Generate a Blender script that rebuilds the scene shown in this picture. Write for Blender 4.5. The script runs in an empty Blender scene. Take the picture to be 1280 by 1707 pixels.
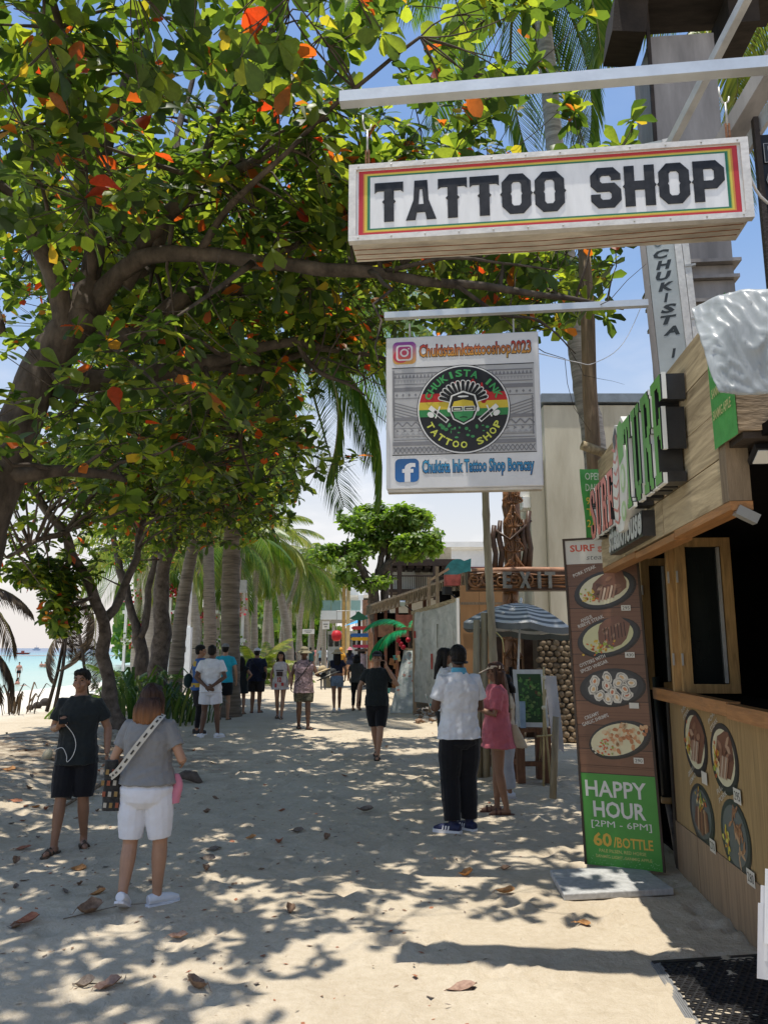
import bpy, bmesh, math, random
import mathutils.geometry
from mathutils import Vector, Matrix, noise
V = Vector
C = bpy.context.scene
COL = C.collection
R = random.Random(11)
PI = math.pi
rad = math.radians
# ---------------------------------------------------------------- camera, light, exposure
CAMH = 1.78
FPX = 1283.0
PITCH = rad(10.03)
cam_data = bpy.data.cameras.new('camera')
cam_data.sensor_fit = 'HORIZONTAL'
cam_data.sensor_width = 36.0
cam_data.lens = 36.0 * FPX / 1280.0
cam_data.clip_start = 0.05
cam_data.clip_end = 9000
cam = bpy.data.objects.new('camera', cam_data)
COL.objects.link(cam)
cam.location = (0, 0, CAMH)
cam.rotation_euler = (PI / 2 + PITCH, 0, 0)
C.camera = cam

SUN_DIR = V((-.065, -.10, 1.0)).normalized()          # towards the sun
SUN_EL = math.asin(SUN_DIR.z)
SUN_AZ = math.atan2(SUN_DIR.x, SUN_DIR.y)
sun_data = bpy.data.lights.new('sun', 'SUN')
sun_data.energy = 4.1
sun_data.angle = rad(.53)
sun_data.color = (1.0, .95, .85)
sun = bpy.data.objects.new('sun', sun_data)
COL.objects.link(sun)
sun.rotation_euler = SUN_DIR.to_track_quat('Z', 'Y').to_euler()
sun.location = (0, 0, 30)

world = bpy.data.worlds.new('World')
C.world = world
world.use_nodes = True
wn, wl = world.node_tree.nodes, world.node_tree.links
wn.clear()
w_out = wn.new('ShaderNodeOutputWorld')
w_bg = wn.new('ShaderNodeBackground')
w_bg.inputs['Strength'].default_value = .14
w_sky = wn.new('ShaderNodeTexSky')
w_sky.sky_type = 'NISHITA'
w_sky.sun_disc = False
w_sky.sun_elevation = SUN_EL
w_sky.sun_rotation = SUN_AZ
w_sky.air_density = 1.5
w_sky.dust_density = .5
w_sky.ozone_density = 3.5
w_tc = wn.new('ShaderNodeTexCoord')
w_map = wn.new('ShaderNodeMapping')
w_map.inputs['Scale'].default_value = (1.6, 1.6, 4.2)
w_map.inputs['Location'].default_value = (3.1, .4, .2)
w_n = wn.new('ShaderNodeTexNoise')
w_n.inputs['Scale'].default_value = 2.1
w_n.inputs['Detail'].default_value = 8
w_n.inputs['Roughness'].default_value = .56
w_r = wn.new('ShaderNodeValToRGB')
w_r.color_ramp.elements[0].position = .53
w_r.color_ramp.elements[0].color = (0, 0, 0, 1)
w_r.color_ramp.elements[1].position = .72
w_r.color_ramp.elements[1].color = (1, 1, 1, 1)
w_sep = wn.new('ShaderNodeSeparateXYZ')
w_mr = wn.new('ShaderNodeMapRange')                      # clouds gather low over the sea, thin out upwards
w_mr.inputs['From Min'].default_value = .02
w_mr.inputs['From Max'].default_value = .42
w_mr.inputs['To Min'].default_value = .8
w_mr.inputs['To Max'].default_value = .05
w_mul = wn.new('ShaderNodeMath'); w_mul.operation = 'MULTIPLY'
w_mix = wn.new('ShaderNodeMix'); w_mix.data_type = 'RGBA'
w_mix.inputs[7].default_value = (6.4, 6.2, 6.1, 1)
wl.new(w_tc.outputs['Generated'], w_map.inputs['Vector'])
wl.new(w_map.outputs['Vector'], w_n.inputs['Vector'])
wl.new(w_n.outputs['Fac'], w_r.inputs['Fac'])
wl.new(w_tc.outputs['Generated'], w_sep.inputs['Vector'])
wl.new(w_sep.outputs['Z'], w_mr.inputs['Value'])
wl.new(w_r.outputs['Color'], w_mul.inputs[0])
wl.new(w_mr.outputs['Result'], w_mul.inputs[1])
wl.new(w_mul.outputs['Value'], w_mix.inputs[0])
w_hz = wn.new('ShaderNodeMapRange'); w_hz.interpolation_type = 'SMOOTHSTEP'    # pale sea haze whitening the lowest sky
w_hz.inputs['From Min'].default_value = -.01
w_hz.inputs['From Max'].default_value = .50
w_hz.inputs['To Min'].default_value = .92
w_hz.inputs['To Max'].default_value = 0
w_mix2 = wn.new('ShaderNodeMix'); w_mix2.data_type = 'RGBA'
w_mix2.inputs[7].default_value = (4.75, 4.45, 4.35, 1)
wl.new(w_sep.outputs['Z'], w_hz.inputs['Value'])
wl.new(w_hz.outputs['Result'], w_mix2.inputs[0])
w_tint = wn.new('ShaderNodeMix'); w_tint.data_type = 'RGBA'; w_tint.blend_type = 'MULTIPLY'; w_tint.inputs[0].default_value = 1
w_tint.inputs[7].default_value = (.80, .82, .88, 1)
wl.new(w_sky.outputs['Color'], w_tint.inputs[6])
wl.new(w_tint.outputs[2], w_mix2.inputs[6])
wl.new(w_mix2.outputs[2], w_mix.inputs[6])
wl.new(w_mix.outputs[2], w_bg.inputs['Color'])
wl.new(w_bg.outputs['Background'], w_out.inputs['Surface'])

C.view_settings.view_transform = 'Standard'
C.view_settings.look = 'None'
C.view_settings.exposure = .45
C.view_settings.gamma = 1
C.view_settings.use_curve_mapping = False
C.render.engine = 'CYCLES'
C.cycles.max_bounces = 9
C.cycles.diffuse_bounces = 5
C.cycles.glossy_bounces = 3
C.cycles.transmission_bounces = 6
C.cycles.transparent_max_bounces = 8
C.cycles.use_denoising = True
C.cycles.caustics_reflective = False
C.cycles.caustics_refractive = False

# ---------------------------------------------------------------- unprojection (a pixel of the photo at a real distance)
_c, _s = math.cos(PITCH), math.sin(PITCH)
def ray(px, py):
    u, v = (px - 640) / FPX, (py - 853.5) / FPX
    return V((u, _c + v * _s, _s - v * _c))
def at(px, py, Y):
    r = ray(px, py)
    t = Y / r.y
    return V((r.x * t, Y, CAMH + r.z * t))
def gnd(px, py, z=0.0):
    r = ray(px, py)
    t = (z - CAMH) / r.z
    return V((r.x * t, r.y * t, z))
def proj(p):
    d = p - V((0, 0, CAMH))
    f = d.y * _c + d.z * _s
    if f < .05:
        return None
    up = -d.y * _s + d.z * _c
    return (640 + FPX * d.x / f, 853.5 - FPX * up / f, f)

# ---------------------------------------------------------------- colour and materials
def lin(c):
    return c / 12.92 if c <= .04045 else ((c + .055) / 1.055) ** 2.4
def rgb(r, g=None, b=None):
    if g is None:
        r, g, b = (r >> 16) & 255, (r >> 8) & 255, r & 255
    return (lin(r / 255), lin(g / 255), lin(b / 255))
MATS = {}
def mat(name, col=(.5, .5, .5), rough=.8, var=.18, scale=5, bump=.15, bscale=45, metal=0, spec=.3, col2=None, stretch=(1, 1, 1),
        attr=False, coat=0, dist=0, sheen=0):
    if name in MATS:
        return MATS[name]
    m = bpy.data.materials.new(name)
    m.use_nodes = True
    n, l = m.node_tree.nodes, m.node_tree.links
    b = n['Principled BSDF']
    b.inputs['Roughness'].default_value = rough
    b.inputs['Metallic'].default_value = metal
    b.inputs['Specular IOR Level'].default_value = spec
    b.inputs['Coat Weight'].default_value = coat
    if sheen:
        b.inputs['Sheen Weight'].default_value = sheen
    tc = n.new('ShaderNodeTexCoord')
    oi = n.new('ShaderNodeObjectInfo')
    mp = n.new('ShaderNodeMapping')
    mul = n.new('ShaderNodeMath'); mul.operation = 'MULTIPLY'; mul.inputs[1].default_value = 37.0
    l.new(oi.outputs['Random'], mul.inputs[0])
    l.new(mul.outputs[0], mp.inputs['Location'])
    mp.inputs['Scale'].default_value = stretch
    l.new(tc.outputs['Object'], mp.inputs['Vector'])
    ns = n.new('ShaderNodeTexNoise')
    ns.inputs['Scale'].default_value = scale
    ns.inputs['Detail'].default_value = 6
    ns.inputs['Roughness'].default_value = .62
    ns.inputs['Distortion'].default_value = dist
    l.new(mp.outputs[0], ns.inputs['Vector'])
    rp = n.new('ShaderNodeValToRGB')
    rp.color_ramp.elements[0].position = .3
    rp.color_ramp.elements[1].position = .72
    if attr:
        at_ = n.new('ShaderNodeAttribute'); at_.attribute_name = 'Col'
        rp.color_ramp.elements[0].color = (1 - var,) * 3 + (1,)
        rp.color_ramp.elements[1].color = (1, 1, 1, 1)
        mx = n.new('ShaderNodeMix'); mx.data_type = 'RGBA'; mx.blend_type = 'MULTIPLY'
        mx.inputs[0].default_value = 1
        l.new(at_.outputs['Color'], mx.inputs[6]); l.new(rp.outputs[0], mx.inputs[7])
        l.new(mx.outputs[2], b.inputs['Base Color'])
    else:
        c2 = col2 if col2 else tuple(min(1, x * (1 + var)) for x in col)
        rp.color_ramp.elements[0].color = tuple(x * (1 - var) for x in col) + (1,)
        rp.color_ramp.elements[1].color = tuple(c2) + (1,)
        l.new(rp.outputs[0], b.inputs['Base Color'])
    l.new(ns.outputs['Fac'], rp.inputs['Fac'])
    if bump:
        n2 = n.new('ShaderNodeTexNoise')
        n2.inputs['Scale'].default_value = bscale
        n2.inputs['Detail'].default_value = 4
        l.new(mp.outputs[0], n2.inputs['Vector'])
        bp = n.new('ShaderNodeBump')
        bp.inputs['Strength'].default_value = bump
        bp.inputs['Distance'].default_value = .02
        l.new(n2.outputs['Fac'], bp.inputs['Height'])
        l.new(bp.outputs[0], b.inputs['Normal'])
    MATS[name] = m
    return m
def leafmat(name, stops, trans=.42, rough=.42, spec=.35, tint=(1.0, 1.15, .35), gain=2.4):
    if name in MATS:
        return MATS[name]
    m = bpy.data.materials.new(name)
    m.use_nodes = True
    n, l = m.node_tree.nodes, m.node_tree.links
    b = n['Principled BSDF']
    b.inputs['Roughness'].default_value = rough
    b.inputs['Specular IOR Level'].default_value = spec
    g = n.new('ShaderNodeNewGeometry'); oi = n.new('ShaderNodeObjectInfo')
    ad = n.new('ShaderNodeMath'); ad.operation = 'ADD'
    fr = n.new('ShaderNodeMath'); fr.operation = 'FRACT'
    l.new(g.outputs['Random Per Island'], ad.inputs[0]); l.new(oi.outputs['Random'], ad.inputs[1]); l.new(ad.outputs[0], fr.inputs[0])
    rp = n.new('ShaderNodeValToRGB')
    els = rp.color_ramp.elements
    els[0].position, els[0].color = stops[0][0], tuple(stops[0][1]) + (1,)
    els[1].position, els[1].color = stops[-1][0], tuple(stops[-1][1]) + (1,)
    for p, c in stops[1:-1]:
        e = els.new(p); e.color = tuple(c) + (1,)
    l.new(fr.outputs[0], rp.inputs['Fac'])
    tc = n.new('ShaderNodeTexCoord'); ns = n.new('ShaderNodeTexNoise'); ns.inputs['Scale'].default_value = 9; ns.inputs['Detail'].default_value = 3
    l.new(tc.outputs['Object'], ns.inputs['Vector'])
    mr = n.new('ShaderNodeMapRange'); mr.inputs['To Min'].default_value = .65; mr.inputs['To Max'].default_value = 1.3
    l.new(ns.outputs['Fac'], mr.inputs['Value'])
    mm = n.new('ShaderNodeVectorMath'); mm.operation = 'SCALE'
    l.new(rp.outputs[0], mm.inputs[0]); l.new(mr.outputs[0], mm.inputs['Scale'])
    l.new(mm.outputs[0], b.inputs['Base Color'])
    tr = n.new('ShaderNodeBsdfTranslucent')
    tm = n.new('ShaderNodeVectorMath'); tm.operation = 'MULTIPLY'
    tm.inputs[1].default_value = tuple(gain * t for t in tint)
    l.new(mm.outputs[0], tm.inputs[0]); l.new(tm.outputs[0], tr.inputs['Color'])
    ms = n.new('ShaderNodeMixShader'); ms.inputs[0].default_value = trans
    l.new(b.outputs[0], ms.inputs[1]); l.new(tr.outputs[0], ms.inputs[2])
    l.new(ms.outputs[0], n['Material Output'].inputs['Surface'])
    MATS[name] = m
    return m

# ---------------------------------------------------------------- objects
def tag(o, label=None, cat=None, group=None, kind=None):
    if label: o['label'] = label
    if cat: o['category'] = cat
    if group: o['group'] = group
    if kind: o['kind'] = kind
    return o
XF = {}
def thing(name, label, cat, loc=(0, 0, 0), rz=0.0, group=None, scale=1.0):
    o = bpy.data.objects.new(name, None)
    COL.objects.link(o)
    o.empty_display_size = .2
    o.location = loc
    o.rotation_euler = (0, 0, rz)
    o.scale = (scale,) * 3
    XF[o.name] = Matrix.Translation(V(loc)) @ Matrix.Rotation(rz, 4, 'Z') @ Matrix.Scale(scale, 4)
    return tag(o, label, cat, group)
def link_mesh(name, me, parent=None):
    o = bpy.data.objects.new(name, me)
    COL.objects.link(o)
    if parent is not None:
        o.parent = parent
    return o
def inst(name, me, M, parent=None):
    o = link_mesh(name, me, parent)
    if parent is not None and parent.name in XF:
        M = XF[parent.name].inverted() @ M
    o.matrix_basis = M
    return o
def copy_tree(o, parent=None):
    c = o.copy()
    COL.objects.link(c)
    c.parent = parent
    for ch in [x for x in list(o.children)]:
        copy_tree(ch, c)
    return c

class MB:
    """collects shapes, then builds ONE mesh object"""
    def __init__(s):
        s.v, s.f, s.m, s.c = [], [], [], {}
        s.cur = 0
        s.col = None
    def add(s, vs, fs):
        k = len(s.v)
        s.v.extend(V(x) for x in vs)
        for f in fs:
            if s.col is not None:
                s.c[len(s.f)] = s.col
            s.f.append([i + k for i in f]); s.m.append(s.cur)
        return s
    def box(s, c, size, rot=None, jit=0):
        c = V(c); x, y, z = (q / 2 for q in size)
        vs = [V((a * x, b * y, d * z)) for a in (-1, 1) for b in (-1, 1) for d in (-1, 1)]
        if jit:
            vs = [q + V((R.uniform(-jit, jit), R.uniform(-jit, jit), R.uniform(-jit, jit))) for q in vs]
        if rot is not None:
            vs = [rot @ q for q in vs]
        return s.add([q + c for q in vs], [(0, 1, 3, 2), (4, 6, 7, 5), (0, 4, 5, 1), (2, 3, 7, 6), (0, 2, 6, 4), (1, 5, 7, 3)])
    def bar(s, a, b, w, h=None, up=V((0, 0, 1))):
        a, b = V(a), V(b); h = w if h is None else h
        d = (b - a); L = d.length; d.normalize()
        x = d.cross(up)
        if x.length < 1e-4: x = d.cross(V((0, 1, 0)))
        x.normalize(); z = x.cross(d)
        M = Matrix((x, d, z)).transposed()
        return s.box((a + b) / 2, (w, L, h), M)
    def tube(s, pts, rad_, n=8, cap=True, rough=0.0):
        pts = [V(p) for p in pts]
        if not hasattr(rad_, '__len__'): rad_ = [rad_] * len(pts)
        vs, fs = [], []
        d0 = (pts[1] - pts[0]).normalized()
        x = d0.orthogonal().normalized()
        for i, p in enumerate(pts):
            d = (pts[min(i + 1, len(pts) - 1)] - pts[max(i - 1, 0)])
            d = d.normalized() if d.length > 1e-9 else d0
            x = (x - d * x.dot(d))
            x = x.normalized() if x.length > 1e-6 else d.orthogonal().normalized()
            y = d.cross(x)
            for k in range(n):
                a = 2 * PI * k / n
                r = rad_[i]
                if rough: r *= 1 + rough * noise.noise(p * 3.1 + V((math.cos(a), math.sin(a), 0)) * 1.7)
                vs.append(p + (x * math.cos(a) + y * math.sin(a)) * r)
        for i in range(len(pts) - 1):
            for k in range(n):
                a, b = i * n + k, i * n + (k + 1) % n
                fs.append((a, b, b + n, a + n))
        if cap:
            fs.append(tuple(range(n - 1, -1, -1)))
            q = (len(pts) - 1) * n
            fs.append(tuple(q + k for k in range(n)))
        return s.add(vs, fs)
    def loft(s, rings, n=16, cap=True, e=1.0):
        """rings: (centre, rx, ry) in horizontal planes"""
        vs, fs = [], []
        for c, rx, ry in rings:
            c = V(c)
            for k in range(n):
                a = 2 * PI * k / n
                ca, sa = math.cos(a), math.sin(a)
                vs.append(c + V((rx * math.copysign(abs(ca) ** e, ca), ry * math.copysign(abs(sa) ** e, sa), 0)))
        for i in range(len(rings) - 1):
            for k in range(n):
                a, b = i * n + k, i * n + (k + 1) % n
                fs.append((a, b, b + n, a + n))
        if cap:
            fs.append(tuple(range(n - 1, -1, -1)))
            q = (len(rings) - 1) * n
            fs.append(tuple(q + k for k in range(n)))
        return s.add(vs, fs)
    def ell(s, c, r, rot=None, n=12, m=8):
        c = V(c); r = r if hasattr(r, '__len__') else (r, r, r)
        vs = [V((0, 0, r[2]))]
        for i in range(1, m):
            t = PI * i / m
            for k in range(n):
                a = 2 * PI * k / n
                vs.append(V((r[0] * math.sin(t) * math.cos(a), r[1] * math.sin(t) * math.sin(a), r[2] * math.cos(t))))
        vs.append(V((0, 0, -r[2])))
        fs = [(0, 1 + k, 1 + (k + 1) % n) for k in range(n)]
        for i in range(m - 2):
            for k in range(n):
                a, b = 1 + i * n + k, 1 + i * n + (k + 1) % n
                fs.append((a, a + n, b + n, b))
        q = 1 + (m - 2) * n
        fs += [(q + k, len(vs) - 1, q + (k + 1) % n) for k in range(n)]
        if rot is not None: vs = [rot @ x for x in vs]
        return s.add([x + c for x in vs], fs)
    def prism(s, poly, o, ax, ay, az, depth):
        """2-D polygon pushed out along az from its plane"""
        o, ax, ay, az = V(o), V(ax), V(ay), V(az)
        n = len(poly)
        front = [o + ax * p[0] + ay * p[1] + az * depth for p in poly]
        back = [o + ax * p[0] + ay * p[1] for p in poly]
        fs = [tuple(range(n)), tuple(range(2 * n - 1, n - 1, -1))]
        fs += [(k, n + k, n + (k + 1) % n, (k + 1) % n) for k in range(n)]
        return s.add(front + back, fs)
    def plate(s, outer, hole, o, ax, ay, az, depth):
        """prism with a hole"""
        o, ax, ay, az = V(o), V(ax), V(ay), V(az)
        P_ = list(outer) + list(hole); n, h = len(outer), len(hole)
        tr = mathutils.geometry.tessellate_polygon([[V((p[0], p[1], 0)) for p in outer], [V((p[0], p[1], 0)) for p in hole]])
        top = [o + ax * p[0] + ay * p[1] + az * depth for p in P_]; bot = [o + ax * p[0] + ay * p[1] for p in P_]
        fs = [tuple(t) for t in tr]
        m = len(P_)
        for a, k in ((0, n), (n, h)):
            fs += [(a + i, m + a + i, m + a + (i + 1) % k, a + (i + 1) % k) for i in range(k)]
        return s.add(top + bot, fs)
    def quad(s, a, b, c, d):
        return s.add([a, b, c, d], [(0, 1, 2, 3)])
    def grid(s, f, nu, nv):
        vs = [f(i / nu, j / nv) for j in range(nv + 1) for i in range(nu + 1)]
        fs = [(j * (nu + 1) + i, j * (nu + 1) + i + 1, (j + 1) * (nu + 1) + i + 1, (j + 1) * (nu + 1) + i) for j in range(nv) for i in range(nu)]
        return s.add(vs, fs)
    def mesh(s, name, mats=(), smooth=False, M=None):
        me = bpy.data.meshes.new(name)
        vs = [M @ q for q in s.v] if M is not None else s.v
        me.from_pydata([tuple(q) for q in vs], [], s.f)
        for m in (mats if isinstance(mats, (list, tuple)) else [mats]):
            me.materials.append(m)
        if len(me.materials) > 1:
            me.polygons.foreach_set('material_index', s.m)
        if s.c:
            a = me.color_attributes.new('Col', 'FLOAT_COLOR', 'CORNER')
            buf = []
            for i, f in enumerate(s.f):
                c = s.c.get(i, (1, 1, 1))
                if callable(c):
                    for vi in f: buf.extend(c(s.v[vi])); buf.append(1)
                else:
                    for _ in f: buf.extend(c); buf.append(1)
            a.data.foreach_set('color', buf)
        if smooth:
            me.polygons.foreach_set('use_smooth', [True] * len(s.f))
        me.validate()
        me.update()
        return me
    def build(s, name, mats, parent=None, smooth=False, world=False, label=None, kind=None):
        """world=True: the shapes were given in world coordinates"""
        M = XF[parent.name].inverted() if (world and parent is not None) else None
        o = link_mesh(name, s.mesh(name, mats, smooth, M), parent)
        if label: o['label'] = label
        if kind: o['kind'] = kind
        return o
def bez(a, b, c, n):
    return [a.lerp(b, t).lerp(b.lerp(c, t), t) for t in (i / n for i in range(n + 1))]
def smooth_path(pts, n=4):
    """Catmull-Rom through (point, radius) pairs"""
    P = [V(p) for p, r in pts]; Q = [r for p, r in pts]
    out, rr = [], []
    for i in range(len(P) - 1):
        p0, p1, p2, p3 = P[max(i - 1, 0)], P[i], P[i + 1], P[min(i + 2, len(P) - 1)]
        for k in range(n):
            t = k / n
            out.append(.5 * ((2 * p1) + (p2 - p0) * t + (2 * p0 - 5 * p1 + 4 * p2 - p3) * t * t + (3 * p1 - p0 - 3 * p2 + p3) * t ** 3))
            rr.append(Q[i] + (Q[i + 1] - Q[i]) * t)
    out.append(P[-1]); rr.append(Q[-1])
    return out, rr

# ---------------------------------------------------------------- flat print (posters, lettering): thin layered shapes with a colour each
_TXT = {}
def text_tris(s, bold=0.0, shear=0.0, res=2):
    k = (s, bold, shear)
    if k not in _TXT:
        cu = bpy.data.curves.new('text', 'FONT')
        cu.body = s; cu.size = 1; cu.offset = bold; cu.shear = shear; cu.resolution_u = res
        cu.fill_mode = 'FRONT' if hasattr(cu, 'fill_mode') else cu.fill_mode
        cu.dimensions = '2D'; cu.fill_mode = 'FRONT'
        ob = bpy.data.objects.new('text', cu)
        me = ob.to_mesh()
        vs = [(v.co.x, v.co.y) for v in me.vertices]
        fs = [tuple(p.vertices) for p in me.polygons]
        ob.to_mesh_clear()
        bpy.data.objects.remove(ob); bpy.data.curves.remove(cu)
        x0, x1 = min(v[0] for v in vs), max(v[0] for v in vs)
        y0, y1 = min(v[1] for v in vs), max(v[1] for v in vs)
        _TXT[k] = ([((x - x0) / (x1 - x0), (y - y0) / (y1 - y0)) for x, y in vs], fs)
    return _TXT[k]
class Print:
    """x right, y up in metres on a plane given by o, ax, ay; az points at the reader"""
    def __init__(s, o, ax, ay, az, step=.0011):
        s.o, s.ax, s.ay, s.az = V(o), V(ax), V(ay), V(az)
        s.mb = MB(); s.lay = 1; s.step = step
    def up(s): s.lay += 1; return s
    def pt(s, x, y): return s.o + s.ax * x + s.ay * y + s.az * (s.step * s.lay)
    def poly(s, pts, c):
        if callable(c):
            s.mb.col = c
        else:
            s.mb.col = c
        s.mb.add([s.pt(*p) for p in pts], [tuple(range(len(pts)))]); s.mb.col = None
        return s
    def rect(s, x0, y0, x1, y1, c): return s.poly([(x0, y0), (x1, y0), (x1, y1), (x0, y1)], c)
    def ell(s, x, y, rx, ry, c, n=24, rot=0.0, a0=0, a1=2 * PI, rag=0.0):
        ca, sa = math.cos(rot), math.sin(rot)
        P = []
        for k in range(n):
            a = a0 + (a1 - a0) * k / (n if a1 - a0 > 6.2 else n - 1)
            q = 1 + (R.uniform(-rag, rag) if rag else 0)
            X, Y = rx * q * math.cos(a), ry * q * math.sin(a)
            P.append((x + X * ca - Y * sa, y + X * sa + Y * ca))
        return s.poly(P, c)
    def line(s, pts, w, c):
        for (x0, y0), (x1, y1) in zip(pts, pts[1:]):
            d = math.hypot(x1 - x0, y1 - y0) or 1
            nx, ny = -(y1 - y0) / d * w / 2, (x1 - x0) / d * w / 2
            s.poly([(x0 - nx, y0 - ny), (x1 - nx, y1 - ny), (x1 + nx, y1 + ny), (x0 + nx, y0 + ny)], c)
        return s
    def text(s, t, x, y, w, h, c, bold=.0, shear=0, rot=0.0, grad=None):
        vs, fs = text_tris(t, bold, shear)
        ca, sa = math.cos(rot), math.sin(rot)
        P = [(x + a * w * ca - b * h * sa, y + a * w * sa + b * h * ca) for a, b in vs]
        if grad:
            o, ay = s.o, s.ay
            s.mb.col = lambda p: tuple(g0 + (g1 - g0) * max(0, min(1, ((p - o).dot(ay) - y) / h)) for g0, g1 in zip(grad[0], grad[1]))
        else:
            s.mb.col = c
        s.mb.add([s.pt(*p) for p in P], fs); s.mb.col = None
        return s
    def arc_text(s, t, cx, cy, r, a0, a1, h, c, bold=.02, inward=False):
        n = len(t)
        for i, ch in enumerate(t):
            if ch == ' ': continue
            a = a0 + (a1 - a0) * i / (n - 1)
            w = h * (.35 if ch == 'I' else .95)
            rot = a - PI / 2 if not inward else a + PI / 2
            rr = r
            x = cx + rr * math.cos(a) - math.cos(rot) * w / 2 + math.sin(rot) * h / 2
            y = cy + rr * math.sin(a) - math.sin(rot) * w / 2 - math.cos(rot) * h / 2
            s.text(ch, x, y, w, h, c, bold, 0, rot)
    def build(s, name, mats, parent, world=True):
        return s.mb.build(name, mats, parent, world=world)
PRINT_MAT = mat('printed_vinyl', attr=True, rough=.38, var=.10, scale=14, bump=.03, bscale=8, spec=.4)
PAPER_MAT = mat('printed_board', attr=True, rough=.6, var=.14, scale=9, bump=.02, bscale=8, spec=.3)
# ================================================================= SETTING
def sstep(a, b, x):
    t = max(0, min(1, (x - a) / (b - a)))
    return t * t * (3 - 2 * t)
def T(x, y):
    """height of the sand"""
    z = .035 * noise.noise(V((x * .35, y * .35, 0))) + .018 * noise.noise(V((x * 1.1, y * 1.1, 4)))
    z *= sstep(0, 3, abs(x) + y * .3)
    z += .26 * math.exp(-((x + 6.3) / 1.7) ** 2 - ((y - 13.5) / 4.5) ** 2)
    z += .22 * math.exp(-((x + 4.9) / .7) ** 2 - ((y - 8.5) / 2.5) ** 2)
    z -= 1.75 * sstep(-9, -38, x) + 6 * sstep(-38, -160, x)
    z -= .1 * sstep(24, 60, y) * (x < -9)
    return z
_RG = random.Random(5)
FOOT = []
for i in range(900):
    FOOT.append((_RG.uniform(-5.5, 2.4), _RG.uniform(2.6, 17), _RG.uniform(0, PI), _RG.uniform(.10, .15), _RG.uniform(.045, .07), _RG.uniform(.016, .038)))
from collections import defaultdict
_FG = defaultdict(list)
for f in FOOT:
    for i in range(-1, 2):
        for j in range(-1, 2):
            _FG[(int(f[0] // .4) + i, int(f[1] // .4) + j)].append(f)
def Tf(x, y):
    z = T(x, y)
    if -7 < x < 3 and 2.2 < y < 18:
        z += .010 * noise.noise(V((x * 3.6, y * 3.6, 9))) + .006 * noise.noise(V((x * 8, y * 8, 2)))
        for fx, fy, a, rl, rw, d in _FG.get((int(x // .4), int(y // .4)), ()):
            dx, dy = x - fx, y - fy
            u = (dx * math.cos(a) + dy * math.sin(a)) / rl
            w = (-dx * math.sin(a) + dy * math.cos(a)) / rw
            q = u * u + w * w
            if q < 4:
                z += -d * math.exp(-q * 1.6) + d * .45 * math.exp(-(math.sqrt(q) - 1.45) ** 2 * 7)
    return z
xs = [-3000, -900, -300, -160, -110, -80, -60] + [-50 + i * 1.0 for i in range(38)] + [-12 + i * .35 for i in range(16)] + \
     [-6.4 + i * .055 for i in range(170)] + [3.1, 3.6, 4.3, 5.5, 7.5, 10, 15, 25, 60, 200, 900, 3000]
ys = [-400, -60, -15, -4, 0, 1.2, 2.0] + [2.3 + i * .055 for i in range(200)] + [13.4 + i * .12 for i in range(40)] + \
     [18.4 + i * .4 for i in range(30)] + [31, 33, 35, 38, 41, 45, 50, 56, 63, 72, 85, 105, 140, 200, 300, 500, 900, 1800, 4000]
xs, ys = sorted(set(xs)), sorted(set(ys))
gm = MB()
gm.v = [V((x, y, Tf(x, y))) for y in ys for x in xs]
nx = len(xs)
gm.f = [(j * nx + i, j * nx + i + 1, (j + 1) * nx + i + 1, (j + 1) * nx + i) for j in range(len(ys) - 1) for i in range(nx - 1)]
gm.m = [0] * len(gm.f)

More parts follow.
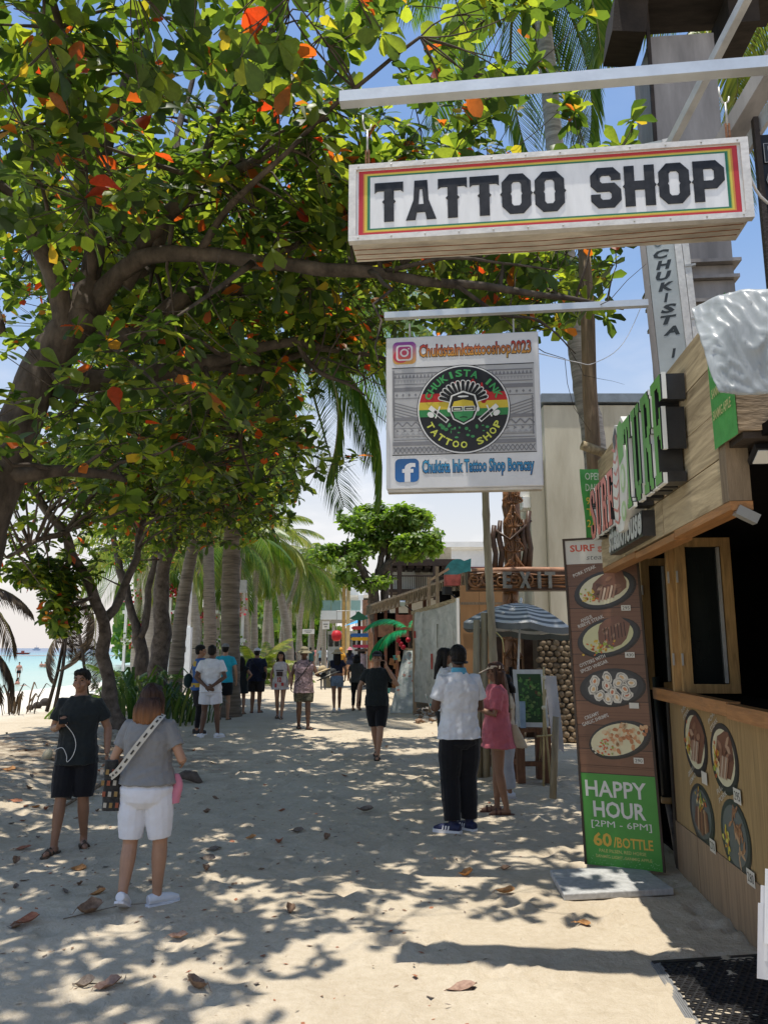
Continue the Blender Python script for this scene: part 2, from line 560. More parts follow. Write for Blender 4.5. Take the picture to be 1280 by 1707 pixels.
def sand_material():
    m = bpy.data.materials.new('coral_sand')
    m.use_nodes = True
    n, l = m.node_tree.nodes, m.node_tree.links
    b = n['Principled BSDF']; b.inputs['Roughness'].default_value = .95; b.inputs['Specular IOR Level'].default_value = .12
    tc = n.new('ShaderNodeTexCoord')
    def noi(s, d=5, r=.6):
        q = n.new('ShaderNodeTexNoise'); q.inputs['Scale'].default_value = s; q.inputs['Detail'].default_value = d; q.inputs['Roughness'].default_value = r
        l.new(tc.outputs['Object'], q.inputs['Vector']); return q
    def ramp(src, a, ca, b_, cb):
        q = n.new('ShaderNodeValToRGB'); e = q.color_ramp.elements
        e[0].position, e[0].color = a, tuple(ca) + (1,); e[1].position, e[1].color = b_, tuple(cb) + (1,)
        l.new(src, q.inputs['Fac']); return q
    def mul(a, b_, f=1, mode='MULTIPLY'):
        q = n.new('ShaderNodeMix'); q.data_type = 'RGBA'; q.blend_type = mode
        if hasattr(f, 'links'): l.new(f, q.inputs[0])
        else: q.inputs[0].default_value = f
        for s_, i in ((a, 6), (b_, 7)):
            if hasattr(s_, 'links'): l.new(s_, q.inputs[i])
            else: q.inputs[i].default_value = tuple(s_) + (1,)
        return q.outputs[2]
    c = ramp(noi(1.3, 6).outputs['Fac'], .3, (.55, .468, .358), .75, (.66, .578, .458)).outputs[0]
    c = mul(c, ramp(noi(22, 4).outputs['Fac'], .25, (.86, .84, .8), .7, (1, 1, 1)).outputs[0])
    c = mul(c, ramp(noi(260, 2).outputs['Fac'], .3, (.78, .76, .72), .7, (1.0, 1, 1)).outputs[0])
    # dry litter trodden into the sand: dark specks, thicker under the trees on the left
    vo = n.new('ShaderNodeTexVoronoi'); vo.inputs['Scale'].default_value = 17; vo.inputs['Randomness'].default_value = 1
    l.new(tc.outputs['Object'], vo.inputs['Vector'])
    sp = ramp(vo.outputs['Distance'], .06, (1, 1, 1), .10, (0, 0, 0)).outputs[0]
    pick = ramp(noi(5.5, 3).outputs['Fac'], .55, (0, 0, 0), .62, (1, 1, 1)).outputs[0]
    c = mul(c, (.20, .14, .09), mul(sp, pick), 'MIX')
    # the white beach towards the sea
    sx = n.new('ShaderNodeSeparateXYZ'); l.new(tc.outputs['Object'], sx.inputs[0])
    mr = n.new('ShaderNodeMapRange'); mr.inputs['From Min'].default_value = -9; mr.inputs['From Max'].default_value = -12
    l.new(sx.outputs['X'], mr.inputs['Value'])
    c = mul(c, (.74, .69, .60), mr.outputs[0], 'MIX')
    # humus round the tree roots, its dark tone also painting in the shade there
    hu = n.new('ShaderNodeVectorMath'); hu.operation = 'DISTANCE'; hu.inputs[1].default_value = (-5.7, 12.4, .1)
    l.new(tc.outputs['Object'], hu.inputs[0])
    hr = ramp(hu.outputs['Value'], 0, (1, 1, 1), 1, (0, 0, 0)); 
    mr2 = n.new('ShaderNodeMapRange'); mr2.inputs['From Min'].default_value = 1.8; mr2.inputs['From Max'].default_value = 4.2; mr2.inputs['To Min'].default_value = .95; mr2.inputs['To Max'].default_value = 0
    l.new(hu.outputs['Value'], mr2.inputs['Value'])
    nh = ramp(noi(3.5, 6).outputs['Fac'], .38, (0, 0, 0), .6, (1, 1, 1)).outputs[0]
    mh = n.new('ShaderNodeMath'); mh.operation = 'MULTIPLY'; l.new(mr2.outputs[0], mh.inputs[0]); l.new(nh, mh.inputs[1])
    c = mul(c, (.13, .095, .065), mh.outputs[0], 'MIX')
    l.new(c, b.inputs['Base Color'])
    b1 = n.new('ShaderNodeBump'); b1.inputs['Strength'].default_value = .6; b1.inputs['Distance'].default_value = .018
    l.new(noi(55, 6, .7).outputs['Fac'], b1.inputs['Height'])
    b2 = n.new('ShaderNodeBump'); b2.inputs['Strength'].default_value = .5; b2.inputs['Distance'].default_value = .05
    l.new(noi(9, 4, .55).outputs['Fac'], b2.inputs['Height']); l.new(b1.outputs[0], b2.inputs['Normal'])
    l.new(b2.outputs[0], b.inputs['Normal'])
    return m
SAND = sand_material()
go = gm.build('sand_ground', SAND, smooth=True)
tag(go, 'pale coral sand path running under the trees down to the white beach', kind='structure')

# sea
SEA_Z = -.86
def sea_material():
    m = bpy.data.materials.new('lagoon_water'); m.use_nodes = True
    n, l = m.node_tree.nodes, m.node_tree.links
    b = n['Principled BSDF']; b.inputs['Roughness'].default_value = .22; b.inputs['Specular IOR Level'].default_value = .35
    tc = n.new('ShaderNodeTexCoord'); sx = n.new('ShaderNodeSeparateXYZ'); l.new(tc.outputs['Object'], sx.inputs[0])
    nz = n.new('ShaderNodeTexNoise'); nz.inputs['Scale'].default_value = .06; nz.inputs['Detail'].default_value = 4
    l.new(tc.outputs['Object'], nz.inputs['Vector'])
    ma = n.new('ShaderNodeMath'); ma.operation = 'MULTIPLY_ADD'; ma.inputs[1].default_value = -26; l.new(nz.outputs['Fac'], ma.inputs[0]); l.new(sx.outputs['X'], ma.inputs[2])
    mr = n.new('ShaderNodeMapRange'); mr.inputs['From Min'].default_value = -35; mr.inputs['From Max'].default_value = -330
    l.new(ma.outputs[0], mr.inputs['Value'])
    rp = n.new('ShaderNodeValToRGB'); e = rp.color_ramp.elements
    e[0].position, e[0].color = 0, (.36, .48, .40, 1); e[1].position, e[1].color = 1, (.012, .085, .21, 1)
    for p, c in ((.10, (.20, .43, .40, 1)), (.26, (.08, .32, .36, 1)), (.55, (.03, .19, .30, 1))):
        q = e.new(p); q.color = c
    l.new(mr.outputs[0], rp.inputs['Fac']); l.new(rp.outputs[0], b.inputs['Base Color'])
    wv = n.new('ShaderNodeTexNoise'); wv.inputs['Scale'].default_value = 1.4; wv.inputs['Detail'].default_value = 4
    l.new(tc.outputs['Object'], wv.inputs['Vector'])
    bp = n.new('ShaderNodeBump'); bp.inputs['Strength'].default_value = .35; bp.inputs['Distance'].default_value = .12
    l.new(wv.outputs['Fac'], bp.inputs['Height']); l.new(bp.outputs[0], b.inputs['Normal'])
    return m
sm = MB(); sm.grid(lambda u, v: V((-6000 + 5984 * u, -400 + 8800 * v, SEA_Z)), 6, 6)
so = sm.build('sea', sea_material())
tag(so, 'turquoise sea turning deep blue towards the horizon', kind='structure')

# ================================================================= TIMBER, METAL, PLASTER
WOOD_PALE = mat('weathered_pale_timber', (.34, .25, .14), rough=.7, var=.45, scale=2.6, stretch=(5, .5, 5), col2=(.56, .44, .27), dist=1.6, bump=.1, bscale=10)
WOOD_ORANGE = mat('varnished_orange_timber', (.33, .155, .055), rough=.5, var=.35, scale=4, stretch=(5, .5, 5), dist=1, bump=.2, bscale=16, spec=.4)
WOOD_FRAME = mat('oiled_window_timber', (.37, .22, .085), rough=.5, var=.35, scale=5, stretch=(7, 7, .6), dist=1, bump=.2, bscale=16, spec=.4)
WOOD_PANEL = mat('printed_wood_panel', (.31, .21, .095), rough=.55, var=.28, scale=5, stretch=(9, 9, .35), dist=.6, bump=.08, bscale=20, spec=.3)
WOOD_DARK = mat('dark_stained_timber', (.035, .026, .02), rough=.7, var=.4, scale=6, bump=.3)
WOOD_GREY = mat('grey_driftwood', (.19, .145, .10), rough=.85, var=.35, scale=6, stretch=(4, 4, .6), bump=.5, bscale=20)
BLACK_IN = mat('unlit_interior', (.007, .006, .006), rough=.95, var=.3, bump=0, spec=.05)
GLASS_DK = mat('dusty_dark_glass', (.012, .014, .013), rough=.12, var=.5, scale=1.3, bump=0, spec=.5, stretch=(1, 1, .4))
STEEL = mat('galvanised_steel', (.42, .41, .39), rough=.5, var=.22, scale=7, bump=.06, metal=.35, spec=.45)
STEEL_BR = mat('aluminium_bar', (.62, .63, .62), rough=.38, var=.12, scale=4, bump=.04, metal=.55, spec=.5)
SHEET = mat('stained_sheet_metal', (.29, .265, .245), rough=.6, var=.25, scale=2.4, stretch=(2.5, 2.5, .5), bump=.1, bscale=6, metal=.15)
WHITE_PL = mat('white_painted_wall', (.74, .73, .70), rough=.8, var=.08, scale=2, bump=.05)
CREAM = mat('streaked_cream_wall', (.47, .42, .32), rough=.88, var=.2, scale=.9, stretch=(1.6, 1.6, .35), col2=(.60, .56, .45), bump=.12, bscale=12)
BLACKP = mat('black_plastic', (.012, .012, .013), rough=.45, var=.2, bump=.05)
RUST = mat('rusty_iron', (.22, .10, .05), rough=.8, var=.4, scale=20, bump=.3)
CONC = mat('worn_concrete', (.42, .40, .37), rough=.9, var=.2, scale=6, bump=.3)
# ================================================================= STEAKHOUSE ON THE RIGHT
ANG = rad(5.0)
SO = V((1.268, 0, 0))
sh = thing('steakhouse', 'wood fronted steakhouse with open folding windows and raised fascia lettering', 'building', SO, -ANG)
# local frame: x runs into the building, y runs away down the street, z up
ALONG = V((math.sin(ANG), math.cos(ANG), 0)); INTO = V((math.cos(ANG), -math.sin(ANG), 0)); UP = V((0, 0, 1))
def SW(d, s_, z): return SO + INTO * d + ALONG * s_ + UP * z
Y0, Y1, ZB, ZT = 3.54, 6.45, 2.44, 3.36
LZ = 1.40
# fascia boards
rows = [(ZB, 2.655), (2.662, 2.885), (2.892, 3.12), (3.127, ZT)]
joints = [[4.55, 5.6], [4.1, 5.15], [4.7, 5.9], [4.3, 5.35]]
for (za, zb), js in zip(rows, joints):
    ee = [Y0] + js + [Y1]
    for a, b in zip(ee, ee[1:]):
        q = MB(); q.box((.048 + R.uniform(-.004, .004), (a + b) / 2, (za + zb) / 2), (.09, b - a - .006, zb - za), jit=.002)
        q.build('plank', WOOD_PALE, sh)
q = MB()
q.box((.05, Y0 - .048, 2.66), (.10, .09, .44)); q.build('corner_post', mat('post_timber', (.21, .155, .10), var=.35, scale=5, stretch=(6, 6, .6), bump=.3), sh)
for k, (a, b) in enumerate(((Y0 - .09, 4.35), (4.36, 5.3), (5.31, Y1))):
    q = MB(); q.box((.054, (a + b) / 2, ZB - .022 - .012 * (k % 2)), (.10, b - a, .04)); q.build('soffit_board', WOOD_ORANGE, sh)
# upper box over the near window, its end grain towards the camera
q = MB(); q.box((.75, 3.40, 3.04), (1.5, .26, .64)); q.build('roof_beam', mat('end_grain_timber', (.25, .185, .12), var=.5, scale=4, stretch=(1.2, 1, 5), dist=2.5, bump=.4, bscale=14), sh)
q = MB(); q.box((.75, 3.40, 2.70), (1.46, .24, .03)); q.build('beam_soffit', WOOD_DARK, sh)
# roof slab and inner shell, dark inside
q = MB()
q.box((2.4, 5.35, 3.30), (4.3, 4.4, .06)); q.build('roof_slab', WOOD_DARK, sh)
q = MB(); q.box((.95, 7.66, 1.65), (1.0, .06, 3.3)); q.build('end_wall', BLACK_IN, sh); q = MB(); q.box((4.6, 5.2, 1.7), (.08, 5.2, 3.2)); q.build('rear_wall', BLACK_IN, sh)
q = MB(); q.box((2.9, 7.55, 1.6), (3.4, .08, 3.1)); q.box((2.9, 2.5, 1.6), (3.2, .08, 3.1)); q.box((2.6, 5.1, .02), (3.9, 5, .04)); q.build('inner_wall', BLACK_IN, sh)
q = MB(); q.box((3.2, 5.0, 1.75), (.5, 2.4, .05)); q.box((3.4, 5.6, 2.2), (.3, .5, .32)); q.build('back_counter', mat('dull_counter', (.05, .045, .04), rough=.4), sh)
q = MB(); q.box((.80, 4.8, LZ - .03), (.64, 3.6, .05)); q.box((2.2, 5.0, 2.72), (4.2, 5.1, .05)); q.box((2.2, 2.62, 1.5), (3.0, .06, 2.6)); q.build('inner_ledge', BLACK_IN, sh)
q = MB(); q.box((1.7, 3.62, 2.30), (2.9, .05, .03)); q.build('curtain_rail', WOOD_FRAME, sh)
# floodlight under the beam and clear lamp on the corner post
def flood(nm, d, s_, z, parent):
    f = MB(); f.cur = 0
    Rm = Matrix.Rotation(rad(-28), 3, 'X')
    f.box((d, s_, z), (.15, .11, .028), Rm); f.box((d, s_ + .03, z + .05), (.02, .03, .07))
    o = f.build(nm, BLACKP, parent)
    g = MB(); g.box(V((d, s_, z)) + Rm @ V((0, 0, -.017)), (.125, .085, .006), Rm)
    link_mesh('lens', g.mesh('lens', mat('frosted_lens', (.62, .62, .6), rough=.3, var=.05, bump=0)), o)
flood('floodlight', .16, 3.37, 2.635, sh)
q = MB(); q.box((.075, 3.46, 2.375), (.10, .05, .045), Matrix.Rotation(.5, 3, 'Y')); q.tube([(.07, 3.47, 2.39), (.06, 3.5, 2.42)], .012)
q.build('wall_lamp', mat('clear_dirty_plastic', (.20, .20, .19), rough=.15, spec=.6, bump=0), sh)
# ledge boards
for a, b, j in ((3.0, 4.86, 0), (4.865, 6.62, .012)):
    q = MB(); q.box((.43, (a + b) / 2, LZ + j), (.085, b - a, .09), jit=.003); q.build('ledge_board', WOOD_ORANGE, sh)
# folded window sashes standing across the opening
def sash(s_, d0, d1, zb, zt):
    w, t = .075, .05
    f = MB()
    f.box((d0 + w / 2, s_, (zb + zt) / 2), (w, t, zt - zb)); f.box((d1 - w / 2, s_, (zb + zt) / 2), (w, t, zt - zb))
    f.box(((d0 + d1) / 2, s_, zb + w * .45), (d1 - d0 - 2 * w, t * .96, w * .9)); f.box(((d0 + d1) / 2, s_, zt - w * .45), (d1 - d0 - 2 * w, t * .96, w * .9))
    o = f.build('window', WOOD_FRAME, sh)
    g = MB(); g.box(((d0 + d1) / 2, s_ + .006, (zb + zt) / 2), (d1 - d0 - 2 * w + .01, .008, zt - zb - 2 * w + .02))
    link_mesh('pane', g.mesh('pane', GLASS_DK), o)
    b = MB(); b.box((d1 - w - .018, s_ - .012, (zb + zt) / 2), (.018, .03, zt - zb - 2 * w)); b.box((d0 + .004, s_ - .03, zb + .25), (.012, .014, .09)); b.box((d0 + .004, s_ - .03, zt - .3), (.012, .014, .09))
    link_mesh('hinge', b.mesh('hinge', STEEL), o)
    return o
sash(6.00, .46, .875, LZ + .045, 2.62)
sash(6.06, .41, .80, LZ + .045, 2.62)
sash(7.40, .53, .83, LZ + .0, 2.62)
sash(7.46, .50, .80, LZ + .0, 2.62)
# counter front: printed panels, skirting planks
CD = .53
for (a, b, nm) in ((4.62, 6.66, 'counter_panel'),):
    q = MB(); q.box((CD + .012, (a + b) / 2, (.40 + 1.36) / 2), (.024, b - a, .96)); q.build(nm, WOOD_PANEL, sh)
q = MB(); q.box((CD + .015, 3.75, .68), (.024, 1.72, 1.34)); q.build('side_panel', mat('brown_menu_panel', (.07, .035, .022), rough=.5, var=.4, scale=4, stretch=(6, .5, 6)), sh)
ee = [3.0, 3.6, 4.25, 4.9, 5.5, 6.1, 6.66]
for a, b in zip(ee, ee[1:]):
    q = MB(); q.box((CD + .006 + R.uniform(-.003, .003), (a + b) / 2, .20), (.03, b - a - .004, .40)); q.build('skirting_plank', mat('skirting_timber', (.27, .19, .12), rough=.7, var=.25, scale=4, stretch=(8, 8, .5), bump=.15), sh)
q = MB(); q.box((CD + .03, 6.70, .7), (.08, .07, 1.36)); q.build('end_trim', WOOD_DARK, sh)
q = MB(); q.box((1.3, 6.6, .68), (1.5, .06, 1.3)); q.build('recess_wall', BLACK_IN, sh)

# ---- menu plates as flat print
def plate(P, x, y, rx, ry, kind, rot=0.0, rim=(.03, .03, .032)):
    rr = random.Random(int(x * 991 + y * 577) + kind)
    P.lay = 2
    P.ell(x + .006, y - .008, rx * 1.05, ry * 1.05, (.018, .014, .012), rot=rot, n=28)
    P.up().ell(x, y, rx, ry, rim, rot=rot, n=28)
    P.up().ell(x, y, rx * .84, ry * .84, ((.62, .58, .40), (.55, .53, .30), (.05, .05, .05), (.62, .58, .42), (.10, .11, .11), (.12, .13, .13))[kind], rot=rot, n=28)
    ca, sa = math.cos(rot), math.sin(rot)
    def loc(u, v): return x + u * rx * ca - v * ry * sa, y + u * rx * sa + v * ry * ca
    sc = min(rx, ry)
    def veg(cu, cv, su, sv, n, cols=((.55, .12, .03), (.62, .40, .04), (.30, .38, .05), (.66, .55, .30))):
        for k in range(n):
            P.lay = 6 + k % 4
            u, v = cu + rr.gauss(0, su), cv + rr.gauss(0, sv)
            X, Yy = loc(u, v); q = sc * rr.uniform(.05, .1)
            P.ell(X, Yy, q, q * rr.uniform(.5, 1), rr.choice(cols), n=6, rot=rr.uniform(0, 3), rag=.3)
    if kind in (0, 3):          # grilled meat slab
        P.lay = 5
        X, Yy = loc(.18, .12); P.ell(X, Yy, rx * .66, ry * .70, (.17, .075, .045), rot=rot + .2, n=14, rag=.14)
        for k in range(9):
            P.lay = 6 + k % 3
            u, v = rr.uniform(-.25, .6), rr.uniform(-.4, .55); X, Yy = loc(u, v)
            P.ell(X, Yy, sc * .22, sc * .10, rr.choice([(.24, .12, .07), (.11, .045, .03), (.42, .27, .18), (.30, .16, .10)]), n=9, rot=rr.uniform(-.5, .9), rag=.25)
        if kind == 0:
            for k in range(5):
                P.lay = 9; u = -.32 + k * .12
                X0, Q0 = loc(u, -.62); X1, Q1 = loc(u + .25, .05); P.line([(X0, Q0), (X1, Q1)], sc * .11, (.52, .40, .30) if k % 2 else (.34, .2, .13))
        veg(-.55, -.12, .12, .2, 36)
    if kind == 1:               # steak with grill marks
        P.lay = 5
        X, Yy = loc(.22, .16); P.ell(X, Yy, rx * .58, ry * .78, (.18, .08, .05), rot=rot + .5, n=14, rag=.12)
        for k in range(7):
            P.lay = 7; u = -.12 + k * .11
            X0, Q0 = loc(u, -.25); X1, Q1 = loc(u + .12, .52); P.line([(X0, Q0), (X1, Q1)], sc * .05, (.05, .022, .015))
        for k in range(6):
            P.lay = 6; u, v = rr.uniform(-.1, .5), rr.uniform(-.2, .6); X, Yy = loc(u, v)
            P.ell(X, Yy, sc * .2, sc * .08, (.30, .17, .11), n=8, rot=rr.uniform(0, 2), rag=.2)
        veg(-.32, -.42, .22, .15, 46)
    if kind == 2:               # oysters
        pts = [(-.52, .42), (-.08, .55), (.40, .48), (-.62, -.02), (-.15, .10), (.25, .18), (.66, .10), (-.45, -.42), (-.02, -.30), (.42, -.22), (.10, -.62), (-.20, -.66), (.45, -.55)]
        for k, (u, v) in enumerate(pts):
            X, Yy = loc(u * .95, v * .95); a = rr.uniform(0, 3)
            P.lay = 5 + k % 2 * 4
            P.ell(X, Yy, sc * .34, sc * .27, (.62, .58, .50), n=11, rot=a, rag=.12)
            P.up().ell(X, Yy, sc * .25, sc * .19, (.24, .22, .19), n=10, rot=a, rag=.12)
            P.up().ell(X, Yy, sc * .21, sc * .16, (.72, .66, .54), n=10, rot=a, rag=.12)
            P.up().ell(X, Yy, sc * .12, sc * .08, rr.choice([(.60, .24, .10), (.52, .16, .08), (.66, .42, .2)]), n=7, rot=a, rag=.3)
    if kind == 4:               # sliced meat with vegetables on top
        for k in range(9):
            P.lay = 5 + k % 3; u = -.55 + k * .14
            X0, Q0 = loc(u, -.75 + abs(u) * .5); X1, Q1 = loc(u * .8 + .05, .25 - abs(u) * .2); P.line([(X0, Q0), (X1, Q1)], sc * .17, rr.choice([(.22, .10, .05), (.13, .05, .03), (.40, .24, .14)]))
        veg(0, .45, .2, .2, 42)
    if kind == 5:               # pulled meat with corn beside it
        for k in range(30):
            P.lay = 5 + k % 4; u, v = rr.gauss(.25, .22), rr.gauss(.05, .32); X, Yy = loc(u, v)
            P.ell(X, Yy, sc * .2, sc * .055, rr.choice([(.40, .20, .10), (.26, .12, .06), (.52, .32, .18)]), n=7, rot=rr.uniform(0, 3), rag=.2)
        veg(-.55, -.25, .1, .2, 30, ((.62, .52, .06), (.66, .60, .12), (.5, .2, .04)))
    if kind == 3:
        pass
def shrimps(P, x, y, rx, ry, rot):
    rr = random.Random(3)
    P.lay = 2; P.ell(x + .006, y - .008, rx * 1.05, ry * 1.05, (.02, .016, .012), rot=rot, n=28)
    P.up().ell(x, y, rx, ry, (.03, .03, .03), rot=rot, n=28)
    P.up().ell(x - .012, y - .006, rx * .9, ry * .88, (.66, .60, .38), rot=rot, n=28)
    ca, sa = math.cos(rot), math.sin(rot)
    for k in range(60):
        P.lay = 5 + k % 5; u, v = rr.gauss(.15, .34), rr.gauss(.08, .34)
        X, Yy = x + u * rx * ca - v * ry * sa, y + u * rx * sa + v * ry * ca; q = min(rx, ry)
        P.ell(X, Yy, q * rr.uniform(.10, .2), q * .11, rr.choice([(.56, .26, .11), (.62, .38, .2), (.66, .5, .3), (.45, .18, .07)]), n=8, rot=rr.uniform(0, 3), rag=.2)
    for k in range(40):
        P.lay = 8 + k % 3; u, v = rr.gauss(-.55, .14), rr.gauss(-.18, .25)
        X, Yy = x + u * rx * ca - v * ry * sa, y + u * rx * sa + v * ry * ca; q = min(rx, ry)
        P.ell(X, Yy, q * .07, q * .06, rr.choice([(.62, .10, .04), (.55, .16, .05), (.30, .36, .06), (.66, .6, .45)]), n=6, rag=.3)
def price(P, x, y, w, h, t):
    P.lay = 12
    P.rect(x, y, x + w, y + h, (.62, .59, .52))
    if t: P.up().text(t, x + w * .12, y + h * .2, w * .76, h * .6, (.02, .018, .016), .0)
# the panel faces the street: reader's right is towards the camera (-ALONG)
P = Print(SW(CD, 6.66, .40), -ALONG, UP, -INTO)
plate(P, .64, .69, .27, .23, 0, 0); plate(P, 1.25, .66, .26, .22, 0, 0)
plate(P, .68, .19, .27, .205, 4, 0); plate(P, 1.36, .19, .26, .22, 5, 0, (.035, .04, .04))
price(P, .78, .42, .12, .085, ''); price(P, 1.42, .41, .13, .09, '295'); price(P, .86, -.02, .12, .085, '270'); price(P, 1.55, -.04, .13, .09, '280')
P.lay = 3
for (x, y, a, b) in ((.34, .84, 'RIBEYE', 'STEAK'), (.98, .82, 'PORK', 'STEAK'), (.40, .37, 'GRILLED', 'LIEMPO'), (1.06, .36, 'PULLED', 'PORK')):
    P.text(a, x + .02, y + .03, .20, .035, (.56, .53, .47), .01, rot=.5); P.text(b, x + .05, y - .02, .18, .035, (.56, .53, .47), .01, rot=.5)
P.build('menu_print', PRINT_MAT, sh)
P = Print(SW(CD, 4.61, .02), -ALONG, UP, -INTO)
P.text('PRIME', .25, 1.10, .40, .085, (.50, .46, .36), .01); P.text('STEAK', .45, .98, .36, .085, (.50, .46, .36), .01)
plate(P, .75, .68, .42, .24, 1, .2)
P.build('steak_print', PRINT_MAT, sh)

# ---- fascia lettering: boxed letters standing off the boards
LET = {
 'S': ["..XXXXXX..", ".XXXXXXXX.", "XXXX..XXXX", "XXX....XXX", "XXX....XXX", "XXX....XXX", "XXXX......", "XXXXX.....", ".XXXXX....", "..XXXXX...", "...XXXXX..", "....XXXXX.", ".....XXXXX", "......XXXX", "XXX....XXX", "XXX....XXX", "XXX....XXX", "XXXX..XXXX", ".XXXXXXXX.", "..XXXXXX.."],
 'U': ["XXXXX.XXXX", "XXXXX.XXXX", ".XXX...XX.", ".XXX...XX.", ".XXX...XX.", ".XXX...XX.", ".XXX...XX.", ".XXX...XX.", ".XXX...XX.", ".XXX...XX.", ".XXX...XX.", ".XXX...XX.", ".XXX...XX.", ".XXX...XX.", ".XXX...XX.", ".XXX...XX.", ".XXXX.XXX.", "..XXXXXX..", "..XXXXXX..", "...XXXX..."],
 'R': ["XXXXXXXX..", "XXXXXXXXX.", ".XXX..XXXX", ".XXX...XXX", ".XXX...XXX", ".XXX...XXX", ".XXX...XXX", ".XXX..XXXX", ".XXX..XXX.", ".XXXXXXX..", ".XXXXXXX..", ".XXX.XXXX.", ".XXX..XXX.", ".XXX..XXX.", ".XXX..XXX.", ".XXX..XXX.", ".XXX..XXX.", ".XXX..XXX.", "XXXXX.XXXX", "XXXXX..XXX"],
 'F': ["XXXXXXXXXX", "XXXXXXXXXX", ".XXX...XXX", ".XXX....XX", ".XXX....XX", ".XXX......", ".XXX...X..", ".XXX...X..", ".XXX..XX..", ".XXXXXXX..", ".XXXXXXX..", ".XXX..XX..", ".XXX...X..", ".XXX...X..", ".XXX......", ".XXX......", ".XXX......", ".XXX......", "XXXXXX....", "XXXXXX...."],
 'T': ["XXXXXXXXXX", "XXXXXXXXXX", "XXX.XX.XXX", "XX..XX..XX", "XX..XX..XX", "....XX....", "....XX....", "....XX....", "....XX....", "....XX....", "....XX....", "....XX....", "....XX....", "....XX....", "....XX....", "....XX....", "....XX....", "....XX....", "...XXXX...", "..XXXXXX.."]}
def bitmap(mb, rows, o, ax, ay, az, w, h, d0, d1):
    """solid letter from a bitmap, only outer faces"""
    nr, nc = len(rows), len(rows[0])
    on = lambda i, j: 0 <= j < nr and 0 <= i < nc and rows[j][i] == 'X'
    cw, ch = w / nc, h / nr
    pt = lambda i, j, d: o + ax * (i * cw) + ay * (h - j * ch) + az * d
    for j in range(nr):
        for i in range(nc):
            if not on(i, j): continue
            mb.cur = 0
            mb.add([pt(i, j + 1, d1), pt(i + 1, j + 1, d1), pt(i + 1, j, d1), pt(i, j, d1)], [(0, 1, 2, 3)])
            mb.cur = 1
            for (di, dj, a, b) in ((-1, 0, (i, j), (i, j + 1)), (1, 0, (i + 1, j + 1), (i + 1, j)), (0, -1, (i + 1, j), (i, j)), (0, 1, (i, j + 1), (i + 1, j + 1))):
                if not on(i + di, j + dj):
                    mb.add([pt(*a, d0), pt(*b, d0), pt(*b, d1), pt(*a, d1)], [(0, 1, 2, 3)])
    mb.cur = 0
L_GREEN = mat('green_letter_face', (.085, .27, .035), rough=.4, var=.12, bump=.02, spec=.4)
L_RED = mat('faded_red_letter_face', (.56, .17, .14), rough=.4, var=.2, bump=.02, spec=.4)
L_SIDE = mat('black_letter_return', (.02, .02, .021), rough=.35, var=.4, scale=12, bump=.05, spec=.5)
L_RIM = mat('white_letter_rim', (.72, .72, .68), rough=.45, var=.1, bump=.02)
def wallpt(x, z): return SW(0, 6.40 - x, z)       # x metres from the far end towards the camera
AX, AY, AZ = -ALONG, UP, -INTO
def letters(word, x, z, w, h, gap, m, d):
    for ch in word:
        q = MB(); bitmap(q, LET[ch], wallpt(x, z), AX, AY, AZ, w, h, .006, d)
        o = q.build('letter', [m, L_SIDE], sh, world=True)
        r = MB(); bitmap(r, LET[ch], wallpt(x - .008, z - .008), AX, AY, AZ, w + .016, h + .016, d - .03, d - .008)
        link_mesh('letter_rim', r.mesh('letter_rim', [L_RIM, L_RIM], M=XF[sh.name].inverted()), o)
        x += w + gap
letters('SURF', .06, 2.66, .205, .40, .035, L_RED, .10)
letters('TURF', 1.52, 2.655, .205, .575, .040, L_GREEN, .135)
# shrimp and bull emblem between the words
em = MB()
body = [(0, .02), (.10, -.06), (.24, -.06), (.36, .06), (.42, .24), (.42, .44), (.37, .56), (.40, .64), (.33, .70), (.24, .66), (.12, .70), (.04, .62), (.06, .52), (0, .40), (-.04, .22)]
em.prism(body, wallpt(1.06, 2.62), AX, AY, AZ, .11)
o = em.build('emblem', mat('emblem_board', (.60, .59, .55), rough=.45, var=.12, bump=.02), sh, world=True)
P = Print(wallpt(1.06, 2.62) + AZ * .11, AX, AY, AZ)
P.poly([(.20, .66), (.30, .68), (.39, .62), (.35, .55), (.36, .42), (.22, .38), (.19, .52)], (.12, .33, .06))
P.ell(.30, .28, .075, .10, (.34, .50, .22), n=16).up().ell(.30, .28, .045, .065, (.55, .60, .48), n=14); P.lay = 1
P.ell(.28, .06, .07, .07, (.34, .50, .22), n=14).up().ell(.28, .06, .04, .04, (.55, .60, .48), n=12); P.lay = 1
P.poly([(.04, .62), (.14, .68), (.20, .60), (.10, .50)], (.05, .045, .045))
for k in range(7):
    a0 = .55 - k * .085
    P.lay = 2 + k % 2
    P.line([(.01 + .03 * math.sin(k), a0), (.10, a0 - .035), (.17, a0)], .018, (.52, .16, .13))
P.line([(.16, .62), (.19, .4), (.17, .2), (.12, .0)], .02, (.52, .16, .13))
P.build('emblem_print', PRINT_MAT, sh)
q = MB()
for k, (px_, pz) in enumerate(((1.0, 2.55), (1.08, 2.48), (1.2, 2.5))):
    pass
q.prism([(0, 0), (.10, -.03), (.16, .10), (.14, .25), (.05, .28), (-.02, .14)], wallpt(.98, 2.60), AX, AY, AZ, .09)
q.build('emblem_tail', mat('tail_board', (.56, .46, .43), rough=.45, var=.2, bump=.02), sh, world=True)
